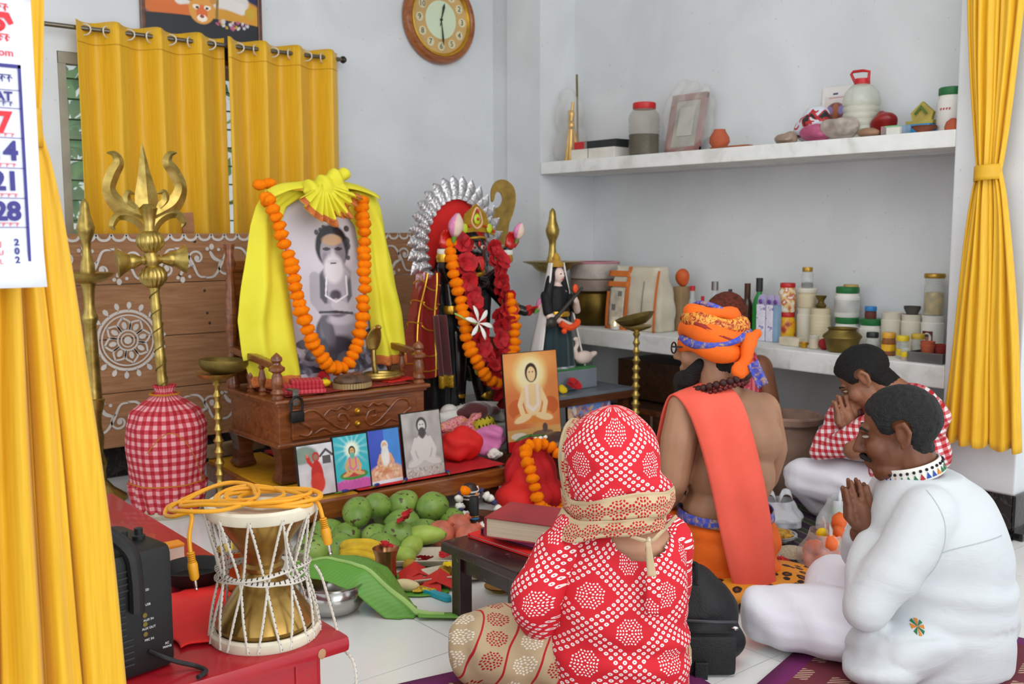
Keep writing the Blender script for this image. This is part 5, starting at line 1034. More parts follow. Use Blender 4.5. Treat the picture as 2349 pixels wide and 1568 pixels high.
for n_, z in (('14', -0.209), ('21', -0.251), ('28', -0.293)): text(n_, 0.036, (-0.046, -0.0025, z), NAVY, cal, bold=0.0014)
for n_, z in (('SAT', -0.325), ('5', -0.338), ('12', -0.351), ('19', -0.364), ('26', -0.377)): text(n_, 0.010, (-0.082, -0.0025, z), INK, cal)
for k, (a, c_) in enumerate(zip('JULY', '2025')): text(a, 0.010, (-0.057, -0.0025, -0.338 - 0.0125 * k), CRIM, cal); text(c_, 0.013, (-0.036, -0.0025, -0.336 - 0.0125 * k), NAVY, cal, bold=0.0004)
text('r.com', 0.015, (-0.044, -0.0025, -0.073), CRIM, cal)
for z, s_ in ((-0.012, 0.011), (-0.053, 0.011), (-0.108, 0.011), (-0.143, 0.007), (-0.186, 0.0055), (-0.228, 0.0055), (-0.27, 0.0055), (-0.311, 0.0055)):
    b = MB(); rnd = random.Random(int(-z * 1e4)); x = -0.072
    b.box((-0.052, -0.0025, z + s_ * .45), (0.042, 0.0006, s_ * 0.12))
    for k in range(5): b.box((x + 0.009 * k + 0.002, -0.0025, z), (s_ * 0.13, 0.0006, s_ * 0.85)); b.tube([(x + 0.009 * k + 0.003 + s_ * .25 * cos(a), -0.0025, z + s_ * .25 * sin(a)) for a in np.linspace(0, rnd.uniform(3, 6), 8)], s_ * 0.06, 4)
    b.build('script_line', CRIM if z not in (-0.108, -0.143) else NAVY, cal, False)
b = MB(); b.prism([(-0.075, -0.018), (-0.03, -0.018), (-0.024, -0.032), (-0.03, -0.035), (-0.036, -0.026), (-0.075, -0.026)], 0.0008, Matrix.Translation((0, -0.002, 0)) @ RX); b.tube([(-0.058 + 0.02 * cos(a), -0.0025, -0.036 + 0.008 * sin(a)) for a in np.linspace(0, 2 * pi, 20)], 0.0035, 5, closed=True); b.build('red_emblem', CRIM, cal, False)

# ============================================================ jars and vessels
CLEAR = mat('clear_plastic', '#dfe4e2', 0.12, 0, 0.0, alpha=0.32); CLEAR2 = mat('frosted_bag', '#e4e2dc', 0.35, 0, 0.1, 20, alpha=0.2, bump=0.6, bscale=25)
GLASSY = mat('jar_glass', '#d5dbd6', 0.08, 0, 0.0, alpha=0.35)
CREAM = mat('cream_plastic', '#dcd6c4', 0.5, var=0.06); BEIGE = mat('beige_plastic', '#d8ccab', 0.5, var=0.06); GRN = mat('green_lid', '#23703a', 0.4); REDL = mat('red_lid', '#bf2224', 0.4); GLID = mat('gold_lid', '#b8923d', 0.35, 0.6); YLID = mat('yellow_lid', '#e0c21e', 0.4); OLID = mat('orange_lid', '#dca33a', 0.4); BLID = mat('black_lid', '#2a2a2b', 0.4); BLUL = mat('blue_lid', '#2f7fc0', 0.4)
def jar(name, label, loc, r, h, m, lid=None, lh=0.02, shoulder=0.85, fill=None, band=None, cat='jar', rings=0, taper=1.0, group=None, lip=0.9):
    T = thing(name, label, cat, loc, 0, group); hb = h - (lh if lid else 0)
    pr = [(0, 0), (r * 0.92 * taper, 0), (r * taper, 0.006)]
    if rings:
        for k in range(rings): z = hb * (0.12 + 0.6 * k / rings); pr += [(r, z), (r * 0.955, z + hb * 0.28 / rings), (r, z + hb * 0.55 / rings)]
    pr += [(r, hb * 0.80), (r * lip, hb * (0.82 + 0.16 * (1 - shoulder))), (r * shoulder, hb), (r * shoulder * 0.9, hb)]
    if not lid: pr += [(r * shoulder * 0.9, hb * 0.9), (0, hb * 0.88)]
    MB().lathe(pr, 28).build('body', m, T)
    if lid: MB().lathe([(r * shoulder * 1.04, hb - 0.004), (r * shoulder * 1.08, hb), (r * shoulder * 1.08, h - 0.004), (r * shoulder * 1.0, h), (0, h)], 28).build('lid', lid, T)
    if fill: MB().lathe([(0, 0.004), (r * 0.93, 0.004), (r * 0.93, hb * fill[1]), (0, hb * fill[1] + 0.004)], 22).build('contents', fill[0], T)
    if band: MB().lathe([(r * 1.006, hb * band[1]), (r * 1.012, hb * (band[1] + 0.01)), (r * 1.012, hb * band[2]), (r * 1.006, hb * (band[2] + 0.01))], 28, None, False).build('paper_label', band[0], T)
    return T
def bottle(name, label, loc, r, h, m, cap, neck=0.35, ch=0.12, band=None):
    T = thing(name, label, 'bottle', loc)
    MB().lathe([(0, 0), (r * 0.94, 0), (r, 0.005), (r, h * 0.55), (r * 0.8, h * 0.64), (r * neck, h * 0.74), (r * neck, h * (1 - ch)), (0, h * (1 - ch))], 22).build('body', m, T)
    MB().lathe([(r * neck * 1.25, h * (1 - ch) - 0.002), (r * neck * 1.25, h), (0, h)], 16).build('cap', cap, T)
    if band: MB().lathe([(r * 1.01, h * 0.1), (r * 1.015, h * 0.12), (r * 1.015, h * 0.42), (r * 1.01, h * 0.44)], 22, None, False).build('paper_label', band, T)
    return T
CZ = 0.637
bottle('plastic_bottle', 'small clear bottle with a red screw cap on the counter', (4.10, 3.40, CZ), 0.021, 0.20, CLEAR, REDL)
bottle('liquor_bottle', 'clear bottle with red and silver neck wrap on the counter', (4.18, 3.385, CZ), 0.037, 0.275, GLASSY, mat('silver_cap', '#8f8a88', 0.3, 0.7), 0.4, 0.16, mat('cream_label', '#d7d1b8', 0.6))
bottle('dark_bottle', 'dark bottle with a black cap between the clear and the brown-necked ones', (4.2, 3.30, CZ), 0.023, 0.237, mat('brown_glass', '#3b2a1c', 0.15), BLID)
bottle('brown_bottle', 'bottle with a brown foil neck on the counter', (4.2, 3.19, CZ), 0.03, 0.272, MATS['brown_glass'], mat('brown_foil', '#4b2c1c', 0.35, 0.3), 0.42, 0.3)
bottle('green_bottle', 'tall green glass bottle with a black neck sleeve', (4.2, 3.117, CZ), 0.033, 0.302, mat('green_glass', '#1f8a35', 0.12), BLID, 0.42, 0.22)
LAV, t = newmat('lavender_print', 0.4); v = t.coord(); t.base(t.ramp(t.noise(v, 30, 3), [(0.42, '#d9d6e6'), (0.55, '#e6e4ee'), (0.62, '#8a70b5')]))
for nm, y, w, lb, mm in (('air_freshener', 3.013, 0.052, 'white and lavender freshener refill pack with a round purple top, beside the green bottle', LAV), ('air_freshener', 2.961, 0.042, 'narrower white and lavender refill pack in the middle of the three', LAV), ('air_freshener', 2.926, 0.026, 'thin pale blue refill pack next to the stacked jars', mat('blue_pack', '#8fb0cf', 0.4, var=0.1))):
    T = thing(nm, lb, 'pack', (4.09, y, CZ)); MB().box((0, 0, 0.09), (0.035, w, 0.18), bev=0.005).build('pack_body', mm, T, False)
    MB().prism([(w / 2 * cos(a), 0.18 + 0.05 * sin(a) ** 0.7 if 0 < a < pi else 0.18) for a in np.linspace(0, pi, 14)], 0.012, Matrix.Rotation(pi / 2, 4, 'Z') @ RX @ Matrix.Translation((0, 0, -0.006))).build('hang_tab', mat('lilac_card', '#b9aed6', 0.5), T, False); MB().ball((-0.02, 0, 0.195), (0.004, 0.011, 0.012), 8, 6).build('purple_dot', mat('purple_print', '#6a3f9a', 0.5), T)
PRINT1, t = newmat('red_gold_label', 0.45); v = t.coord(); t.base(t.ramp(t.noise(v, 26, 3), [(0.4, '#e3dfd2'), (0.5, '#d9b26a'), (0.58, '#b9452e'), (0.66, '#e6e0d2')]))
PRINT2, t = newmat('yellow_red_label', 0.45); v = t.coord(); t.base(t.ramp(t.noise(v, 22, 3), [(0.4, '#e0b21a'), (0.52, '#d99a1c'), (0.6, '#b93a24'), (0.68, '#6d3a1c')]))
jar('supplement_jar', 'yellow printed jar with red lid, lower of a stacked pair', (4.15, 2.912, CZ), 0.0425, 0.145, PRINT2, REDL, 0.02, 0.8)
jar('supplement_jar', 'white printed jar with red lid, upper of a stacked pair', (4.15, 2.913, CZ + 0.145), 0.0425, 0.142, PRINT1, REDL, 0.018, 0.8)
jar('plastic_tub', 'large white plastic tub with red writing, bottom of a stack of three', (4.18, 2.82, CZ), 0.0485, 0.17, CREAM, None, 0, 0.97, taper=0.9, cat='tub')
jar('plastic_tub', 'small cream tub in the middle of a stack of three', (4.18, 2.822, CZ + 0.17), 0.0455, 0.095, BEIGE, CREAM, 0.018, 0.97, taper=0.92, cat='tub')
jar('glass_jar', 'small clear jar with gold lid on top of the stacked white tubs', (4.18, 2.824, CZ + 0.265), 0.0285, 0.10, GLASSY, GLID, 0.018, 0.8, (mat('dark_seeds', '#2c241e', 0.8), 0.3))
jar('plastic_tub', 'beige ribbed plastic tub under the little brass vase', (4.15, 2.725, CZ), 0.0485, 0.175, BEIGE, None, 0, 0.98, rings=6, cat='tub')
T = thing('brass_vase', 'little brass vase with flared rim standing on the beige tub', 'vase', (4.15, 2.725, CZ + 0.176)); MB().lathe([(0, 0), (0.022, 0), (0.026, 0.012), (0.014, 0.026), (0.014, 0.034), (0.027, 0.056), (0.025, 0.058), (0.011, 0.036), (0, 0.034)], 22).build('body', DBRASS, T)
tag(MB().box((0, 0, 0.02), (0.05, 0.11, 0.04), bev=0.003).build('carton', mat('cream_carton', '#d8cdb4', 0.7, var=0.15), None, False), 'small cream carton lying in front of the stacked jars', 'box'); bpy.data.objects['carton'].location = (4.02, 2.79, CZ)
jar('gold_cup', 'tiny gold lamp cup on the counter beside the wax candle', (3.985, 2.70, CZ), 0.024, 0.025, GOLD, None, 0, 1.0, taper=0.6, cat='cup')
T = jar('wax_candle', 'cream wax candle in a small glass', (3.985, 2.645, CZ), 0.024, 0.062, GLASSY, None, 0, 0.98, (mat('cream_wax', '#e3c797', 0.6), 0.75), cat='candle')
bundle('red_pouch', 'small dark red pouch beside the brass cooking pot', 'pouch', (3.985, 2.595, CZ), [((0, 0, 0.025), (0.024, 0.024, 0.026))], mat('dark_red_cloth', '#9c1a1d', 0.7), 0.005, 0.004)
jar('green_lid_jar', 'white jar with green lid, lower of the green-lidded stack', (4.2, 2.614, CZ), 0.059, 0.137, WHITE, GRN, 0.026, 0.85)
jar('green_lid_jar', 'white jar with green lid and worn print, upper of the green-lidded stack', (4.2, 2.617, CZ + 0.137), 0.058, 0.142, WHITE, GRN, 0.026, 0.85, None, (mat('worn_grey_label', '#c7c7c2', 0.6, var=0.2), 0.2, 0.7))
T = thing('bangle_ring', 'thin gold ring lid lying on top of the upper green-lidded jar', 'lid', (4.2, 2.60, CZ + 0.28)); MB().lathe([(0.02, 0), (0.034, 0), (0.034, 0.01), (0.02, 0.01)], 26).build('ring', mat('tan_ring', '#b79a5c', 0.5), T)
T = thing('brass_pot', 'squat brass cooking pot with a wide rim and sharp shoulder', 'pot', (3.99, 2.505, CZ)); MB().lathe([(0, 0), (0.055, 0), (0.066, 0.01), (0.072, 0.04), (0.078, 0.058), (0.086, 0.066), (0.082, 0.076), (0.062, 0.092), (0.06, 0.1), (0.066, 0.107), (0.062, 0.107), (0.055, 0.095), (0.06, 0.08), (0, 0.05)], 36).build('body', DBRASS, T)
jar('green_lid_jar', 'white jar with green lid under the little blue-capped jar', (4.2, 2.49, CZ), 0.054, 0.138, WHITE, GRN, 0.026, 0.88)
jar('cream_jar', 'tiny dark jar with a blue cap on the single green-lidded jar', (4.2, 2.495, CZ + 0.138), 0.0262, 0.056, mat('maroon_label', '#6d3a34', 0.5, var=0.2), BLUL, 0.017, 0.95)
jar('plastic_tub', 'plain white plastic tub between the green lid jar and the tub with the stone bowl', (4.2, 2.388, CZ), 0.0475, 0.172, CREAM, None, 0, 0.98, taper=0.9, cat='tub')
jar('plastic_tub', 'white plastic tub with a grey stone bowl on it', (4.2, 2.293, CZ), 0.0452, 0.17, CREAM, None, 0, 0.98, taper=0.9, cat='tub')
jar('stone_bowl', 'small grey stone bowl standing on a white tub', (4.2, 2.293, CZ + 0.170), 0.0372, 0.036, mat('grey_stone', '#5d5a54', 0.8, var=0.2), None, 0, 1.0, taper=0.7, cat='bowl')
T = jar('plastic_tub', 'white tub with a portrait sticker under the tall gold-lidded jar', (4.2, 2.195, CZ), 0.0485, 0.172, WHITE, None, 0, 0.98, taper=0.92, cat='tub')
P = Paint(0.048, 0.06, 24, '#5b1c22'); P.ell(.5, .6, .4, .5, '#d9d3c4'); P.ell(.5, .62, .2, .28, '#9a5a44'); P.ell(.5, .85, .2, .14, '#2a1c18'); P.ell(.5, .2, .3, .2, '#a5342c'); o = P.build('sticker', T, None, lambda u, w: (-0.0492 * cos((u - .5) * 1.0), -0.0492 * sin((u - .5) * 1.0) * 1.0, 0.045 + 0.06 * w))
jar('tall_jar', 'tall clear jar with a gold lid and a yellow packet inside', (4.2, 2.195, CZ + 0.172), 0.042, 0.182, GLASSY, GLID, 0.016, 0.98, (mat('yellow_packet', '#c9a92a', 0.5, var=0.4, vscale=30), 0.6))
jar('glass_jar', 'small glass jar with a black lid on the counter', (4.05, 2.392, CZ), 0.029, 0.092, GLASSY, BLID, 0.02, 0.85, (mat('pale_powder', '#b9b3a4', 0.8), 0.5))
jar('glass_jar', 'honey-coloured glass jar with an orange lid', (4.03, 2.302, CZ), 0.0305, 0.10, mat('honey_glass', '#9a5a26', 0.15, alpha=0.75), OLID, 0.02, 0.88, None, (PRINT2, .25, .6))
jar('glass_jar', 'small jar with bright yellow lid and yellow label', (3.985, 2.212, CZ), 0.026, 0.096, GLASSY, YLID, 0.018, 0.95, None, (YLID, 0.15, 0.5))
jar('glass_jar', 'pale glass jar with a mustard lid behind the yellow-labelled jar', (4.035, 2.172, CZ), 0.028, 0.104, GLASSY, mat('mustard_lid', '#c9a838', 0.45), 0.018, 0.9, (MATS['pale_powder'], 0.6))
jar('spice_jar', 'tiny clear jar with orange contents and a yellow label at the counter edge', (3.93, 2.168, CZ), 0.0205, 0.05, GLASSY, None, 0, 0.9, (mat('orange_powder', '#d0792a', 0.8), 0.25), (YLID, .3, .7))
T = thing('steel_tray', 'shallow rectangular steel tray at the pillar end of the counter', 'tray', (3.965, 2.07, CZ)); b = MB(); b.box((0, 0, 0.004), (0.12, 0.15, 0.008)); [b.box(c_, d, bev=0.002) for c_, d in (((0.058, 0, 0.022), (0.005, 0.15, 0.04)), ((-0.058, 0, 0.022), (0.005, 0.15, 0.04)), ((0, 0.073, 0.022), (0.12, 0.005, 0.04)), ((0, -0.073, 0.022), (0.12, 0.005, 0.04)))]; b.build('tray_body', mat('dull_steel', '#7d7c7a', 0.4, 0.8), T, False)
CLAY = mat('terracotta', '#b55a3a', 0.85, var=0.15)
for k, (x, y, lb) in enumerate(((3.955, 2.085, 'red clay cup in the steel tray, next to the tray wall'), (3.99, 2.045, 'darker red clay cup in the steel tray, behind the other'))): T = jar('clay_cup', lb, (x, y, CZ + 0.009), 0.03, 0.075 - .012 * k, CLAY if k == 0 else mat('red_clay', '#8e2f26', 0.8, var=.1), None, 0, 1.0, taper=0.65, cat='cup')
tag(MB().box((0, 0, 0.07), (0.05, 0.045, 0.14), bev=0.002).box((0, 0, 0.143), (0.045, 0.04, 0.012)).build('tan_box', mat('tan_card', '#a9713a', 0.7, var=0.1), None, False), 'small tan cardboard box against the pillar end of the counter', 'box'); bpy.data.objects['tan_box'].location = (4.12, 2.02, CZ)
T = thing('brass_handi', 'large round brass pot on the counter with covered lids stacked on it', 'pot', (4.06, 4.165, CZ)); MB().lathe([(0, 0), (0.09, 0), (0.125, 0.03), (0.142, 0.09), (0.138, 0.15), (0.125, 0.185), (0.14, 0.2), (0.13, 0.2), (0.11, 0.17), (0, 0.16)], 44).build('body', mat('dark_brass', '#5d4a1c', 0.4, 0.85, 0.15), T)  # pot in a darker brass tone than the other vessels
for k, (z, r, h, c_, lb) in enumerate(((0.201, 0.143, 0.068, '#8e7d72', 'brownish round basket lid, lower of two on the brass pot'), (0.27, 0.146, 0.09, '#b9b0a6', 'pale round basket lid with a pinkish rim, upper of two on the brass pot'))):
    T = thing('basket_lid', lb, 'lid', (4.06, 4.165, CZ + z)); MB().lathe([(0, 0), (r * 0.97, 0), (r, 0.006), (r * 0.99, h * 0.8), (r * 0.95, h), (0, h)], 44).build('lid_body', mat('woven_lid%d' % k, c_, 0.9, var=0.12, bump=0.5, bscale=60), T); MB().lathe([(r * 0.96, h * 0.9), (r * 1.0, h), (r * 0.96, h * 1.06), (r * 0.9, h)], 44).build('lid_rim', mat('lid_rim%d' % k, '#6d5a50' if k == 0 else '#c58a92', 0.8), T)
# rice sack
SACK, t = newmat('woven_sack', 0.85); v = t.coord(); x, y, z = t.sep(v); nzs = t.noise(v, 260, 2)
t.base(t.ramp(t.noise(v, 10, 3), [(0.3, '#c2b8a2'), (0.7, '#d4ccb8')])); t.bump(nzs, 0.4, 0.002)
T = thing('rice_sack', 'white woven sack with orange stripes standing on the counter', 'sack', (4.05, 3.785, CZ))
def sf(u, w):
    a = 2 * pi * u; ca, sa = cos(a), sin(a); p = 0.35; x = 0.085 * math.copysign(abs(ca) ** p, ca) * (1 - 0.45 * w ** 3); y = (0.188 - 0.02 * w + 0.012 * sin(w * 5)) * math.copysign(abs(sa) ** p, sa); return (x + 0.012 * nz(y * 9, w * 5), y + 0.012 * nz(w * 4, a), 0.345 * w + 0.012 * nz(a * 2, 3) * w)
MB().grid(sf, 80, 30, True).build('sack_body', SACK, T, True, 70, 0.003)
ORS = mat('orange_stripe', '#d2722f', 0.8, var=0.1)
def on_front(y, w): return (-0.098 - 0.0 + 0.045 * w ** 2, y, 0.345 * w)
def stripe(y0, y1, w0, w1, nm, m=ORS): return MB().grid(lambda a, c_: on_front(y0 + (y1 - y0) * a, w0 + (w1 - w0) * c_), 8, 12).build(nm, m, T, True, 80, 0.002)
for a in ((0.03, 0.19, 0.84, 0.93), (0.03, 0.19, 0.68, 0.76), (0.02, 0.045, 0.0, 1.0), (0.165, 0.185, 0.0, 0.6), (-0.185, -0.17, 0.0, 0.95), (0.03, 0.18, 0.0, 0.05)): stripe(*a, 'orange_stripe')
stripe(0.05, 0.16, 0.06, 0.66, 'printed_panel', mat('sack_panel', '#c9c1ae', 0.8, var=0.15, vscale=20)); stripe(0.07, 0.1, 0.53, 0.61, 'printed_block', mat('sack_ink', '#7c7876', 0.8)); stripe(0.11, 0.14, 0.3, 0.4, 'printed_block', MATS['sack_ink'])
stripe(-0.085, -0.08, 0.3, 0.78, 'sack_seam', mat('seam_grey', '#8a8478', 0.8))
bottle('water_bottle', 'clear bottle with a red cap and blue label behind the rice sack', (4.19, 3.545, CZ), 0.026, 0.245, CLEAR, REDL, 0.45, 0.1, mat('blue_label', '#5d86ad', 0.5))
bundle('orange_bag', 'small orange and white bag wedged behind the rice sack', 'bag', (4.17, 3.60, CZ + 0.24), [((0, 0, 0.05), (0.035, 0.04, 0.05))], mat('orange_plastic', '#d55f28', 0.5, var=0.2), 0.006, 0.004); tag(MB().box((0, 0, 0.12), (0.07, 0.06, 0.24), bev=0.004).build('card_box', mat('brown_card', '#a08560', 0.8), None, False), 'plain brown cardboard box hidden behind the rice sack', 'box'); bpy.data.objects['card_box'].location = (4.175, 3.61, CZ)
T = jar('tea_light', 'small lit tea light in a clear glass beside the sack', (3.92, 3.86, CZ), 0.026, 0.07, GLASSY, None, 0, 0.98, (WHITE, 0.3), cat='candle'); MB().lathe([(0, 0.022), (0.005, 0.028), (0.0055, 0.034), (0, 0.05)], 10).build('flame', mat('candle_flame', '#ffdca0', 0.5, emit='#ffca7a', estr=12), T)

# ============================================================ upper shelf
SZ = 1.571
def bag(name, label, loc, ells, m, amp=0.012, freq=14, cat='plastic bag', rz=0, voxel=0.009): return bundle(name, label, cat, loc, ells, m, voxel, amp, freq, rz)
T = thing('wrapped_brass', 'tall brass ornament with an arrow-like rod, wrapped in clear plastic', 'ornament', (4.01, 4.30, SZ))
for x, y, a, h in ((0, 0.05, 0.12, 0.34), (0.02, -0.02, -0.2, 0.3), (-0.02, 0.0, 0.02, 0.26)): MB().tube([(x, y, 0.01), (x, y - a * 0.2, h * 0.6), (x, y - a * 0.4, h)], [0.018, 0.014, 0.008], 10).ball((x, y - a * .3, h * .8), (0.02, 0.02, 0.03), 10, 8).build('brass_rod', GOLD, T)
MB().tube([(0.04, 0.0, 0.0), (0.04, 0.015, 0.5)], 0.006, 8).build('thin_stick', DBRASS, T)
Bl = Blob(); Bl.ell((0, 0.02, 0.1), (0.085, 0.1, 0.14)).ell((0, 0.03, 0.27), (0.075, 0.085, 0.13)).ell((0, 0.06, 0.37), (0.05, 0.05, 0.06)); me = Bl.melt(0.01, 2); fold(me, lambda x, y, z: 0.012 * nz(x * 14, y * 14, z * 9) + 0.006 * sin(80 * y + 30 * z)); me.materials.append(CLEAR2); link('plastic_wrap', me, T)
T = thing('white_carton', 'flat white carton on the shelf under a red and black folder', 'box', (3.99, 4.02, SZ)); MB().box((0, 0, 0.028), (0.2, 0.34, 0.056), bev=0.003).build('box_body', mat('white_card', '#ddd9cf', 0.7, var=0.08), T, False); MB().box((-0.101, 0.03, 0.03), (0.002, 0.004, 0.05)).build('box_seam', mat('seam_grey', '#8a8478', 0.8), T, False)
T = thing('box_file', 'red and black box file lying on the flat white carton', 'file', (3.985, 4.0, SZ + 0.057)); MB().box((0, -0.04, 0.02), (0.18, 0.24, 0.04), bev=0.004).build('file_body', mat('black_card', '#23272a', 0.5), T, False); MB().box((0, 0.125, 0.02), (0.182, 0.09, 0.041), bev=0.004).build('red_spine', REDL, T, False); MB().box((-0.091, 0.075, 0.02), (0.003, 0.02, 0.042)).build('silver_clip', mat('silver_cap', '#8f8a88', 0.3, 0.7), T, False)
jar('seed_jar', 'ribbed clear jar with red lid half full of black seeds', (3.965, 3.705, SZ), 0.083, 0.275, mat('grimy_plastic', '#a59c86', 0.15, 0, 0.15, alpha=0.3), REDL, 0.03, 0.68, (mat('black_seeds', '#1d1a18', 0.8, bump=0.8, bscale=120), 0.45), rings=6, lip=0.95)
T = thing('plastic_wrapped_picture', 'dusty framed picture wrapped in clear plastic leaning on the wall', 'picture', (4.03, 3.50, SZ)); R0 = Matrix.Rotation(radians(12), 4, 'Y'); FW_ = mat('dusty_pink_frame', '#9a6f6a', 0.6, var=0.2)
b = MB(); [b.box(c_, d, R0, bev=0.004) for c_, d in (((0, 0.1, 0.16), (0.02, 0.035, 0.31)), ((0, -0.1, 0.16), (0.02, 0.035, 0.31)), ((0, 0, 0.3), (0.02, 0.235, 0.035)), ((0, 0, 0.02), (0.02, 0.235, 0.035)))]; b.build('frame', FW_, T, False); MB().box((0.004, 0, 0.16), (0.008, 0.18, 0.26), R0).build('mount', mat('dusty_grey', '#a9a69a', 0.7, var=0.15), T, False); MB().box((-0.005, 0, 0.17), (0.006, 0.1, 0.15), R0).build('inner_print', mat('pale_grey_print', '#b8b7ab', 0.7), T, False)
Bl = Blob(); Bl.ell((0.02, 0, 0.16), (0.045, 0.15, 0.2)).ell((0.04, 0.0, 0.33), (0.03, 0.08, 0.05)).ell((0.05, -0.11, 0.2), (0.03, 0.06, 0.13)); me = Bl.melt(0.01, 2); fold(me, lambda x, y, z: 0.01 * nz(x * 14, y * 14, z * 9) + 0.005 * sin(70 * y + 50 * z)); me.materials.append(CLEAR2); link('plastic_wrap', me, T)
T = thing('clay_pot', 'small orange clay pot standing on a thin wooden strip', 'pot', (3.95, 3.19, SZ + 0.012)); MB().lathe([(0, 0), (0.035, 0), (0.05, 0.022), (0.048, 0.045), (0.03, 0.075), (0.027, 0.085), (0.022, 0.085), (0.02, 0.06), (0, 0.04)], 28).build('pot_body', CLAY, T)
tag(MB().box((0, 0, 0.006), (0.05, 0.22, 0.011), bev=0.002).build('wooden_strip', mat('reddish_strip', '#9b5530', 0.7), None, False), 'thin reddish wooden strip under the small clay pot', 'strip'); bpy.data.objects['wooden_strip'].location = (3.94, 3.11, SZ)
bag('crumpled_bag', 'little crumpled clear bag with brown crumbs', (3.94, 2.80, SZ), [((0, 0, 0.02), (0.04, 0.06, 0.022)), ((0, -0.03, 0.03), (0.03, 0.03, 0.025))], mat('brownish_bag', '#a08a78', 0.5, var=0.2))
PB, t = newmat('red_black_white_bag', 0.45); v = t.coord(); t.base(t.ramp(t.noise(v, 16, 2, 0.8), [(0.46, '#cfd3de'), (0.52, '#cfd3de'), (0.53, '#b3262c'), (0.6, '#b3262c'), (0.61, '#202024')]))
bag('printed_bag', 'white plastic bag with red and black print', (4.03, 2.72, SZ), [((0, 0, 0.08), (0.06, 0.085, 0.08)), ((0, -0.04, 0.12), (0.04, 0.05, 0.035))], PB)
bag('pink_bag', 'glossy pink plastic bag', (3.93, 2.63, SZ), [((0, 0, 0.035), (0.04, 0.08, 0.036))], mat('pink_plastic', '#b8577c', 0.35, var=0.25))
bag('clear_bag', 'clear plastic bag with brown lumps lying on the pink bag', (3.925, 2.50, SZ), [((0, 0, 0.045), (0.04, 0.09, 0.046)), ((0, 0.06, 0.075), (0.03, 0.05, 0.03))], mat('cloudy_bag', '#b7aaa0', 0.35, 0, 0.25, 18, alpha=0.85))
P = Paint(0.145, 0.26, 50, '#e0dedb'); P.rect(.1, .6, .9, 1.5, '#d9cfcb'); P.ell(.5, 1.0, .34, .3, '#7a4a4a', 0, .1); P.ell(.5, 1.02, .12, .26, '#a5623f'); P.ell(.3, 1.05, .1, .14, '#8a7bb5'); P.ell(.7, 1.05, .1, .14, '#8a7bb5'); P.line([(.25, 1.45), (.75, 1.45)], .012, '#b05a6a'); P.rect(.38, 1.55, .55, 1.6, '#3a3f6a'); P.rect(.15, .62, .85, .75, '#a8452f')
T = photo('small_calendar', 'small picture calendar propped on the wall behind the water jar', P, (4.10, 2.66, SZ), 0.1, -pi / 2, 0.002, WHITE, None, 0.006, 'calendar')
T = thing('water_jar', 'big clear ribbed water jar with a red cap and red carrying handle', 'jar', (4.02, 2.47, SZ))
b = MB().lathe([(0, 0), (0.075, 0), (0.08, 0.01)] + sum([[(0.08, 0.02 + 0.028 * k), (0.075, 0.03 + 0.028 * k), (0.08, 0.042 + 0.028 * k)] for k in range(5)], []) + [(0.08, 0.17), (0.07, 0.205), (0.045, 0.232), (0.03, 0.24), (0, 0.24)], 36); b.build('jar_body', mat('pale_clear_plastic', '#d8dccf', 0.15, alpha=0.55), T)
MB().lathe([(0, 0.004), (0.072, 0.004), (0.072, 0.15), (0, 0.152)], 28).build('contents', mat('cream_contents', '#d9d2bc', 0.8), T); MB().lathe([(0.032, 0.236), (0.034, 0.24), (0.032, 0.262), (0, 0.264)], 22).build('cap', REDL, T); MB().tube([(0, -0.03, 0.25), (0, -0.032, 0.29), (0, 0.0, 0.297), (0, 0.045, 0.297), (0, 0.055, 0.288), (0, 0.032, 0.245)], 0.0065, 8).build('handle', REDL, T)
bag('red_packet', 'dark red plastic packet beside the big water jar', (4.0, 2.345, SZ), [((0, 0, 0.055), (0.04, 0.055, 0.06)), ((0, 0.02, 0.1), (0.025, 0.03, 0.025))], mat('dark_red_packet', '#8c1f1e', 0.3, var=0.15))
bag('brown_packet', 'flat brown packet at the foot of the water jar', (3.92, 2.37, SZ), [((0, 0, 0.018), (0.03, 0.055, 0.02))], mat('tan_packet', '#9b765c', 0.6, var=0.15), 0.004)
T = thing('pill_box', 'small clear box with white and green card inside', 'box', (3.925, 2.25, SZ)); MB().box((0, 0, 0.019), (0.045, 0.11, 0.038), bev=0.004).build('case', CLEAR2, T, False); MB().box((-0.012, 0.0, 0.017), (0.015, 0.06, 0.03)).build('card', WHITE, T, False); MB().box((-0.012, 0.005, 0.035), (0.02, 0.06, 0.005)).build('green_edge', mat('mint_green', '#5fc27a', 0.5), T, False)
tag(MB().box((0, 0, 0.022), (0.09, 0.14, 0.044), bev=0.006).build('blue_box', mat('sky_blue_plastic', '#2f8fc4', 0.4), None, False), 'sky blue plastic box under the carved shrine ornament', 'box'); bpy.data.objects['blue_box'].location = (4.02, 2.20, SZ)
T = thing('shrine_ornament', 'small gold and green roof-shaped shrine ornament on the blue box', 'ornament', (4.03, 2.195, SZ + 0.045)); Rz = Matrix.Rotation(pi / 2, 4, 'Z') @ RX; SH = mat('old_gold_card', '#b9a64f', 0.6, var=0.2)
MB().box((0, 0.0, 0.008), (0.04, 0.12, 0.016), bev=0.002).build('base', SH, T, False); MB().prism([(-0.042, 0.016), (-0.05, 0.05), (0, 0.095), (0.05, 0.05), (0.042, 0.016)], 0.02, Rz).build('gable', SH, T, False); MB().prism([(-0.03, 0.045), (0, 0.08), (0.03, 0.045), (0.022, 0.04), (0, 0.065), (-0.022, 0.04)], 0.002, Matrix.Translation((-0.012, 0, 0)) @ Rz).build('green_chevron', mat('olive_green', '#55702c', 0.6), T, False)
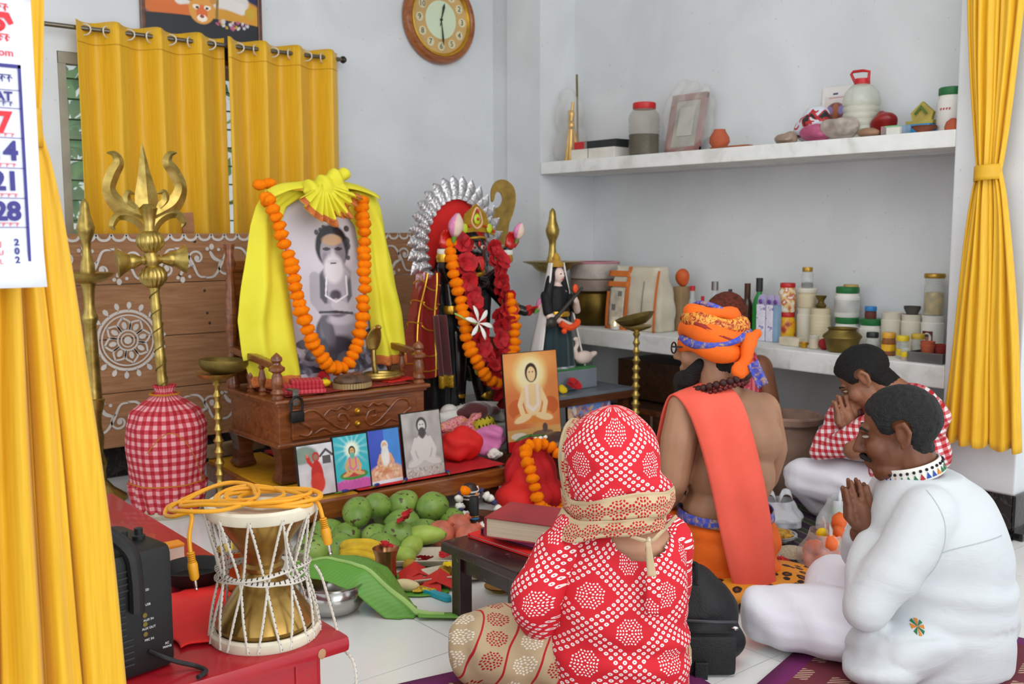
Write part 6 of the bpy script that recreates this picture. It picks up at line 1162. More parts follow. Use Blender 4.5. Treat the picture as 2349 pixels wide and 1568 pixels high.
jar('clay_dish', 'shallow red clay dish on the shelf edge', (3.915, 2.12, SZ), 0.05, 0.026, mat('brown_clay', '#8c4f36', 0.8, var=0.1), None, 0, 1.0, taper=0.6, cat='dish')
T = jar('green_lid_jar', 'tall white jar with a green lid and red handwriting at the shelf end', (4.0, 2.05, SZ), 0.058, 0.178, WHITE, GRN, 0.028, 0.86); b = MB(); [b.tube([(-0.0592, -0.02 + 0.012 * k + 0.003 * sin(a), 0.09 + 0.004 * cos(a * 1.3)) for a in np.linspace(0, 5, 8)], 0.0012, 4) for k in range(4)]; b.build('handwriting', REDL, T)
T = thing('clay_lamp', 'rounded red clay lid leaning at the pillar end of the shelf', 'lid', (3.915, 2.0, SZ)); MB().lathe([(0, 0), (0.03, 0.0), (0.032, 0.012), (0.026, 0.032), (0.01, 0.046), (0, 0.048)], 24).build('dome', CLAY, T)

# ============================================================ under the counter
T = thing('storage_chest', 'dark wooden storage chest in two tiers pushed under the counter', 'chest', (3.87, 3.62, 0)); DW = wood('walnut_dark', '#24120a', '#38200f', '#4a2c17', 0.4, 0.3)
MB().box((0.25, 0.0, 0.37), (0.3, 0.53, 0.21), bev=0.006).build('upper_box', DW, T, False); MB().box((0.17, 0.05, 0.13), (0.46, 0.6, 0.255), bev=0.006).build('lower_box', DW, T, False); MB().box((-0.061, 0.05, 0.24), (0.012, 0.6, 0.03), bev=0.003).build('lid_edge', TEAKD, T, False); MB().box((-0.06, -0.14, 0.13), (0.01, 0.014, 0.2), bev=0.002).build('corner_strip', mat('worn_edge', '#6d5a44', 0.6), T, False)
T = thing('clay_tub', 'wide grey-brown clay tub with a thick rim under the counter', 'tub', (3.75, 2.60, 0)); MB().lathe([(0, 0), (0.08, 0), (0.095, 0.05), (0.112, 0.2), (0.122, 0.32), (0.142, 0.335), (0.146, 0.36), (0.135, 0.37), (0.122, 0.365), (0.112, 0.33), (0.09, 0.1), (0, 0.08)], 36).build('tub_body', mat('smoked_clay', '#8a6f5f', 0.85, var=0.22), T)
tag(MB().box((0, 0, 0.075), (0.02, 0.5, 0.15), bev=0.004).build('black_slab', BLK, None, False), 'black stone slab leaning at the foot of the wall behind the clay tub', 'slab'); bpy.data.objects['black_slab'].location = (4.28, 2.35, 0)
# ============================================================ red bench and what stands on it
REDP, t = newmat('worn_red_paint', 0.35); v = t.coord(); f = t.noise(v, 30, 4, 0.5)
t.base(t.mix(t.math('GREATER_THAN', f, 0.68), t.ramp(t.noise(v, 4, 3), [(0.3, '#9e1420'), (0.7, '#b51a27')]), '#8d3a38')); t.p.inputs['Coat Weight'].default_value = 0.2
bn = thing('red_bench', 'long low bench painted glossy red with worn edges', 'bench', (0.33, 1.725, 0))
MB().box((0.333, 0.735, 0.343), (0.668, 1.47, 0.034), bev=0.012).build('top', REDP, bn)
[MB().box((0.333, y, 0.28), (0.58, 0.022, 0.09), bev=0.003).build('end_rail', REDP, bn, False) for y in (0.06, 1.41)]
MB().box((0.60, 0.735, 0.28), (0.022, 1.32, 0.09), bev=0.003).build('side_rail', REDP, bn, False); MB().box((0.066, 0.735, 0.28), (0.022, 1.32, 0.09), bev=0.003).build('side_rail', REDP, bn, False)
for x in (0.075, 0.59):
    for y in (0.07, 1.40): MB().box((x, y, 0.163), (0.052, 0.052, 0.326), bev=0.004).build('leg', REDP, bn, False)
MB().ball((0.60, -0.001, 0.340), (0.009, 0.002, 0.011), 8, 6).build('paint_chip', mat('bare_wood_chip', '#a97d5a', 0.7), bn)
TZ = 0.3605
# hourglass drum
dm = thing('hourglass_drum', 'brass hourglass drum with white skins and black-flecked rope lacing', 'drum', (0.867, 1.845, TZ)); dm.scale = (1, 1, 1.06)
DRB, t = newmat('drum_brass', 0.3, Metallic=0.85); v = t.coord(); t.base(t.ramp(t.noise(v, 16, 4, 0.6), [(0.3, '#8b6a31'), (0.6, '#b08d4c'), (0.8, '#c2a263')])); t.bump(t.noise(v, 30, 2), 0.1, 0.003)
MB().lathe([(0.094, 0.018), (0.098, 0.03), (0.092, 0.045), (0.05, 0.105), (0.036, 0.122), (0.034, 0.128), (0.04, 0.132), (0.042, 0.14), (0.036, 0.146), (0.038, 0.155), (0.06, 0.19), (0.082, 0.22), (0.09, 0.238), (0.092, 0.25)], 48).build('brass_body', DRB, dm)
SKIN_D = mat('drum_skin', '#d9cfb8', 0.55, var=0.08, vscale=12); ROPEW, t = newmat('flecked_rope', 0.85); x, y, z = t.sep(t.coord('UV'))
t.base(t.mix(t.math('MULTIPLY', t.math('LESS_THAN', t.math('FRACT', t.math('ADD', t.math('MULTIPLY', y, 95), t.math('MULTIPLY', x, 0.5))), 0.28), t.math('LESS_THAN', t.math('FRACT', t.math('MULTIPLY', x, 2.0)), 0.45)), '#cdc5b8', '#26262c'))
def hoop(z, r, nm):
    MB().lathe([(r * 0.86, z - 0.004), (r, z - 0.008), (r * 1.04, z - 0.002), (r * 1.04, z + 0.012), (r, z + 0.017), (r * 0.9, z + 0.014)], 56, None, False).build(nm, SKIN_D, dm)
hoop(0.006, 0.107, 'lower_hoop'); hoop(0.248, 0.107, 'upper_hoop')
MB().lathe([(0, 0.258), (0.085, 0.258), (0.094, 0.262), (0.1, 0.262)], 48, None, False).build('upper_skin', SKIN_D, dm); MB().lathe([(0, 0.0), (0.1, 0.0)], 40, None, False).build('lower_skin', SKIN_D, dm)
def rope(pts, r=0.0032, nm='rope', par=None, n=6):
    b = MB(); P_ = spline(pts, 6); L = [0]
    for a, c_ in zip(P_, P_[1:]): L.append(L[-1] + (c_ - a).length)
    b.tube(P_, r, n); k = 0
    for i in range(len(P_) - 1):
        for q in range(n): b.uv[i * n + q] = [(q / n, L[i]), ((q + 1) / n, L[i]), ((q + 1) / n, L[i + 1]), (q / n, L[i + 1])]
    return b.build(nm, ROPEW, par or dm)
N = 11
for i in range(N):
    a0 = 2 * pi * (i + .1) / N
    for sg in (-1, 1):
        at = a0; aw = a0 + sg * pi / N * 0.85; ab = a0 + sg * pi / N * 1.7
        rope([(0.112 * cos(at), 0.112 * sin(at), 0.25), (0.103 * cos(at + sg * .08), 0.103 * sin(at + sg * .08), 0.21), (0.088 * cos(aw), 0.088 * sin(aw), 0.132), (0.103 * cos(ab - sg * .1), 0.103 * sin(ab - sg * .1), 0.06), (0.112 * cos(ab), 0.112 * sin(ab), 0.004)], 0.0027, 'lacing')
for k in range(3): rope([((0.091 + 0.003 * sin(3 * a + k)) * cos(a), (0.091 + 0.003 * sin(3 * a + k)) * sin(a), 0.124 + 0.008 * k + 0.006 * sin(2 * a + k * 2)) for a in np.linspace(0, 2 * pi, 26)], 0.004, 'waist_rope')
rope([(0.09, -0.05, 0.13), (0.108, -0.045, 0.10), (0.122, -0.06, 0.03), (0.128, -0.085, -0.03), (0.132, -0.13, -0.06), (0.13, -0.135, -0.16), (0.128, -0.13, -0.28)], 0.003, 'loose_rope')
rope([(0.02, -0.105, 0.25), (0.0, -0.108, 0.22), (0.01, -0.1, 0.18), (0.03, -0.093, 0.135)], 0.0027, 'loose_rope')
# yellow jack cable on the drum
cb_ = thing('jack_cable', 'coiled yellow audio cable with two jack plugs on top of the drum', 'cable', (0.867, 1.845, TZ + 0.280)); CABLE = mat('yellow_cable', '#e09a18', 0.4, var=0.06)
def camf(r, f): return (r * 0.771 + f * 0.637, -r * 0.637 + f * 0.771)
loop = []
LP = [(60, -6, 75, 26), (15, -12, 118, 27), (45, -4, 88, 24), (-15, -14, 120, 30), (25, 0, 70, 22), (-60, -6, 105, 34), (-100, 4, 88, 46)]
for i in range(len(LP) * 14):
    k = i / 14; j = int(k); q = k - j; A_ = [LP[j][m_] * (1 - q) + LP[min(j + 1, len(LP) - 1)][m_] * q for m_ in range(4)]; a = -0.6 - 2 * pi * q
    px_, py_ = A_[0] + A_[2] * cos(a), A_[1] + 8 - A_[3] * sin(a); rr = px_ * 0.00089; x, y = camf(rr, -py_ * 0.00089 / 0.38); dn = max(0, -rr - 0.105)
    loop.append((x, y, 0.005 + 0.0016 * j + 0.003 * sin(a * 2 + j) - 0.25 * dn))
endL = [camf(-0.16, -0.02) + (0.0,), camf(-0.185, -0.03) + (-0.018,), camf(-0.155, -0.075) + (-0.012,), camf(-0.115, -0.085) + (-0.004,), camf(-0.117, -0.095) + (-0.045,), camf(-0.114, -0.10) + (-0.075,)]
endR = [camf(0.085, -0.005) + (0.008,), camf(0.115, -0.015) + (0.0,), camf(0.128, -0.025) + (-0.03,)]
MB().tube(spline([p for p in endR[::-1]] + loop + endL, 5), 0.0042, 8).build('cord', CABLE, cb_)
for p, dv in ((endL[-1], Vector((0.1, -0.05, -1))), (endR[-1], Vector((0.15, -0.1, -1)))):
    q = dv.to_track_quat('Z', 'Y').to_matrix().to_4x4(); M_ = Matrix.Translation(p) @ q
    b = MB(); [b.lathe([(0.0045, 0.004 * k), (0.0075, 0.004 * k + 0.001), (0.0075, 0.004 * k + 0.0028), (0.0045, 0.004 * k + 0.0038)], 12, M_) for k in range(5)]; b.build('strain_relief', CABLE, cb_)
    MB().lathe([(0, 0.019), (0.0085, 0.02), (0.01, 0.026), (0.009, 0.052), (0.006, 0.056), (0, 0.056)], 14, M_).build('plug_grip', CABLE, cb_); MB().lathe([(0.0035, 0.055), (0.0035, 0.07), (0.002, 0.072), (0.003, 0.075), (0.0, 0.08)], 10, M_).build('plug_pin', mat('chrome', '#c9c9c9', 0.15, 1.0, 0), cb_)
# loudspeaker
sp = thing('portable_speaker', 'black portable speaker box with top handle and rear sockets', 'speaker', (0.672, 1.815, TZ), radians(9)); MB().box((-0.14, 0.10, 0.12), (0.28, 0.20, 0.238), bev=0.018).build('cabinet', BLK, sp)
for k in range(16): MB().box((-0.135 + 0.0, -0.0005, 0.03 + 0.0118 * k), (0.075 if 4 < k < 12 else 0.10, 0.003, 0.0035), bev=0.001).build('vent_slot', mat('vent_grey', '#2f2f30', 0.6), sp, False)
MB().tube(spline([(-0.17, 0.17, 0.225), (-0.17, 0.165, 0.275), (-0.165, 0.12, 0.295), (-0.12, 0.05, 0.285), (-0.085, 0.005, 0.245), (-0.078, -0.004, 0.2), (-0.078, -0.006, 0.13)], 6), [0.013] * 37, 8, flat=1.3).build('handle', mat('matt_black', '#1c1c1d', 0.55), sp)
for x, z in ((-0.14, 0.255), (-0.03, 0.26), (-0.09, 0.245), (-0.06, 0.26)): MB().lathe([(0, 0), (0.012, 0), (0.012, 0.008), (0.008, 0.01), (0.008, 0.022), (0, 0.023)], 14, Matrix.Translation((x, 0.06 + 0.5 * (z - 0.24), 0.238))).build('knob', MATS['matt_black'], sp)
INKW = mat('white_ink', '#d0d0d0', 0.6, var=0)
for s_, z in (('SD', 0.163), ('USB', 0.135), ('AUX IN', 0.106), ('AUX OUT', 0.090), ('MIC IN', 0.068)): text(s_, 0.006, (-0.055, -0.001, z), INKW, sp)
text('AC', 0.006, (-0.02, -0.001, 0.05), INKW, sp); text('MAINS', 0.006, (-0.02, -0.001, 0.043), INKW, sp)
MB().box((-0.07, -0.001, 0.165), (0.004, 0.004, 0.03)).build('card_slot', mat('slot_black', '#050505', 0.3), sp, False); MB().box((-0.068, -0.001, 0.135), (0.007, 0.005, 0.016)).build('usb_port', mat('chrome', '#c9c9c9', 0.15, 1.0, 0), sp, False)
for z in (0.116, 0.099, 0.08): MB().lathe([(0.002, 0), (0.0045, 0), (0.0045, 0.003), (0.002, 0.003)], 12, Matrix.Translation((-0.062, 0.001, z)) @ RX).build('socket', DBRASS, sp)
MB().tube(spline([(-0.055, 0.0, 0.045), (-0.04, -0.025, 0.035), (-0.015, -0.035, 0.02), (0.01, -0.045, 0.008), (0.015, -0.075, 0.005), (-0.01, -0.088, 0.005)], 6), 0.0045, 8).build('power_cord', MATS['matt_black'], sp)
T = thing('black_pan', 'small black iron pan on the red bench behind the speaker', 'pan', (0.87, 2.22, TZ)); MB().lathe([(0, 0), (0.04, 0), (0.06, 0.01), (0.072, 0.03), (0.075, 0.045), (0.07, 0.044), (0.055, 0.018), (0, 0.012)], 36).build('pan_body', mat('sooty_iron', '#221f1d', 0.5, 0.4, 0.2), T)
T = thing('incense_box', 'little orange and white incense box on the red bench', 'box', (0.885, 2.40, TZ)); MB().box((0, 0, 0.022), (0.05, 0.04, 0.044), bev=0.002).build('box_body', mat('pale_box', '#d8c3b0', 0.6, var=0.2), T, False); MB().box((0, 0, 0.047), (0.052, 0.042, 0.008), bev=0.002).build('orange_lid', mat('orange_card', '#e08a1c', 0.6), T, False)
T = MB().grid(lambda u, w: ((u - .5) * 0.20 + 0.01 * nz(w * 5, 1), (w - .5) * 0.30 + 0.015 * nz(u * 5), 0.006 + 0.045 * (0.5 + 0.5 * nz(u * 2.5, w * 2.5, 5)) * sin(pi * u) * sin(pi * w)), 30, 40).build('red_cloth_sheet', REDB, None, True, 80, 0.003); T.location = (0.80, 2.02, TZ + 0.002); tag(T, 'crumpled bright red cloth lying on the bench beside the drum', 'cloth')
T = thing('brass_cup', 'brass cup on the bench half hidden behind the drum lacing', 'cup', (0.975, 2.25, TZ)); T.location = (0.93, 2.12, TZ); MB().lathe([(0, 0), (0.03, 0), (0.032, 0.01), (0.026, 0.03), (0.036, 0.07), (0.045, 0.1), (0.042, 0.1), (0.03, 0.06), (0, 0.03)], 28).build('cup_body', BRASS, T)

# ============================================================ fruit on the floor
MG, t = newmat('mango_skin', 0.38); v = t.coord(); a_ = t.ramp(t.noise(v, 9, 3), [(0.3, '#587a2c'), (0.55, '#7f9f42'), (0.8, '#a8b860')])
t.base(t.mix(t.math('GREATER_THAN', t.noise(v, 42, 4), 0.62), a_, '#4b401f'))
def fruit(pts, r, n=18):
    b = MB(); b.ball((0, 0, 0), 1.0, n, 14); b.v = [(x * r[0] * (1 + 0.1 * x), y * r[1] * (1 - 0.12 * x) + 0.1 * r[1] * x * x, z * r[2]) for x, y, z in b.v]; return b
MGM = [named_mesh(fruit(0, (0.074, 0.056, 0.052)), 'mango_mesh', MG), named_mesh(fruit(0, (0.068, 0.058, 0.055)), 'mango_mesh', MG)]
spots = [((1.705, 3.17, 0.052), 'dull green mango with a dark bruise at the drum end of the pile'), ((1.74, 3.07, 0.054), 'dark-blotched mango lying behind the bananas'), ((1.83, 3.18, 0.055), 'green mango lying low between the bananas and the platform rail'), ((1.90, 3.09, 0.055), 'round green mango beside the red hibiscus'), ((1.895, 3.215, 0.125), 'big dark green mango with brown freckles on top of the pile'), ((1.99, 3.225, 0.13), 'long smooth green mango on the top row beside the freckled one'), ((2.09, 3.20, 0.125), 'knobbly yellow-green mango on the top row beside the long smooth one'), ((2.18, 3.13, 0.115), 'large mango sloping down towards the pomegranates'), ((2.03, 3.11, 0.085), 'pale bloom-covered mango in the middle of the pile'), ((1.95, 3.02, 0.07), 'mango with a bluish cast under the red hibiscus'), ((2.24, 3.07, 0.06), 'speckled mango behind the pomegranates'), ((1.86, 2.99, 0.05), 'small green mango beside the copper tumbler'), ((2.08, 3.03, 0.055), 'half-hidden mango under the pale green guavas'), ((1.78, 3.24, 0.06), 'green mango against the platform rail behind the bananas'), ((2.07, 3.27, 0.055), 'mango mostly hidden at the bottom of the pile by the rail'), ((1.64, 3.10, 0.052), 'dark olive mango peeping out behind the drum rope')]
rnd = random.Random(11)
for k, (p, lb) in enumerate(spots):
    T = thing('mango', lb, 'mango', p, 0, 'green mangoes heaped in front of the platform'); T.rotation_euler = (rnd.uniform(-.4, .4), rnd.uniform(-.3, .3), rnd.uniform(0, 6.3)); inst('fruit_body', MGM[k % 2], T, (0, 0, 0), (0, 0, 0), rnd.uniform(0.92, 1.08)); MB().cyl((0.07, 0, 0), (0.08, 0.0, 0.004), 0.005, 0.003, 6).build('stem_scar', mat('stem_brown', '#4b3a22', 0.8), T)
GV = mat('pale_green_skin', '#a3bd4f', 0.4, var=0.15, vscale=14)
for p, rz, lb, r in (((1.955, 2.935, 0.052), 0.5, 'pale green cucumber-shaped guava next to the copper tumbler', (0.062, 0.036, 0.036)), ((2.02, 2.955, 0.075), -0.7, 'long pale green guava leaning on the pomegranates', (0.075, 0.036, 0.036)), ((1.90, 2.90, 0.035), 1.9, 'small pale green guava lying by the paper tray', (0.05, 0.034, 0.034))):
    T = thing('guava', lb, 'guava', p, rz, 'pale green guavas in the heap'); inst('fruit_body', named_mesh(fruit(0, r), 'guava_mesh', GV), T, (0, 0, 0)); MB().cyl((r[0] * .95, 0, 0), (r[0] * 1.12, 0, 0.003), 0.005, 0.004, 6).build('stem', GREEN, T)
PG = mat('pomegranate_skin', '#d6745a', 0.4, var=0.3, vscale=9)
for p, lb in (((2.105, 2.965, 0.06), 'orange-red pomegranate touching the pale guavas'), ((2.215, 3.005, 0.055), 'rosy pomegranate farthest back, beside the copper plate'), ((2.17, 2.88, 0.055), 'pinkish pomegranate beside the dark stool')):
    T = thing('pomegranate', lb, 'pomegranate', p, 0, 'pomegranates at the end of the heap'); T.rotation_euler = (0.5, 0.6, 0.3); inst('fruit_body', named_mesh(bumpy(0.052, 0.04, 18, 12, 0.95, 2), 'pomegranate_mesh', PG), T, (0, 0, 0)); MB().lathe([(0.012, 0.045), (0.016, 0.06), (0.013, 0.062), (0.006, 0.05)], 8).build('crown', PG, T)
BAN = mat('banana_peel', '#dcb420', 0.45, var=0.14, vscale=18); T = thing('banana_bunch', 'small bunch of ripe yellow bananas in front of the mangoes', 'bananas', (1.76, 2.97, 0.03))
for k, (dz, dy, a) in enumerate(((0.03, 0.03, 0.0), (0.012, 0.0, 0.12), (0.0, -0.03, 0.2))): MB().tube(spline([camf(-0.07, 0.0) + (0.02 + dz,), tuple(Vector(camf(-0.03, dy * .3)).to_3d() + Vector((0, 0, 0.026 + dz))), tuple(Vector(camf(0.04, dy)).to_3d() + Vector((0, 0, 0.018 + dz))), tuple(Vector(camf(0.10, dy - 0.02)).to_3d() + Vector((0, 0, dz + 0.0)))], 6), [0.006, 0.010, 0.015, 0.018, 0.019, 0.02, 0.02, 0.02, 0.02, 0.02, 0.02, 0.02, 0.019, 0.018, 0.017, 0.015, 0.012, 0.008, 0.004], 7).build('banana', BAN, T)
# steel bowl, banana leaf, tumbler
T = thing('steel_bowl', 'round stainless steel bowl under the banana leaf', 'bowl', (1.49, 2.69, 0)); MB().lathe([(0, 0), (0.055, 0), (0.085, 0.012), (0.108, 0.05), (0.105, 0.075), (0.095, 0.09), (0.106, 0.098), (0.1, 0.098), (0.09, 0.088), (0.08, 0.02), (0, 0.012)], 48).build('bowl_body', mat('brushed_steel', '#b9b7b2', 0.2, 0.95, 0.03), T)
BLF, t = newmat('banana_leaf_green', 0.45); x, y, z = t.sep(t.coord('UV')); st_ = t.math('SINE', t.math('MULTIPLY', t.math('ADD', x, t.math('MULTIPLY', t.math('ABSOLUTE', y), 0.6)), 420)); t.base(t.ramp(t.math('ADD', t.math('MULTIPLY', st_, 0.05), 0.5), [(0.3, '#4f8a2c'), (0.7, '#6da83c')])); t.p.inputs['Subsurface Weight'].default_value = 0.1
T = thing('banana_leaf', 'cut banana leaf lying across the steel bowl down to the floor', 'leaf', (1.60, 2.60, 0))
def lf(u, w):
    s_ = w; c_ = Vector((-0.14, 0.26, 0)).lerp(Vector((0.06, -0.125, 0)), s_); c_.z = interp(s_, [0, 0.3, 0.6, 0.82, 1], [0.118, 0.128, 0.112, 0.055, 0.016]); W = 0.135 * (sin(pi * min(1, 0.22 + 0.7 * s_)) ** 0.8) * (1 if s_ < 0.93 else 0.75); q = (u - 0.5) * 2
    d = Vector((0.20, -0.385, 0)).normalized(); n_ = Vector((-d.y, d.x, 0)); off = n_ * q * W * (0.55 if q < 0 else 1.05)
    zz = c_.z + 0.02 * sin(s_ * pi) - (0.035 if q > 0 else 0.05) * abs(q) ** 1.3 * (0.5 + s_) + 0.006 * nz(q * 3, s_ * 6)
    return (c_.x + off.x, c_.y + off.y, max(zz, 0.004))
b = MB().grid(lf, 24, 50, uvs=(1, 1))
for k in list(b.uv): b.uv[k] = [(c_[1] * 0.5, (c_[0] - .5) * 0.25) for c_ in b.uv[k]]
b.build('blade', BLF, T, True, 80, 0.0015); MB().tube([tuple(Vector(lf(0.5, w)) + Vector((0, 0, 0.002))) for w in np.linspace(0, 1, 20)] + [(0.085, -0.16, 0.014), (0.12, -0.19, 0.012)], [0.004 + 0.006 * k / 21 for k in range(22)], 8).build('midrib', mat('pale_rib', '#9cc06a', 0.5), T)
MB().grid(lambda u, w: (0.06 + 0.1 * w + 0.022 * (u - .5), -0.13 - 0.09 * w + 0.05 * (u - .5), 0.012 + 0.004 * sin(u * 5)), 6, 10).build('leaf_strip', BLF, T, True, 80, 0.003)
T = thing('copper_tumbler', 'shiny copper tumbler holding a red hibiscus', 'tumbler', (1.765, 2.81, 0.002)); MB().lathe([(0, 0), (0.034, 0), (0.037, 0.006), (0.034, 0.05), (0.036, 0.085), (0.046, 0.112), (0.043, 0.112), (0.032, 0.08), (0, 0.07)], 36).build('cup', mat('copper', '#b5825a', 0.25, 0.95, 0.1), T); 
o = inst('red_hibiscus', HIBI[1], None, (1.765, 2.81, 0.118), (0.2, 0.2, 0), 0.62); tag(o, 'red hibiscus sitting in the copper tumbler', 'flower')
o = inst('red_hibiscus', HIBI[2], None, (1.965, 2.975, 0.142), (-0.3, -0.5, 0), 0.95); tag(o, 'red hibiscus lying on the green mangoes', 'flower')
# leaf-sheath trays with offerings
SHE = mat('banana_sheath', '#c9bca6', 0.7, var=0.1); REDPP = mat('crimson_paper', '#c92a22', 0.7, var=0.08)
def boat(name, label, loc, L, W, hgt, rz):
    T = thing(name, label, 'tray', loc, rz); MB().grid(lambda u, w: ((w - .5) * L, (u - .5) * W * sin(pi * (.16 + .68 * w)) ** .5, 0.003 + hgt * abs((u - .5) * 2) ** 2.2 * (0.75 + .25 * sin(pi * w))), 14, 22).build('tray_body', SHE, T, True, 80, 0.004); return T
boat('sheath_tray', 'long pale banana-sheath tray with hibiscus and a sweet, next to the guavas', (1.985, 2.83, 0.0), 0.36, 0.15, 0.04, radians(-38)); boat('sheath_tray', 'small pale banana-sheath tray heaped with yellow sweets', (1.93, 2.665, 0.0), 0.26, 0.12, 0.035, radians(-25))
for p, lb in (((1.93, 2.82, 0.03), 'red hibiscus bud at the tumbler end of the long tray'), ((2.02, 2.80, 0.04), 'open red hibiscus in the middle of the long tray'), ((2.09, 2.75, 0.03), 'red hibiscus petal heap at the stool end of the long tray')): o = inst('red_hibiscus', HIBI[len(lb) % 3], None, p, (0.3, 0.4, len(lb)), 0.8); tag(o, lb, 'flower')
for k, (p, lb) in enumerate((((1.895, 2.665, 0.028), 'round golden sweet in the small tray, next to the folded red paper'), ((1.925, 2.69, 0.03), 'round golden sweet in the small tray, under the yellow bloom'), ((1.955, 2.645, 0.028), 'round golden sweet in the small tray, beside the stool leg'), ((1.875, 2.83, 0.026), 'pale round sweet with a white top in the long tray'))): o = inst('sweet', named_mesh(bumpy(0.026, 0.05, 14, 10, 0.85, k), 'sweet_mesh', mat('golden_sweet', '#b08a24', 0.6, var=0.1)), None, p); tag(o, lb, 'sweet')
o = inst('yellow_bloom', named_mesh(flower_mesh(0.03, 6, .6, 4), 'yellow_bloom_mesh', YEL_FL), None, (1.925, 2.665, 0.055), (0, 0, 0), 0.9); tag(o, 'yellow bloom on the golden sweets', 'flower')
def paper(name, label, loc, rz, s=1.0):
    T = thing(name, label, 'paper', loc, rz); MB().add([(-0.06 * s, -0.02, 0), (0, -0.03 * s, 0.03 * s), (0.06 * s, -0.02, 0.004), (-0.055 * s, 0.03, 0.02), (0.0, 0.02, 0.055 * s), (0.05 * s, 0.03, 0.02)], [(0, 1, 4, 3), (1, 2, 5, 4)]).build('fold', REDPP, T, False, 40, 0.002); MB().add([(-0.05 * s, -0.035, 0.004), (0.02 * s, -0.045, 0.004), (0.01 * s, -0.02, 0.03), (-0.04 * s, -0.02, 0.025)], [(0, 1, 2, 3)]).build('flap', REDPP, T, False, 40, 0.002)
paper('red_paper', 'folded red paper standing beside the copper tumbler', (1.85, 2.755, 0.002), -0.3); paper('red_paper', 'folded red paper leaning on the small sweet tray', (1.86, 2.635, 0.002), -0.9, 1.1); paper('red_paper', 'folded red paper by the leg of the dark stool', (2.08, 2.81, 0.03), 0.4, 0.8)
T = MB().grid(lambda u, w: ((w - .5) * 0.2, (u - .5) * 0.11 * sin(pi * (.12 + .78 * w)), 0.003 + 0.006 * abs(u - .5)), 8, 16).build('leaf_piece', BLF, None, True, 80, 0.002); T.location = (1.79, 2.65, 0.0); T.rotation_euler = (0, 0, -0.7); tag(T, 'small leaf piece under the banana peel and flower petals', 'leaf')
T = MB().grid(lambda u, w: ((w - .5) * 0.3, (u - .5) * 0.2 * sin(pi * (.12 + .78 * w)), 0.003 + 0.004 * abs(u - .5)), 8, 16).build('leaf_piece', BLF, None, True, 80, 0.002); T.location = (1.83, 2.74, -0.001); T.rotation_euler = (0, 0, -0.4); tag(T, 'wider green leaf spread under the copper tumbler', 'leaf')
bundle('peeled_banana', 'creamy peeled banana end on the small leaf', 'banana', (1.752, 2.672, 0.006), [((0, 0, 0.02), (0.05, 0.022, 0.02), (0, 0.1, -0.5))], mat('banana_flesh', '#e3cf9c', 0.6, var=0.1), 0.004, 0.002)
bundle('yellow_petals', 'scatter of orange and white petals on the small leaf', 'petals', (1.785, 2.635, 0.008), [((0, 0, 0.006), (0.03, 0.018, 0.008)), ((0.03, -0.02, 0.004), (0.025, 0.02, 0.005))], mat('petal_mix', '#e0a52c', 0.7, var=0.4, vscale=90), 0.003, 0.004, 90)
T = thing('kitchen_knife', 'kitchen knife with a turquoise plastic handle on the floor', 'knife', (1.80, 2.63, 0.003), radians(-82)); MB().prism([(-0.105, 0.0), (0.01, -0.013), (0.01, 0.012)], 0.002).build('blade', mat('knife_steel', '#8f8c88', 0.3, 0.9), T, False); MB().prism([(p.x, p.y) for p in spline([(0.0, -0.012, 0), (0.03, -0.012, 0), (0.08, -0.015, 0), (0.115, -0.012, 0), (0.12, 0.004, 0), (0.1, 0.014, 0), (0.05, 0.01, 0), (0.0, 0.012, 0)], 4, True)], 0.014).build('handle', mat('turquoise_plastic', '#1fa3b8', 0.35), T, False)
# linga on a copper plate, perfume bottle
T = thing('copper_plate', 'wide dark copper plate under the small black stone', 'plate', (2.34, 3.10, 0)); MB().lathe([(0, 0), (0.12, 0), (0.15, 0.012), (0.165, 0.036), (0.16, 0.036), (0.14, 0.016), (0, 0.01)], 44).build('plate_body', mat('dark_copper', '#6d4632', 0.35, 0.85, 0.15), T)
T = thing('black_stone', 'small dome-topped black stone with three white lines on a round base', 'stone', (2.34, 3.10, 0.012)); LG = mat('polished_dark_stone', '#2e211d', 0.35, var=0.15); MB().lathe([(0, 0), (0.06, 0), (0.062, 0.02), (0.034, 0.04), (0.03, 0.05), (0.036, 0.06), (0.037, 0.13), (0.034, 0.152), (0.022, 0.172), (0, 0.178)], 32).build('stone_body', LG, T)
for z in (0.118, 0.132, 0.146): MB().tube([(0.0365 * cos(a) * (1 if z < .14 else .96), 0.0365 * sin(a) * (1 if z < .14 else .96), z) for a in np.linspace(-pi, 0.2, 20)], 0.003, 5).build('white_stripe', WHITE_PAINT, T)
MB().ball((0.008, -0.036, 0.134), (0.008, 0.004, 0.01), 8, 6).build('orange_mark', mat('sandal_orange', '#d98a52', 0.7), T)
JAS = [named_mesh(bumpy(0.02, 0.35, 10, 8, 0.8, 5), 'jasmine', WHITE_FL), named_mesh(bumpy(0.018, 0.35, 10, 8, 0.8, 6), 'jasmine', WHITE_FL), named_mesh(bumpy(0.014, 0.3, 8, 6, 0.7, 7), 'violet_bead', mat('dusky_violet', '#3c3a66', 0.7))]
garland('jasmine_garland', 'white jasmine garland with violet beads round the black stone', [(0.03, 0.01, 0.15), (0.06, -0.03, 0.12), (0.085, -0.06, 0.075), (0.08, -0.095, 0.035), (0.03, -0.11, 0.022), (-0.03, -0.10, 0.025), (-0.07, -0.06, 0.06), (-0.07, -0.02, 0.11), (-0.045, 0.0, 0.15)], (2.34, 3.09, 0.012), JAS, 0.022, 1.0, 0.006, seed=4)
o = inst('marigold_flower', MARI[2], None, (2.285, 3.055, 0.175), (0.6, 0, 0), 0.7); tag(o, 'single marigold on top of the jasmine garland', 'flower')
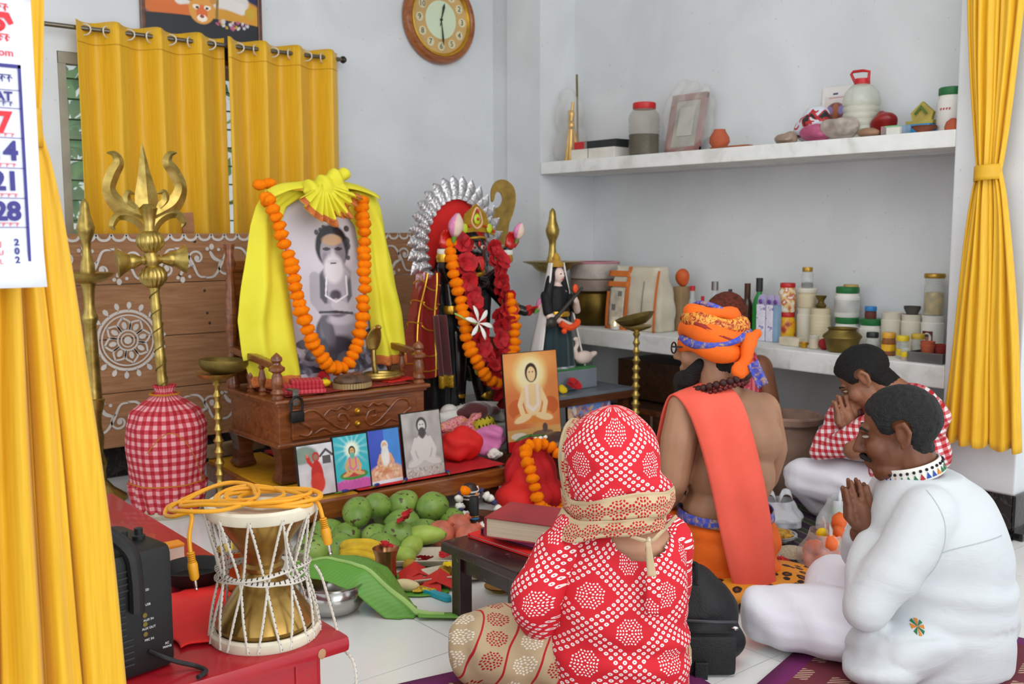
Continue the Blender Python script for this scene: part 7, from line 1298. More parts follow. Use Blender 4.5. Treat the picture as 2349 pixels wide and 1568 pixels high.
T = thing('perfume_bottle', 'little amber perfume bottle with a tall black cap', 'bottle', (2.275, 2.985, 0)); MB().lathe([(0, 0), (0.024, 0), (0.026, 0.006), (0.026, 0.055), (0.02, 0.065), (0.014, 0.07), (0, 0.07)], 22).build('glass', mat('amber_glass', '#a5521a', 0.12, alpha=0.85), T); MB().lathe([(0.018, 0.07), (0.0185, 0.075), (0.0185, 0.165), (0.016, 0.168), (0, 0.168)], 22).build('cap', BLK, T); MB().lathe([(0.0192, 0.083), (0.0192, 0.088)], 22, None, False).build('blue_band', BLUL, T); MB().lathe([(0.0192, 0.092), (0.0192, 0.095)], 22, None, False).build('gold_band', GOLD, T)
T = jar('silver_cup', 'small dented silver cup beside the red wrapped figure', (2.965, 3.09, 0), 0.035, 0.05, mat('foil', '#c4c4c4', 0.25, 0.9, 0.1), None, 0, 1.0, taper=0.7, cat='cup')
T = jar('brass_plate', 'little brass dish on the floor beneath the dark stool', (2.0, 2.49, 0), 0.05, 0.02, BRASS, None, 0, 1.0, taper=0.6, cat='dish')
T = MB().box((0, 0, 0.03), (0.3, 0.05, 0.06), bev=0.012).build('wooden_log', mat('pale_log', '#a08a68', 0.8, var=0.2), None, False); T.location = (1.90, 4.30, 0.165); T.rotation_euler = (0, 0, 0.2); tag(T, 'short pale wooden log behind the throne on the platform', 'log')
# dark stool and books
STL, t = newmat('worn_dark_varnish', 0.35); v = t.coord(); t.base(t.mix(t.math('GREATER_THAN', t.noise(v, 34, 5), 0.67), '#33191a', '#6d5a56')); t.p.inputs['Coat Weight'].default_value = 0.3
T = thing('dark_stool', 'low dark brown wooden stool carrying red books', 'stool', (1.72, 2.065, 0)); MB().box((0.185, 0.18, 0.225), (0.37, 0.365, 0.032), bev=0.006).build('top', STL, T, False)
for x in (0.045, 0.325):
    for y in (0.045, 0.315): MB().box((x, y, 0.105), (0.045, 0.045, 0.21), bev=0.004).build('leg', STL, T, False)
for c_, d in (((0.185, 0.045, 0.18), (0.28, 0.02, 0.06)), ((0.185, 0.315, 0.18), (0.28, 0.02, 0.06)), ((0.045, 0.18, 0.18), (0.02, 0.27, 0.06)), ((0.325, 0.18, 0.18), (0.02, 0.27, 0.06))): MB().box(c_, d, bev=0.002).build('apron', STL, T, False)
PG_ = mat('book_pages', '#d3c2a6', 0.8, var=0.12, vscale=3, stretch=(1, 1, 200)); 
def book(name, label, loc, rz, L, W, h, m, pages=PG_, tilt=(0, 0)):
    T = thing(name, label, 'book', loc, rz); T.rotation_euler = (tilt[0], tilt[1], rz); c_ = 0.004
    MB().box((0, 0, c_ / 2), (L, W, c_), bev=0.0015).build('back_cover', m, T, False); MB().box((0, 0, h - c_ / 2), (L, W, c_), bev=0.0015).build('front_cover', m, T, False); MB().box((0, W / 2 - c_ / 2, h / 2), (L, c_, h), bev=0.002).build('spine', m, T, False); MB().box((0, 0.002, h / 2), (L - 0.012, W - 0.014, h - 2 * c_)).build('pages', pages, T, False); return T
book('red_folder', 'thin bright red folder with white pages, lowest on the stool', (1.923, 2.255, 0.242), radians(4), 0.215, 0.31, 0.012, REDB, WHITE)
BKM = mat('maroon_board', '#561c20', 0.6, var=0.15); book('maroon_book', 'worn maroon notebook with pink page edges in the middle of the stack', (1.93, 2.25, 0.255), radians(8), 0.18, 0.25, 0.022, BKM, mat('pink_pages', '#a83a7c', 0.7))
book('red_book', 'thick old dark red hardback on top of the stack', (1.91, 2.205, 0.278), radians(26), 0.185, 0.25, 0.062, mat('faded_red_board', '#9c2e33', 0.6, var=0.12), PG_)

# ============================================================ mats, cushion, bags and plates by the seated people
MATP, t = newmat('purple_woven_mat', 0.9); x, y, z = t.sep(t.coord('UV'))
edge = t.math('GREATER_THAN', t.math('MAXIMUM', t.math('ABSOLUTE', t.math('SUBTRACT', x, 0.5)), t.math('ABSOLUTE', t.math('SUBTRACT', y, 0.5))), 0.43)
chk = t.math('MULTIPLY', t.math('LESS_THAN', t.math('FRACT', t.math('MULTIPLY', x, 6)), 0.55), t.math('LESS_THAN', t.math('FRACT', t.math('MULTIPLY', y, 9)), 0.5)); wv = t.math('GREATER_THAN', t.math('SINE', t.math('MULTIPLY', t.math('ADD', x, y), 300)), 0.0)
t.base(t.mix(edge, t.mix(t.math('MULTIPLY', chk, wv), '#6a2430', '#b99a84'), '#6d1658')); t.bump(t.noise(t.coord(), 300, 1), 0.3, 0.002)
def rug(name, label, loc, L, W, rz, m):
    b = MB().grid(lambda u, w: ((u - .5) * L, (w - .5) * W, 0.004 + 0.002 * nz(u * 6, w * 6)), 20, 20, uvs=(1, 1)); o = b.build(name, m, None, True, 80, 0.004); o.location = loc; o.rotation_euler = (0, 0, rz); return tag(o, label, 'mat')
rug('floor_mat', 'purple-edged woven mat under the woman in red', (1.585, 1.63, 0.001), 0.80, 0.86, radians(-12), MATP)
rug('floor_mat', 'purple-edged woven mat under the man in the white shirt', (2.52, 1.18, 0.001), 0.78, 0.86, radians(13), MATP)
MATS_, t = newmat('dark_striped_mat', 0.9); x, y, z = t.sep(t.coord('UV')); q = t.math('FRACT', t.math('MULTIPLY', x, 9)); t.base(t.ramp(q, [(0.0, '#2c1630'), (0.3, '#2c1630'), (0.32, '#7d7a50'), (0.38, '#343826'), (0.7, '#2a3024'), (0.72, '#6a6a48'), (0.78, '#2c1630')]))
rug('striped_mat', 'dark striped mat under the praying man with the checked shawl', (3.40, 2.45, 0.001), 0.86, 0.95, radians(-20), MATS_)
LEO, t = newmat('leopard_print', 0.6); v = t.coord(); vo = t.n('ShaderNodeTexVoronoi'); t.t.links.new(v, vo.inputs['Vector']); vo.inputs['Scale'].default_value = 26; vo2 = t.n('ShaderNodeTexVoronoi', feature='SMOOTH_F1'); t.t.links.new(v, vo2.inputs['Vector']); vo2.inputs['Scale'].default_value = 26
t.base(t.ramp(t.math('ADD', vo.outputs['Distance'], t.math('MULTIPLY', t.noise(v, 60, 2), 0.25)), [(0.2, '#8a4a12'), (0.34, '#1d0f08'), (0.5, '#1d0f08'), (0.56, '#d98a1c')]))
cu = bundle('leopard_cushion', 'flat leopard-print cushion under the man with the orange turban', 'cushion', (2.62, 1.93, 0.0), [((0, 0, 0.045), (0.24, 0.2, 0.045))], LEO, 0.012, 0.004, 8, radians(10)); cu.rotation_euler = (0, 0, radians(-30))
RICE = mat('flaked_rice', '#dccdb0', 0.9, var=0.15, vscale=120, bump=0.9, bscale=220); FOIL = mat('foil', '#c4c4c4', 0.25, 0.9, 0.1)
T = jar('foil_plate', 'foil paper plate heaped with flaked rice', (3.04, 2.085, 0), 0.085, 0.014, FOIL, None, 0, 1.0, taper=0.8, cat='plate'); b = bumpy(0.075, 0.08, 26, 12, 0.3, 3); b.v = [(x, y, max(z, 0) + 0.008) for x, y, z in b.v]; b.build('flaked_rice', RICE, T)
T = jar('foil_bowl', 'foil bowl of yellow curry beside the plate of flaked rice', (3.12, 2.21, 0), 0.078, 0.04, FOIL, None, 0, 1.0, taper=0.65, cat='bowl'); b = bumpy(0.06, 0.25, 22, 12, 0.35, 8); b.v = [(x, y, z + 0.035) for x, y, z in b.v]; b.build('curry', mat('yellow_curry', '#b5862a', 0.5, var=0.35, vscale=40), T)
T = jar('foil_bowl', 'low foil dish of brown food next to the saffron robe', (2.985, 2.19, 0), 0.05, 0.03, FOIL, None, 0, 1.0, taper=0.7, cat='bowl'); b = bumpy(0.042, 0.2, 16, 10, 0.4, 2); b.v = [(x, y, z + 0.022) for x, y, z in b.v]; b.build('food', MATS['yellow_curry'], T)
FILM = mat('thin_white_film', '#e6e6ea', 0.3, 0, 0.05, 10, alpha=0.5, bump=0.7, bscale=18)
def carrier(name, label, loc, rx, ry, h, m, fill, seed, rz=0):
    T = thing(name, label, 'plastic bag', loc, rz)
    def fn(u, w):
        a = 2 * pi * u; r = 1 + 0.12 * nz(cos(a) * 2, sin(a) * 2, w * 3 + seed) + 0.05 * sin(a * 7 + w * 4 + seed); s_ = interp(w, [0, .08, .35, .7, 1], [0.75, 1.0, 1.05, 0.75, 0.62]); return (rx * r * s_ * cos(a), ry * r * s_ * sin(a), h * w + 0.004)
    MB().grid(fn, 60, 22, True).build('bag_body', m, T, True, 80)
    for sg in (-1, 1):
        cx = sg * rx * 0.35; MB().grid(lambda u, w: (cx + sg * (0.028 * cos(pi * w) ), 0.012 * (u - .5) + 0.01 * nz(w * 4, sg), h + 0.045 * sin(pi * w) + (u - .5) * 0.022 - .01), 4, 14).build('handle', m, T, True, 80, 0.001)
    for nm, me_, pts in fill:
        for p in pts: inst(nm, me_, T, p, (rnd.uniform(0, 3), rnd.uniform(0, 3), 0), rnd.uniform(.85, 1.15))
    return T
CAR = named_mesh(bumpy(0.032, 0.15, 12, 9, 0.8, 1), 'orange_bloom', mat('carrot_orange', '#e2672a', 0.6, var=0.15)); LFM = named_mesh(flower_mesh(0.05, 5, .5, 2), 'leafy', mat('fresh_leaf', '#4f8a3a', 0.5, var=0.2)); YLM = named_mesh(bumpy(0.022, 0.15, 10, 8, .8, 2), 'yellow_bloom2', YEL_FL)
carrier('plastic_bag', 'thin white carrier bag with open handles, half empty', (3.30, 2.335, 0), 0.10, 0.085, 0.11, FILM, [], 1, -0.6)
carrier('plastic_bag', 'thin white carrier bag full of green leaves', (3.40, 2.10, 0), 0.115, 0.10, 0.15, FILM, [('leaf', LFM, [(0.03, 0.02, 0.07), (-0.03, 0.03, 0.09), (0.05, -0.03, 0.1), (0.0, -0.04, 0.06), (-0.05, -0.02, 0.05), (0.02, 0.0, 0.13)])], 3, 0.3)
carrier('plastic_bag', 'clear carrier bag of orange marigold heads near the white sleeve', (3.02, 1.93, 0), 0.11, 0.095, 0.13, mat('thin_film_clear', '#ece4e0', 0.25, 0, 0.05, 10, alpha=0.32, bump=0.6, bscale=18), [('marigold_head', CAR, [(0.05 * cos(a) * r, 0.045 * sin(a) * r, 0.03 + 0.026 * k) for k, (a, r) in enumerate(((0, 1), (1, 1.2), (2, 1), (3.1, 1.2), (4.2, 1), (5.2, 1.2)))] + [(0.06 * cos(a), 0.05 * sin(a), 0.035) for a in (0.5, 1.6, 2.7, 3.7, 4.7, 5.8)]), ('yellow_head', YLM, [(0.0, -0.03, 0.1), (0.02, 0.01, 0.12)])], 5, 0.8)
o = inst('red_flower', HIBI[0], None, (2.87, 2.0, 0.03), (0.4, 0.2, 0), 0.7); tag(o, 'red flower lying at the edge of the leopard cushion', 'flower')
tag(MB().tube([(2.76, 1.80, 0.004), (2.80, 1.80, 0.006), (2.84, 1.775, 0.004)], 0.004, 6).build('yellow_peel', YEL_FL), 'strip of yellow peel on the white floor tiles', 'peel')
# black backpack
BP = mat('black_nylon', '#101012', 0.6, var=0.2, vscale=20, bump=0.2, bscale=200)
T = thing('black_backpack', 'small black nylon backpack standing behind the woman in red', 'backpack', (2.085, 1.725, 0), radians(-40)); Bl = Blob(); Bl.ell((0, 0, 0.12), (0.115, 0.075, 0.13)).ell((-0.02, 0.01, 0.2), (0.085, 0.06, 0.07)).ell((0.02, -0.03, 0.07), (0.11, 0.07, 0.075)); me = Bl.melt(0.009, 3); fold(me, lambda x, y, z: 0.006 * nz(x * 16, y * 16, z * 16)); me.materials.append(BP); link('bag_body', me, T)
MB().tube(spline([(-0.09, -0.075, 0.145), (0.0, -0.1, 0.15), (0.09, -0.08, 0.14)], 8), 0.004, 6).build('zip', mat('zip_metal', '#55555a', 0.35, 0.7), T); MB().tube(spline([(-0.03, 0.02, 0.265), (-0.01, -0.03, 0.28), (-0.015, -0.06, 0.235)], 6), 0.007, 6).build('top_loop', BP, T)
MB().ball((0.085, -0.085, 0.125), (0.01, 0.004, 0.006), 8, 6).build('zip_pull', mat('chrome', '#c9c9c9', 0.15, 1.0, 0), T); MB().ball((-0.055, -0.06, 0.225), (0.006, 0.004, 0.01), 8, 6).build('zip_pull', MATS['chrome'], T)
MB().box((0.01, -0.10, 0.06), (0.15, 0.03, 0.11), bev=0.014).build('front_pocket', BP, T); MB().box((-0.01, -0.12, 0.022), (0.035, 0.012, 0.05), bev=0.003).build('strap', BP, T, False)
# ============================================================ people
RZ = AZ - pi / 2
def skin(name, c): return mat(name, c, 0.5, var=0.1, vscale=7, sub=0.03, bump=0.05, bscale=90)
def frame(F_, U_=(0, 0, 1)):
    F_ = Vector(F_).normalized(); U_ = Vector(U_); U_ = (U_ - F_ * U_.dot(F_)).normalized(); R_ = F_.cross(U_).normalized(); return R_, F_, U_
def head(Bl, c, F_, U_=(0, 0, 1), s=1.0, nose=1.0):
    R_, F_, U_ = frame(F_, U_); M = Matrix((R_, F_, U_)).transposed(); c = Vector(c); at = lambda r, f, u: c + (R_ * r + F_ * f + U_ * u) * s
    E_ = lambda p, rad: Bl.ell(at(*p), tuple(q * s for q in rad), M=M)
    E_((0, -0.012, 0.03), (0.076, 0.097, 0.086)); E_((0, 0.03, -0.035), (0.062, 0.066, 0.085)); E_((0, 0.058, -0.105), (0.032, 0.03, 0.026)); E_((0, 0.085, 0.022), (0.05, 0.016, 0.012))
    E_((-0.04, 0.06, -0.03), (0.026, 0.03, 0.03)); E_((0.04, 0.06, -0.03), (0.026, 0.03, 0.03)); E_((0, 0.093, -0.068), (0.025, 0.012, 0.008)); E_((0, 0.09, -0.08), (0.022, 0.012, 0.008))
    Bl.cap(at(0, 0.094, 0.012), at(0, 0.116 * nose, -0.032), 0.009 * s, 0.0125 * s, 10); E_((-0.012, 0.103, -0.037), (0.009, 0.012, 0.008)); E_((0.012, 0.103, -0.037), (0.009, 0.012, 0.008))
    for sg in (-1, 1):
        Bl.chain([at(sg * 0.076, 0.004, 0.025), at(sg * 0.088, -0.018, 0.032), at(sg * 0.09, -0.028, 0.008), at(sg * 0.084, -0.018, -0.022), at(sg * 0.078, -0.002, -0.032)], [0.006 * s, 0.007 * s, 0.0075 * s, 0.007 * s, 0.007 * s], 8); E_((sg * 0.078, -0.008, 0.0), (0.007, 0.018, 0.026))
    return lambda x, y, z: ((Vector((x, y, z)) - c).dot(R_) / s, (Vector((x, y, z)) - c).dot(F_) / s, (Vector((x, y, z)) - c).dot(U_) / s), at
def face_bits(T, at, s, brow='#15110f', lips=None, mous=None):
    for sg in (-1, 1):
        MB().ball(at(sg * 0.031, 0.085, 0.003), (0.010 * s, 0.008 * s, 0.0045 * s), 10, 8).build('eye', mat('eye_white', '#9d8f82', 0.3), T); MB().ball(at(sg * 0.032, 0.0905, 0.003), 0.0042 * s, 8, 6).build('iris', mat('iris_dark', '#1a0f0a', 0.1), T)
        MB().tube([at(sg * 0.014, 0.094, 0.022), at(sg * 0.035, 0.092, 0.028), at(sg * 0.056, 0.075, 0.02)], [0.004 * s, 0.005 * s, 0.003 * s], 6).build('eyebrow', mat('brow_hair', brow, 0.8), T)
    if mous: MB().tube([at(-0.034, 0.084, -0.066), at(-0.014, 0.103, -0.054), at(0, 0.106, -0.053), at(0.014, 0.103, -0.054), at(0.034, 0.084, -0.066)], [0.003 * s, 0.008 * s, 0.008 * s, 0.008 * s, 0.003 * s], 8).build('moustache', mat('brow_hair', brow, 0.8), T)
def hoff(inh, k=0.010, s=90): return lambda x, y, z: max(0.0015, min(1, (inh(x, y, z)[2] + 0.085) / 0.09)) * k + 0.002 * nz(x * s, y * s, z * s)
def hairline(q, lo=-0.085):
    r, f, u = q
    if abs(r) > 0.0785 and -0.05 < u < 0.045 and f > -0.045: return -0.05
    return u - float(np.interp(f, [-0.11, -0.05, -0.028, -0.012, 0.02, 0.045, 0.06, 0.085, 0.1], [lo, lo + 0.015, -0.035, 0.03, 0.012, 0.02, 0.062, 0.08, 0.09]))
def palm(Bl, wrist, tip, side, s=1.0, curl=0.0):
    """one flat hand: palm plus four unequal fingers and a thumb leaving the side of the palm"""
    w, t_ = Vector(wrist), Vector(tip); d = (t_ - w); L = d.length; d.normalize(); sd = Vector(side); sd = (sd - d * sd.dot(d)).normalized(); n_ = d.cross(sd)
    Bl.chain([w, w + d * L * 0.25, w + d * L * 0.5], [0.024 * s, 0.027 * s, 0.024 * s]); k0 = w + d * L * 0.5
    for k, (o, ln) in enumerate(((-0.034, 0.46), (-0.0115, 0.56), (0.0125, 0.52), (0.035, 0.40))):
        b = k0 - d * 0.012 + sd * o * s * 0.95; m_ = b + d * (ln * L * 0.55) + sd * o * 0.12 + n_ * curl * 0.3; e = b + d * (ln * L) + sd * o * 0.1 + n_ * curl
        Bl.chain([b, m_, e], [0.0098 * s, 0.0092 * s, 0.0082 * s], 10)
    b = w + d * L * 0.22 - sd * 0.026 * s; Bl.chain([b, b + d * L * 0.17 - sd * 0.018 * s, b + d * L * 0.34 - sd * 0.014 * s], [0.013 * s, 0.0115 * s, 0.0095 * s], 10)
def body(T, Bl, m, voxel=0.0065, sm=3, name='body'):
    me = Bl.melt(voxel, sm, 0.45); me.materials.append(m); return link(name, me, T, True, 180), me
def cloth(T, name, Bl, m, fn=None, voxel=0.009, sm=4, uv=None, cut=None):
    me = Bl.melt(voxel, sm)
    if fn: fold(me, fn)
    if cut:
        bm = bmesh.new(); bm.from_mesh(me); bmesh.ops.delete(bm, geom=[f for f in bm.faces if cut(*f.calc_center_median())], context='FACES'); bm.to_mesh(me); bm.free()
    if uv: uv(me)
    me.materials.append(m); return link(name, me, T, True, 180)
def wr(amp, k, ph=0.0, fz=1.0):
    return lambda x, y, z: amp * (0.6 * sin(k[0] * x + k[1] * y + k[2] * z + 3.0 * nz(x * 7, y * 7, z * 7 + ph)) + 0.8 * nz(x * 11, y * 11, z * 11 * fz + ph))
# ---- printed cottons
def rosette(t, u, w, P, step, n, rad):
    cu = t.math('MULTIPLY', t.math('SUBTRACT', t.math('FRACT', t.math('DIVIDE', u, P[0])), 0.5), P[0]); cv = t.math('MULTIPLY', t.math('SUBTRACT', t.math('FRACT', t.math('DIVIDE', w, P[1])), 0.5), P[1])
    return ring(t, cu, cv, step, n, rad)
def ring(t, cu, cv, step, n, rad):
    th = t.math('ARCTAN2', cv, cu); r = t.math('SQRT', t.math('ADD', t.math('MULTIPLY', cu, cu), t.math('MULTIPLY', cv, cv)))
    r = t.math('MULTIPLY', r, t.math('ADD', 1.0, t.math('MULTIPLY', t.math('COSINE', t.math('MULTIPLY', th, 8.0)), 0.07)))
    k = t.math('ROUND', t.math('DIVIDE', r, step)); cnt = t.math('MULTIPLY', t.math('MAXIMUM', k, 1.0), 6.0)
    fa = t.math('SUBTRACT', t.math('FRACT', t.math('MULTIPLY', t.math('DIVIDE', th, 2 * pi), cnt)), 0.5); dx = t.math('MULTIPLY', fa, t.math('DIVIDE', t.math('MULTIPLY', r, 2 * pi), cnt)); dr = t.math('SUBTRACT', r, t.math('MULTIPLY', k, step))
    d = t.math('SQRT', t.math('ADD', t.math('MULTIPLY', dx, dx), t.math('MULTIPLY', dr, dr)))
    return t.math('MULTIPLY', t.math('LESS_THAN', d, rad), t.math('MULTIPLY', t.math('LESS_THAN', k, n + 0.5), t.math('GREATER_THAN', k, 0.5)))
def bandhani(name, P=(0.19, 0.158), N=9.0, redc='#c80f22'):
    m, t = newmat(name, 0.8); u, w, _ = t.sep(t.coord('UV'))
    wob = t.math('MULTIPLY', t.math('SUBTRACT', t.noise(t.coord(), 9, 2), 0.5), 0.02); u = t.math('ADD', u, wob)
    ua, wa = t.math('DIVIDE', u, P[0]), t.math('DIVIDE', w, P[1]); a = t.math('ADD', ua, wa); b = t.math('SUBTRACT', ua, wa)
    def cell(q): return t.math('SUBTRACT', t.math('FRACT', t.math('ADD', q, 0.5)), 0.5)
    ca, cb_ = t.math('ABSOLUTE', cell(a)), t.math('ABSOLUTE', cell(b)); band = t.math('MAXIMUM', t.math('LESS_THAN', ca, 1.5 / N), t.math('LESS_THAN', cb_, 1.5 / N))
    fa, fb = t.math('ABSOLUTE', cell(t.math('MULTIPLY', a, N))), t.math('ABSOLUTE', cell(t.math('MULTIPLY', b, N))); d = t.math('MAXIMUM', fa, fb); d2 = t.math('ADD', t.math('MULTIPLY', d, 0.6), t.math('MULTIPLY', t.math('ADD', fa, fb), 0.3))
    dots = t.math('MULTIPLY', band, t.math('MULTIPLY', t.math('LESS_THAN', d2, 0.30), t.math('GREATER_THAN', d2, 0.09)))
    pa, pb = t.math('SUBTRACT', t.math('FRACT', a), 0.5), t.math('SUBTRACT', t.math('FRACT', b), 0.5); cu = t.math('MULTIPLY', t.math('ADD', pa, pb), P[0] / 2); cv = t.math('MULTIPLY', t.math('SUBTRACT', pa, pb), P[1] / 2)
    ros = ring(t, cu, cv, 0.0069, 4, 0.0021)
    base = t.ramp(t.noise(t.coord(), 6, 3), [(0.3, redc), (0.7, '#d51a2b')])
    t.base(t.mix(t.math('MAXIMUM', dots, ros), base, '#efe0dd')); t.bump(t.noise(t.coord(), 420, 1), 0.2, 0.001); return m
BAND = bandhani('red_tie_dye_cotton'); BAND2 = bandhani('red_tie_dye_scarf', (0.185, 0.155), 9.0)
BGE, t = newmat('beige_block_print', 0.85); u, w, _ = t.sep(t.coord('UV')); ln = t.math('LESS_THAN', t.math('ABSOLUTE', t.math('SUBTRACT', t.math('FRACT', t.math('ADD', t.math('DIVIDE', u, 0.07), t.math('MULTIPLY', t.math('SINE', t.math('MULTIPLY', w, 30)), 0.08))), 0.5)), 0.033)
ro = rosette(t, t.math('ADD', u, 0.0), w, (0.082, 0.075), 0.0068, 3, 0.0026); al = t.math('LESS_THAN', t.math('FRACT', t.math('DIVIDE', t.math('ADD', u, 0.035), 0.14)), 0.5)
u2 = t.math('ADD', u, 0.035); ro = rosette(t, u2, w, (0.07, 0.062), 0.0068, 3, 0.0025)
ba = t.ramp(t.noise(t.coord(), 7, 3), [(0.3, '#b39a76'), (0.7, '#c2aa86')]); c1 = t.mix(ro, ba, t.mix(al, '#a5181f', '#e8ddcc')); t.base(t.mix(ln, c1, '#b3161f')); t.bump(t.noise(t.coord(), 420, 1), 0.2, 0.001)
BSC, t = newmat('beige_scarf_border', 0.85); u, w, _ = t.sep(t.coord('UV')); ro = rosette(t, u, w, (0.07, 0.05), 0.0072, 3, 0.0027); t.base(t.mix(ro, t.ramp(t.noise(t.coord(), 9, 3), [(0.3, '#b79f7c'), (0.7, '#c8b18c')]), '#b3161f')); t.bump(t.noise(t.coord(), 300, 1), 0.2, 0.001)

# ---------------------------------------------------------------- woman in the red head scarf
W = thing('person', 'person in a red dotted tunic and head scarf with beige trousers, sitting cross-legged, back turned', 'person', (1.714, 1.645, 0.008), RZ)
SK1 = skin('light_brown_skin', '#c39070')
Bl = Blob(); Bl.ell((0, 0.03, 0.14), (0.155, 0.12, 0.13)).ell((0, 0.035, 0.3), (0.145, 0.105, 0.14)).ell((0.005, 0.04, 0.41), (0.15, 0.085, 0.06)).cap((0.01, 0.035, 0.42), (-0.01, 0.05, 0.53), 0.052, 0.05)
inh, at = head(Bl, (-0.03, 0.07, 0.60), (-0.72, 0.66, -0.2), s=0.95)
Bl.chain([(-0.14, 0.03, 0.40), (-0.215, -0.02, 0.275), (-0.13, 0.15, 0.16)], [0.05, 0.042, 0.034]).chain([(0.11, 0.06, 0.40), (0.125, 0.13, 0.24), (0.02, 0.22, 0.16)], [0.05, 0.042, 0.034]); Bl.chain([(-0.08, 0.06, 0.1), (-0.33, 0.13, 0.10), (-0.1, 0.28, 0.06)], [0.09, 0.065, 0.05]).chain([(0.08, 0.06, 0.1), (0.12, 0.34, 0.09), (0.0, 0.34, 0.06)], [0.09, 0.065, 0.05])
palm(Bl, (-0.13, 0.15, 0.16), (-0.06, 0.29, 0.16), (0, 0, 1)); palm(Bl, (0.02, 0.22, 0.16), (-0.04, 0.36, 0.17), (0, 0, 1)); Bl.chain([(-0.1, 0.33, 0.05), (0.02, 0.33, 0.04)], [0.04, 0.03]).chain([(0, 0.36, 0.05), (-0.12, 0.38, 0.04)], [0.04, 0.03])
body(W, Bl, SK1); face_bits(W, at, 0.95)
Bl = Blob(); Bl.loft([(0, -0.012, 0.03, 0.185, 0.165), (0.1, -0.012, 0.03, 0.176, 0.15), (0.2, -0.012, 0.03, 0.169, 0.138), (0.3, -0.008, 0.035, 0.164, 0.127), (0.38, -0.005, 0.04, 0.162, 0.115), (0.425, 0, 0.042, 0.145, 0.098), (0.46, 0.005, 0.045, 0.1, 0.075), (0.485, 0.005, 0.047, 0.065, 0.055)]).ell((-0.11, 0.08, 0.10), (0.12, 0.12, 0.075))
def fw(x, y, z): return 0.007 * sin(60 * z + 18 * x + 4 * nz(x * 6, y * 6, z * 6)) * max(0, 1 - abs(z - 0.17) / 0.12) + 0.006 * nz(x * 9, y * 9, z * 9)
cloth(W, 'tunic', Bl, BAND, fw, 0.0085, 4, lambda me: cyl_uv(me, (0, 0.03), 0.135), cut=lambda x, y, z: ((x - 0.035) / 0.078) ** 2 + ((z - 0.475) / 0.082) ** 2 < 1 and y < 0.06)
for sd in (-1, 1):
    Bl = Blob()
    if sd < 0: Bl.chain([(-0.125, 0.035, 0.41), (-0.18, 0.01, 0.345), (-0.222, -0.025, 0.285), (-0.2, 0.02, 0.235), (-0.14, 0.12, 0.175)], [0.07, 0.068, 0.062, 0.062, 0.05])
    else: Bl.chain([(0.105, 0.055, 0.405), (0.125, 0.10, 0.32), (0.13, 0.14, 0.24), (0.06, 0.22, 0.18)], [0.066, 0.06, 0.055, 0.046])
    cloth(W, 'sleeve', Bl, BAND, wr(0.006, (30, 30, 50), 2), 0.008, 3, lambda me: uvmap(me, lambda x, y, z: (0.8 * x - 0.6 * y + 0.03, z + 0.02)))
Bl = Blob(); Bl.ell((-0.1, 0.04, 0.1), (0.12, 0.12, 0.10)).chain([(-0.1, 0.05, 0.11), (-0.24, 0.09, 0.115), (-0.345, 0.13, 0.105)], [0.115, 0.112, 0.1]).chain([(-0.345, 0.13, 0.10), (-0.22, 0.22, 0.075), (-0.06, 0.28, 0.07)], [0.1, 0.085, 0.065]).chain([(0.08, 0.07, 0.1), (0.12, 0.34, 0.09), (0.0, 0.35, 0.07)], [0.1, 0.088, 0.065])
cloth(W, 'trousers', Bl, BGE, wr(0.009, (40, -25, 20), 5), 0.009, 3, lambda me: uvmap(me, lambda x, y, z: (0.95 * x + 0.25 * y - 0.35 * z, 0.9 * z + 0.75 * y + 0.25 * x)))
# scarf over the head
Bl = Blob(); Bl.ell((-0.03, 0.065, 0.615), (0.122, 0.135, 0.128)).ell((-0.015, 0.04, 0.56), (0.118, 0.11, 0.075)).ell((0.02, 0.03, 0.55), (0.10, 0.10, 0.055)).ell((-0.08, 0.09, 0.54), (0.07, 0.09, 0.07))
inface = lambda x, y, z: (lambda q: q[1] > 0.055 and abs(q[0]) < 0.075 and -0.12 < q[2] < 0.065)(inh(x, y, z))
cloth(W, 'head_scarf', Bl, BAND2, lambda x, y, z: 0.005 * sin(45 * (z - 0.6 * x) + 3 * nz(x * 8, y * 8, z * 8)) * (1 if z < 0.62 else 0.4) + 0.006 * nz(x * 9, y * 9, z * 9 + 4), 0.0085, 3, lambda me: cyl_uv(me, (-0.03, 0.065), 0.125), cut=inface)
def loft(T, name, rows, m, uvs=(0.4, 0.1), nu=8, nv=40, th=0.004, wob=0.004):
    """a cloth strip between two edge curves"""
    A, B_ = spline(rows[0], 10), spline(rows[1], 10); N_ = len(A) - 1
    def fn(u, w):
        p = w * N_; i = min(int(p), N_ - 1); q = p - i; a = A[i].lerp(A[i + 1], q); b = B_[i].lerp(B_[i + 1], q); c_ = a.lerp(b, u); n_ = Vector((0, -1, 0.1)); return tuple(c_ + n_ * (0.018 * sin(pi * u) * 0.6 + wob * sin(u * 14 + w * 3) + wob * nz(u * 4, w * 6, 2)))
    return MB().grid(fn, nu * 3, nv, uvs=uvs).build(name, m, T, True, 80, th)
loft(W, 'scarf_border', ([(-0.152, 0.1, 0.53), (-0.125, 0.02, 0.52), (-0.06, -0.055, 0.545), (0.02, -0.075, 0.565), (0.085, -0.05, 0.56), (0.118, 0.02, 0.555)], [(-0.145, 0.1, 0.47), (-0.12, 0.01, 0.47), (-0.06, -0.07, 0.495), (0.02, -0.09, 0.508), (0.085, -0.06, 0.505), (0.12, 0.02, 0.515)]), BSC, (0.06, 0.36))
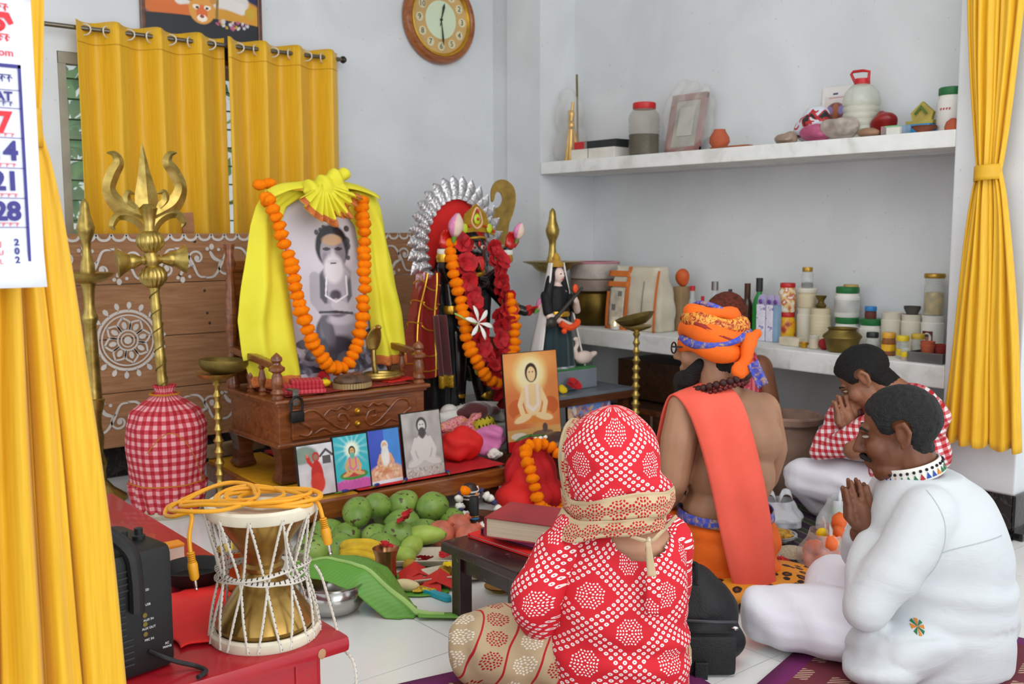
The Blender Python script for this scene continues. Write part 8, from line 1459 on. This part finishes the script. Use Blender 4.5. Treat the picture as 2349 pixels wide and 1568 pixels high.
loft(W, 'scarf_border', ([(-0.15, 0.08, 0.485), (-0.12, -0.01, 0.48), (-0.06, -0.075, 0.497), (0.02, -0.092, 0.508), (0.09, -0.05, 0.505)], [(-0.18, 0.05, 0.435), (-0.14, -0.045, 0.435), (-0.07, -0.085, 0.46), (0.01, -0.1, 0.468), (0.08, -0.065, 0.47)]), BSC, (0.06, 0.3))
loft(W, 'scarf_border', ([(-0.125, 0.11, 0.705), (-0.145, 0.1, 0.68), (-0.158, 0.085, 0.62), (-0.15, 0.075, 0.545), (-0.13, 0.06, 0.475)], [(-0.108, 0.08, 0.71), (-0.122, 0.065, 0.68), (-0.14, 0.04, 0.62), (-0.135, 0.035, 0.545), (-0.11, 0.02, 0.475)]), BSC, (0.03, 0.3), th=0.006)
MB().tube(spline([(0.12, 0.0, 0.485), (0.07, -0.085, 0.47), (0.045, -0.095, 0.455), (0.0, -0.1, 0.468)], 6), 0.005, 6).build('tie_cord', BSC, W)
for k, z in enumerate((0.455, 0.435, 0.412)): MB().ball((0.042, -0.098, z), (0.008, 0.006, 0.012), 8, 6).build('tassel_bead', mat('silver_tassel', '#b9a88f', 0.35, 0.6), W)
MB().grid(lambda u, w: (0.04 + (u - .5) * 0.012 * (1 + w) + 0.012 * w, -0.103 - 0.004 * w, 0.455 - 0.1 * w), 3, 8).build('tie_cord', BSC, W, True, 80, 0.003)
MB().grid(lambda u, w: (0.052 + (u - .5) * 0.034, -0.112 - 0.008 * w, 0.375 - 0.09 * w), 4, 8, uvs=(0.034, 0.09)).build('tie_end', BAND, W, True, 80, 0.005)

# ---------------------------------------------------------------- bare-backed man in the orange turban
S = thing('person', 'bare-backed person in an orange turban and orange wrap with a coral cloth over one shoulder', 'person', (2.593, 2.035, 0.0), RZ)
SK2 = skin('mid_brown_skin', '#a3775a')
Bl = Blob(); Bl.ell((0, 0.0, 0.17), (0.155, 0.14, 0.12)).ell((-0.0, 0.01, 0.27), (0.142, 0.125, 0.10)).ell((0.015, 0.015, 0.38), (0.15, 0.12, 0.13)).ell((0.03, 0.02, 0.5), (0.158, 0.115, 0.12)).ell((0.0, 0.03, 0.60), (0.15, 0.085, 0.07)).ell((0.095, 0.04, 0.55), (0.085, 0.08, 0.1)).cap((-0.02, 0.02, 0.63), (-0.04, 0.03, 0.74), 0.066, 0.06)
inh, at = head(Bl, (-0.055, 0.045, 0.80), (-0.88, 0.46, -0.05), s=1.0)
Bl.chain([(-0.135, 0.005, 0.605), (-0.165, -0.03, 0.50), (-0.182, -0.045, 0.375), (-0.185, 0.06, 0.29), (-0.17, 0.18, 0.26)], [0.062, 0.06, 0.05, 0.043, 0.032]).chain([(0.125, 0.06, 0.585), (0.17, 0.1, 0.45), (0.16, 0.14, 0.34), (0.0, 0.24, 0.28)], [0.062, 0.055, 0.048, 0.033])
palm(Bl, (-0.17, 0.18, 0.26), (-0.14, 0.33, 0.25), (0, 0, 1)); palm(Bl, (0.0, 0.24, 0.28), (-0.08, 0.36, 0.26), (0, 0, 1)); Bl.chain([(-0.09, 0.03, 0.15), (-0.33, 0.25, 0.13), (-0.05, 0.36, 0.1)], [0.1, 0.075, 0.05]).chain([(0.08, 0.03, 0.15), (0.06, 0.38, 0.13), (-0.04, 0.38, 0.1)], [0.1, 0.075, 0.05])
bo, me = body(S, Bl, SK2); face_bits(S, at, 1.0)
HR = mat('black_hair_short', '#0d0b0b', 0.75, var=0.35, vscale=60, bump=0.8, bscale=220)
shell(me, lambda x, y, z: hairline(inh(x, y, z), -0.095) if (Vector((x, y, z)) - Vector((-0.055, 0.045, 0.8))).length < 0.19 else -1, hoff(inh, 0.008), HR, 'hair', S)
Bl = Blob(); Bl.chain([at(-0.06, 0.02, -0.05), at(-0.045, 0.06, -0.1), at(0, 0.085, -0.12), at(0.045, 0.06, -0.1), at(0.06, 0.02, -0.05)], [0.018, 0.034, 0.044, 0.034, 0.018]).ell(at(0, 0.07, -0.155), (0.055, 0.055, 0.05)); cloth(S, 'beard', Bl, HR, lambda x, y, z: 0.006 * nz(x * 60, y * 60, z * 40), 0.006, 2)
MB().tube([at(0.034 + 0.024 * cos(a), 0.112, 0.0 + 0.018 * sin(a)) for a in np.linspace(0, 2 * pi, 20)], 0.0028, 6, closed=True).tube([at(-0.034 + 0.024 * cos(a), 0.112, 0.0 + 0.018 * sin(a)) for a in np.linspace(0, 2 * pi, 20)], 0.0028, 6, closed=True).tube([at(-0.058, 0.108, 0.006), at(-0.084, 0.02, 0.006)], 0.003, 6).tube([at(0.058, 0.108, 0.006), at(0.084, 0.02, 0.006)], 0.003, 6).build('spectacles', mat('dark_frame', '#1b1613', 0.3), S)
# turban: wound bands round an open crown
OR1 = mat('saffron_cotton', '#ea6508', 0.75, var=0.1, bump=0.15, bscale=200); BRO, t = newmat('gold_red_brocade', 0.6); t.base(t.ramp(t.noise(t.coord(), 50, 3, 2.0), [(0.42, '#8d2212'), (0.5, '#cf6a16'), (0.58, '#d9a03c')])); BLU, t = newmat('blue_woven_edge', 0.65); t.base(t.ramp(t.noise(t.coord(), 60, 2, 1.0), [(0.4, '#2b45b5'), (0.55, '#6a5f9a'), (0.65, '#b08d62')]))
def wrapband(c, rx, ry, r, tilt, m, nm='turban_wrap', ph=0.0, a0=0, a1=2 * pi, flat=1.0):
    M_ = Matrix.Translation(c) @ Matrix.Rotation(tilt[0], 4, 'X') @ Matrix.Rotation(tilt[1], 4, 'Y'); n_ = 48; cl_ = abs(a1 - a0 - 2 * pi) < 1e-4
    pts = [M_ @ Vector((rx * cos(a), ry * sin(a), 0.008 * sin(2 * a + ph))) for a in np.linspace(a0, a1, n_, endpoint=not cl_)]
    b = MB().tube(pts, [r * (0.85 + 0.2 * sin(3 * a + ph)) for a in np.linspace(a0, a1, n_)], 10, closed=cl_, flat=flat); return b.build(nm, m, S)
hc = Vector((-0.045, 0.04, 0.0))
wrapband(hc + Vector((0, 0, 0.805)), 0.092, 0.105, 0.026, (0.05, 0.10), OR1, flat=1.5); wrapband(hc + Vector((0, 0, 0.845)), 0.097, 0.108, 0.026, (-0.06, 0.14), OR1, ph=1.0, flat=1.5); wrapband(hc + Vector((0.003, -0.004, 0.832)), 0.104, 0.115, 0.017, (0.02, -0.10), BLU, ph=2.0)
wrapband(hc + Vector((0, 0, 0.875)), 0.092, 0.1, 0.024, (-0.12, 0.18), BRO, ph=2.0, flat=1.4); wrapband(hc + Vector((-0.008, 0, 0.905)), 0.078, 0.085, 0.018, (-0.18, 0.2), OR1, ph=3.0, flat=1.4); wrapband(hc + Vector((0.004, 0, 0.918)), 0.074, 0.08, 0.009, (-0.2, 0.22), BLU, ph=0.4); wrapband(hc + Vector((0.0, -0.006, 0.86)), 0.106, 0.114, 0.012, (0.05, 0.30), mat('deep_red_stripe', '#8f2414', 0.7), ph=0.7)
Bl = Blob(); Bl.ell((0.055, -0.045, 0.83), (0.026, 0.022, 0.03)).ell((0.075, -0.04, 0.85), (0.018, 0.016, 0.018)).ell((0.022, -0.068, 0.74), (0.032, 0.022, 0.032)).chain([(0.045, -0.055, 0.815), (0.038, -0.066, 0.78), (0.025, -0.07, 0.73)], [0.022, 0.018, 0.022]); cloth(S, 'turban_knot', Bl, OR1, wr(0.005, (70, 30, 40), 1), 0.006, 2)
MB().grid(lambda u, w: (0.055 + 0.035 * w + (u - .5) * 0.03, -0.085 + 0.005 * sin(u * 6), 0.765 - 0.075 * w + (u - .5) * 0.02), 6, 8).build('turban_tail', BLU, S, True, 80, 0.004)
b = MB(); 
for k in range(26):
    a = 2 * pi * k / 26; MB().ball((-0.025 + 0.088 * cos(a), 0.015 + 0.098 * sin(a), 0.685 + 0.03 * sin(a + 2.2) - 0.03 * max(0, sin(a))), 0.0125, 10, 8).build('bead', mat('rudraksha_bead', '#3b1512', 0.6, var=0.3, vscale=60), S)
for k in range(34):
    a = 2 * pi * k / 34; MB().ball((-0.022 + 0.082 * cos(a), 0.01 + 0.095 * sin(a), 0.668 + 0.03 * sin(a + 2.2) - 0.04 * max(0, sin(a))), 0.0085, 8, 6).build('bead', mat('dark_red_bead', '#5a1713', 0.5), S)
# wrap and shoulder cloth
Bl = Blob(); Bl.ell((0.003, 0.0, 0.14), (0.17, 0.155, 0.115)).ell((0, 0.0, 0.2), (0.155, 0.142, 0.075)).chain([(-0.09, 0.04, 0.15), (-0.33, 0.25, 0.135), (-0.05, 0.37, 0.11)], [0.115, 0.09, 0.06]).chain([(0.08, 0.04, 0.15), (0.06, 0.38, 0.135), (-0.04, 0.39, 0.11)], [0.115, 0.09, 0.06]).ell((0.02, -0.02, 0.085), (0.16, 0.13, 0.04))
cloth(S, 'orange_wrap', Bl, OR1, wr(0.007, (25, 10, 55), 3), 0.009, 3)
MB().grid(lambda u, w: (0.0 + (0.157 - 0.004 * w) * cos(2 * pi * u), 0.003 + (0.146 - 0.004 * w) * sin(2 * pi * u), 0.243 + 0.03 * w + 0.006 * sin(2 * pi * u)), 60, 3, True).build('woven_border', BLU, S, True, 80, 0.004)
CORAL = mat('coral_cotton', '#f0604c', 0.8, var=0.06, bump=0.12, bscale=300)
def strip3(T, name, L_, R_, m, th=0.004, nu=20, nv=60, bow=0.012, wob=0.004, seed=0):
    A, B_ = spline(L_, 10), spline(R_, 10); N_ = len(A) - 1
    def fn(u, w):
        p = w * N_; i = min(int(p), N_ - 1); q = p - i; a = A[i].lerp(A[i + 1], q); b = B_[i].lerp(B_[i + 1], q); c_ = a.lerp(b, u)
        return tuple(c_ + Vector((0, -1, 0.25)) * (bow * sin(pi * u) + wob * sin(u * 11 + seed + 2 * nz(w * 3, seed)) * (0.3 + w) + wob * nz(u * 4, w * 7, seed)))
    return MB().grid(fn, nu, nv).build(name, m, T, True, 80, th)
strip3(S, 'shoulder_cloth', [(-0.235, 0.09, 0.40), (-0.222, 0.06, 0.50), (-0.205, 0.035, 0.60), (-0.185, -0.005, 0.648), (-0.155, -0.07, 0.625), (-0.122, -0.115, 0.545), (-0.088, -0.145, 0.41), (-0.045, -0.175, 0.205), (0.002, -0.178, 0.03)],
       [(-0.12, 0.16, 0.40), (-0.105, 0.13, 0.5), (-0.08, 0.1, 0.62), (-0.055, 0.06, 0.69), (-0.015, -0.045, 0.685), (0.025, -0.105, 0.63), (0.07, -0.135, 0.47), (0.108, -0.155, 0.272), (0.126, -0.175, 0.05)], CORAL, 0.007)

# ---------------------------------------------------------------- man in the white shirt
Wm = thing('person', 'person in a cream long shirt with an embroidered collar and white trousers, hands folded', 'person', (2.509, 1.326, 0.008), RZ)
SK3 = skin('dark_brown_skin', '#6d4129')
Bl = Blob(); Bl.ell((0.06, 0.03, 0.14), (0.14, 0.13, 0.11)).ell((0.05, 0.03, 0.3), (0.13, 0.13, 0.14)).ell((0.02, 0.03, 0.42), (0.08, 0.1, 0.05)).cap((0.015, 0.03, 0.47), (-0.02, 0.04, 0.59), 0.068, 0.062)
inh, at = head(Bl, (-0.045, 0.045, 0.632), (-0.93, 0.36, -0.22), (-0.2, 0.08, 0.97), s=1.0)
Bl.ell(at(0, 0.03, -0.1), (0.062, 0.055, 0.032))
Bl.chain([(0.0, -0.07, 0.415), (-0.185, -0.12, 0.22), (-0.125, 0.01, 0.34)], [0.045, 0.04, 0.033]).chain([(-0.0, 0.15, 0.42), (-0.09, 0.19, 0.26), (-0.13, 0.06, 0.34)], [0.05, 0.042, 0.033])
for sd in (0, 1): palm(Bl, (-0.127, 0.02 + 0.034 * sd, 0.345), (-0.165, 0.036 + 0.022 * sd, 0.50), (1, 0.3, 0.2), 0.9)
Bl.chain([(-0.08, -0.02, 0.1), (-0.37, 0.13, 0.09), (-0.1, 0.25, 0.06)], [0.09, 0.065, 0.045]).chain([(-0.03, 0.1, 0.1), (-0.1, 0.36, 0.09), (-0.15, 0.2, 0.05)], [0.09, 0.065, 0.045])
bo, me = body(Wm, Bl, SK3, 0.0048, 3); face_bits(Wm, at, 1.0, mous=True)
HR2 = mat('greying_black_hair', '#161415', 0.7, var=0.5, vscale=90, bump=0.8, bscale=260)
shell(me, lambda x, y, z: hairline(inh(x, y, z), -0.07) if (Vector((x, y, z)) - Vector((-0.045, 0.045, 0.632))).length < 0.18 else -1, hoff(inh, 0.010), HR2, 'hair', Wm)
LIN, t = newmat('cream_linen', 0.85); v = t.coord(); t.base(t.ramp(t.noise(v, 4, 3), [(0.3, '#c4c8ca'), (0.7, '#ccd0d2')])); t.bump(t.noise(t.mapping(v, (1, 1, 2.2)), 9, 4, 1.2), 0.12, 0.03)
Bl = Blob(); Bl.loft([(0.0, 0.062, 0.03, 0.2, 0.19), (0.1, 0.068, 0.03, 0.207, 0.195), (0.2, 0.066, 0.03, 0.205, 0.192), (0.3, 0.058, 0.03, 0.195, 0.188), (0.38, 0.05, 0.03, 0.182, 0.184), (0.44, 0.045, 0.03, 0.162, 0.162), (0.48, 0.04, 0.032, 0.138, 0.13), (0.505, 0.028, 0.034, 0.112, 0.11), (0.522, 0.012, 0.036, 0.086, 0.09)]).ell((-0.06, -0.08, 0.09), (0.15, 0.13, 0.09)).ell((-0.13, -0.12, 0.045), (0.11, 0.1, 0.042)).chain([(-0.01, -0.085, 0.44), (-0.085, -0.12, 0.34), (-0.178, -0.135, 0.215), (-0.155, -0.075, 0.265), (-0.125, -0.005, 0.33)], [0.078, 0.074, 0.068, 0.062, 0.048])
def fs(x, y, z): return 0.0045 * sin(55 * z + 9 * x + 4 * nz(x * 5, y * 5, z * 5)) * max(0, 1 - abs(z - 0.24) / 0.12) + 0.007 * nz(x * 8, y * 8, z * 8) + 0.006 * sin(40 * y + 30 * z + 3 * nz(x * 6, y * 6, z * 6)) * (z < 0.14)
sh_ = cloth(Wm, 'shirt', Bl, LIN, fs, 0.008, 9)
from mathutils.bvhtree import BVHTree
bv = BVHTree.FromPolygons([v_.co for v_ in sh_.data.vertices], [tuple(p_.vertices) for p_ in sh_.data.polygons])
def touch(p, d=(0, 1, 0)): h = bv.ray_cast(Vector(p), Vector(d)); return h[0] if h[0] is not None else Vector(p)
Bl = Blob(); Bl.chain([(0.01, 0.16, 0.44), (-0.08, 0.19, 0.26), (-0.125, 0.085, 0.325)], [0.08, 0.065, 0.045]); cloth(Wm, 'sleeve', Bl, LIN, wr(0.006, (35, 20, 40), 7), 0.009, 3)
SEAM_CREASE = mat('linen_seam_crease', '#aeb3b6', 0.9)
for pts in ([(-0.03, 0.51), (-0.004, 0.45), (0.0, 0.39), (-0.015, 0.33), (-0.05, 0.275), (-0.09, 0.25)], [(0.0, 0.36), (0.05, 0.375), (0.11, 0.385), (0.17, 0.39)]):
    MB().tube([touch((p.x, -0.6, p.y)) for p in spline([(a, b_, 0) for a, b_ in pts], 6)], 0.0016, 5).build('seam_crease', SEAM_CREASE, Wm)  # armhole seam; second line is a crease, its shade put in darker linen
CM = Matrix.Translation((-0.002, 0.037, 0.512)) @ Matrix.Rotation(radians(-17), 4, 'Y') @ Matrix.Rotation(radians(-4), 4, 'X')
MB().grid(lambda u, w: tuple(CM @ Vector(((0.078 - 0.004 * w) * cos(2 * pi * u), (0.084 - 0.004 * w) * sin(2 * pi * u), 0.04 * w))), 48, 4, True).build('collar', mat('collar_white', '#e6e4dc', 0.8), Wm, True, 80, 0.006)
cols = ['#1f6a3c', '#a5232c', '#28479c', '#28479c', '#d07a22', '#1f6a3c', '#1f6a3c']
for k in range(30):
    a = 2 * pi * k / 30; r = 0.0835; p = lambda da, z: CM @ Vector(((r - 0.004 * z / .04) * cos(a + da), (r + 0.006 - 0.004 * z / .04) * sin(a + da), z))
    MB().add([p(-0.085, 0.006), p(0.085, 0.006), p(0, 0.022)], [(0, 1, 2)]).build('embroidery', mat('stitch%d' % (k % 7), cols[k % 7], 0.8, var=0), Wm, False, 40, 0.001); MB().ball(p(0, 0.029), 0.0042, 8, 6).build('embroidery', mat('stitch_black', '#15151a', 0.8, var=0), Wm)
for k in range(8):
    a = 2 * pi * k / 8; W_ = lambda rr, aa: touch((-0.055 + rr * cos(aa), -0.6, 0.165 + rr * sin(aa))) + Vector((0, -0.002, 0)); MB().add([W_(0.001, a), W_(0.016, a - .25), W_(0.016, a + .25)], [(0, 1, 2)]).build('embroidered_wheel', mat('wheel%d' % (k % 2), ('#d07a22', '#1f6a3c')[k % 2], 0.8, var=0), Wm, False, 40, 0.002)
WHT, t = newmat('white_poplin', 0.8); v = t.coord(); t.base(t.ramp(t.noise(v, 4, 3), [(0.3, '#dcdbe3'), (0.7, '#e4e3ea')])); t.bump(t.noise(v, 10, 4, 1.5), 0.12, 0.025)
Bl = Blob(); Bl.chain([(-0.13, -0.01, 0.10), (-0.23, 0.04, 0.1), (-0.365, 0.12, 0.09)], [0.1, 0.1, 0.088]).chain([(-0.365, 0.12, 0.085), (-0.25, 0.2, 0.07), (-0.08, 0.26, 0.07)], [0.086, 0.075, 0.06]).chain([(-0.03, 0.12, 0.1), (-0.1, 0.37, 0.09), (-0.18, 0.2, 0.06)], [0.11, 0.088, 0.06]); cloth(Wm, 'trousers', Bl, WHT, lambda x, y, z: 0.006 * sin(55 * x + 30 * z + 3 * nz(x * 6, y * 6, z * 6)) * max(0, (-x - 0.2) * 4) + 0.006 * nz(x * 9, y * 9, z * 9), 0.009, 3)

# ---------------------------------------------------------------- praying man with the checked shawl
Pm = thing('person', 'person in a red and white checked shawl and white wrap, bowing over pressed palms', 'person', (3.602, 2.045, 0.0), RZ)
SK4 = skin('warm_brown_skin', '#94644a')
Bl = Blob(); Bl.ell((0.06, 0.02, 0.16), (0.14, 0.15, 0.12)).ell((0.08, -0.01, 0.32), (0.125, 0.15, 0.14)).ell((0.07, -0.03, 0.47), (0.11, 0.15, 0.1)).cap((0.06, -0.02, 0.52), (-0.03, 0.03, 0.585), 0.062, 0.06)
FD, UD = (-0.68, 0.30, -0.66), (-0.62, 0.28, 0.74); inh, at = head(Bl, (-0.085, 0.045, 0.60), FD, UD, s=1.0)
Bl.chain([(0.02, -0.14, 0.46), (-0.14, -0.03, 0.33), (-0.12, 0.035, 0.37)], [0.055, 0.045, 0.034]).chain([(0.07, 0.12, 0.46), (-0.13, 0.15, 0.32), (-0.13, 0.08, 0.37)], [0.055, 0.045, 0.034])
for sd in (0, 1): palm(Bl, (-0.125, 0.03 + 0.032 * sd, 0.375), (-0.172, 0.045 + 0.022 * sd, 0.53), (1, 0.2, 0.3), 1.0)
Bl.chain([(0.02, 0.0, 0.13), (-0.26, 0.18, 0.14), (-0.12, 0.2, 0.05)], [0.09, 0.07, 0.045]).chain([(0.05, 0.1, 0.13), (-0.05, 0.38, 0.12), (-0.2, 0.22, 0.05)], [0.09, 0.07, 0.045])
bo, me = body(Pm, Bl, SK4, 0.0048, 3); face_bits(Pm, at, 1.0)
shell(me, lambda x, y, z: hairline(inh(x, y, z), -0.085) if (Vector((x, y, z)) - Vector((-0.085, 0.045, 0.6))).length < 0.18 else -1, hoff(inh, 0.015), HR, 'hair', Pm)
GING = gingham('red_white_gingham', '#b3141f', '#e9e2e2', 0.026, 'UV', '#d06a72')
Bl = Blob(); Bl.ell((0.07, 0.0, 0.2), (0.155, 0.165, 0.12)).ell((0.09, -0.015, 0.33), (0.14, 0.165, 0.14)).ell((0.085, -0.035, 0.46), (0.125, 0.165, 0.115)).ell((0.075, -0.04, 0.53), (0.09, 0.12, 0.06)).chain([(0.0, -0.1, 0.47), (-0.1, -0.02, 0.40), (-0.17, 0.03, 0.33), (-0.25, 0.09, 0.29)], [0.07, 0.062, 0.055, 0.035]).chain([(-0.13, 0.14, 0.46), (-0.16, 0.13, 0.38), (-0.25, 0.10, 0.29)], [0.05, 0.055, 0.035]).chain([(0.07, 0.12, 0.46), (-0.1, 0.16, 0.4)], [0.07, 0.055])
cloth(Pm, 'checked_shawl', Bl, GING, wr(0.007, (30, 25, 35), 8), 0.009, 3, lambda me: uvmap(me, lambda x, y, z: (0.8 * x - 0.5 * y + 0.25 * z, z - 0.15 * x)), cut=lambda x, y, z: (Vector((x, y, z)) - Vector((-0.115, 0.045, 0.41))).length < 0.06)
strip3(Pm, 'shawl_end', [(-0.04, -0.12, 0.42), (-0.05, -0.13, 0.33), (-0.04, -0.14, 0.25), (-0.03, -0.16, 0.18)], [(0.02, -0.17, 0.42), (0.01, -0.18, 0.33), (0.01, -0.18, 0.25), (0.015, -0.19, 0.17)], GING, 0.006)
Bl = Blob(); Bl.ell((0.05, 0.03, 0.14), (0.16, 0.165, 0.125)).chain([(0.02, 0.0, 0.14), (-0.14, 0.1, 0.155), (-0.27, 0.18, 0.165)], [0.12, 0.105, 0.088]).chain([(-0.27, 0.18, 0.16), (-0.2, 0.17, 0.08), (-0.05, 0.06, 0.07)], [0.085, 0.075, 0.07]).chain([(0.05, 0.12, 0.13), (-0.05, 0.38, 0.12), (-0.15, 0.24, 0.07)], [0.11, 0.088, 0.06]); cloth(Pm, 'white_wrap', Bl, WHT, wr(0.008, (35, 25, 40), 4), 0.009, 3)
MB().tube([(-0.118 + 0.036 * cos(a), 0.05 + 0.04 * sin(a), 0.385 + 0.004 * sin(a)) for a in np.linspace(0, 2 * pi, 16)], 0.004, 6, closed=True).build('red_thread', RED, Pm)

# ---------------------------------------------------------------- man with hennaed hair behind
Rm = thing('person', 'bare-shouldered person with hennaed red hair and a checked towel round the neck', 'person', (3.70, 2.845, 0.0), RZ)
SK5 = skin('russet_brown_skin', '#7d4c31')
Bl = Blob(); Bl.ell((-0.03, 0.0, 0.16), (0.16, 0.15, 0.13)).ell((-0.03, 0.0, 0.34), (0.14, 0.12, 0.14)).ell((-0.02, 0.0, 0.5), (0.13, 0.11, 0.11)).ell((0.0, 0.0, 0.56), (0.13, 0.085, 0.06)).cap((-0.02, 0.0, 0.6), (-0.05, 0.0, 0.70), 0.06, 0.056)
inh, at = head(Bl, (-0.065, 0.0, 0.775), (-0.8, -0.35, -0.48), (-0.35, -0.1, 0.93), s=0.98)
Bl.chain([(0.085, -0.02, 0.555), (0.12, -0.05, 0.40), (0.11, -0.08, 0.26), (-0.05, -0.16, 0.2)], [0.062, 0.055, 0.046, 0.035]).chain([(-0.12, 0.03, 0.55), (-0.17, 0.06, 0.4), (-0.2, 0.0, 0.27), (-0.12, -0.15, 0.22)], [0.06, 0.052, 0.045, 0.034]); palm(Bl, (-0.05, -0.16, 0.2), (-0.16, -0.24, 0.2), (0, 0, 1)); palm(Bl, (-0.12, -0.15, 0.22), (-0.2, -0.26, 0.2), (0, 0, 1))
Bl.chain([(-0.08, 0.0, 0.13), (-0.32, -0.12, 0.12), (-0.1, -0.22, 0.06)], [0.1, 0.07, 0.05]).chain([(0.0, 0.0, 0.13), (-0.1, -0.31, 0.12), (-0.15, -0.2, 0.05)], [0.1, 0.07, 0.05])
bo, me = body(Rm, Bl, SK5, 0.0065); face_bits(Rm, at, 0.98, '#4a1f12')
shell(me, lambda x, y, z: hairline(inh(x, y, z), -0.06) + 0.01 if (Vector((x, y, z)) - Vector((-0.065, 0.0, 0.775))).length < 0.18 else -1, lambda x, y, z: 0.010 + 0.003 * nz(x * 90, y * 90, z * 90), mat('henna_hair', '#6d2a14', 0.7, var=0.35, vscale=60, bump=0.8, bscale=220), 'hair', Rm)
GING2 = gingham('red_check_towel', '#9c1424', '#d8707c', 0.022, 'Object', '#b83a48')
strip3(Rm, 'neck_towel', [(0.0, -0.10, 0.34), (-0.005, -0.11, 0.45), (0.0, -0.10, 0.55), (0.01, -0.05, 0.635), (-0.01, 0.06, 0.66)], [(0.075, -0.09, 0.36), (0.075, -0.10, 0.47), (0.07, -0.085, 0.56), (0.065, -0.03, 0.622), (0.05, 0.08, 0.64)], GING2, 0.008)
Bl = Blob(); Bl.ell((-0.03, 0.0, 0.12), (0.175, 0.165, 0.12)).chain([(-0.08, 0.0, 0.13), (-0.32, -0.12, 0.12), (-0.1, -0.22, 0.08)], [0.115, 0.085, 0.07]).chain([(0.0, 0.0, 0.13), (-0.1, -0.31, 0.12), (-0.15, -0.2, 0.07)], [0.115, 0.085, 0.06]); cloth(Rm, 'white_wrap', Bl, WHT, wr(0.007, (30, 25, 40), 9), 0.01, 3)
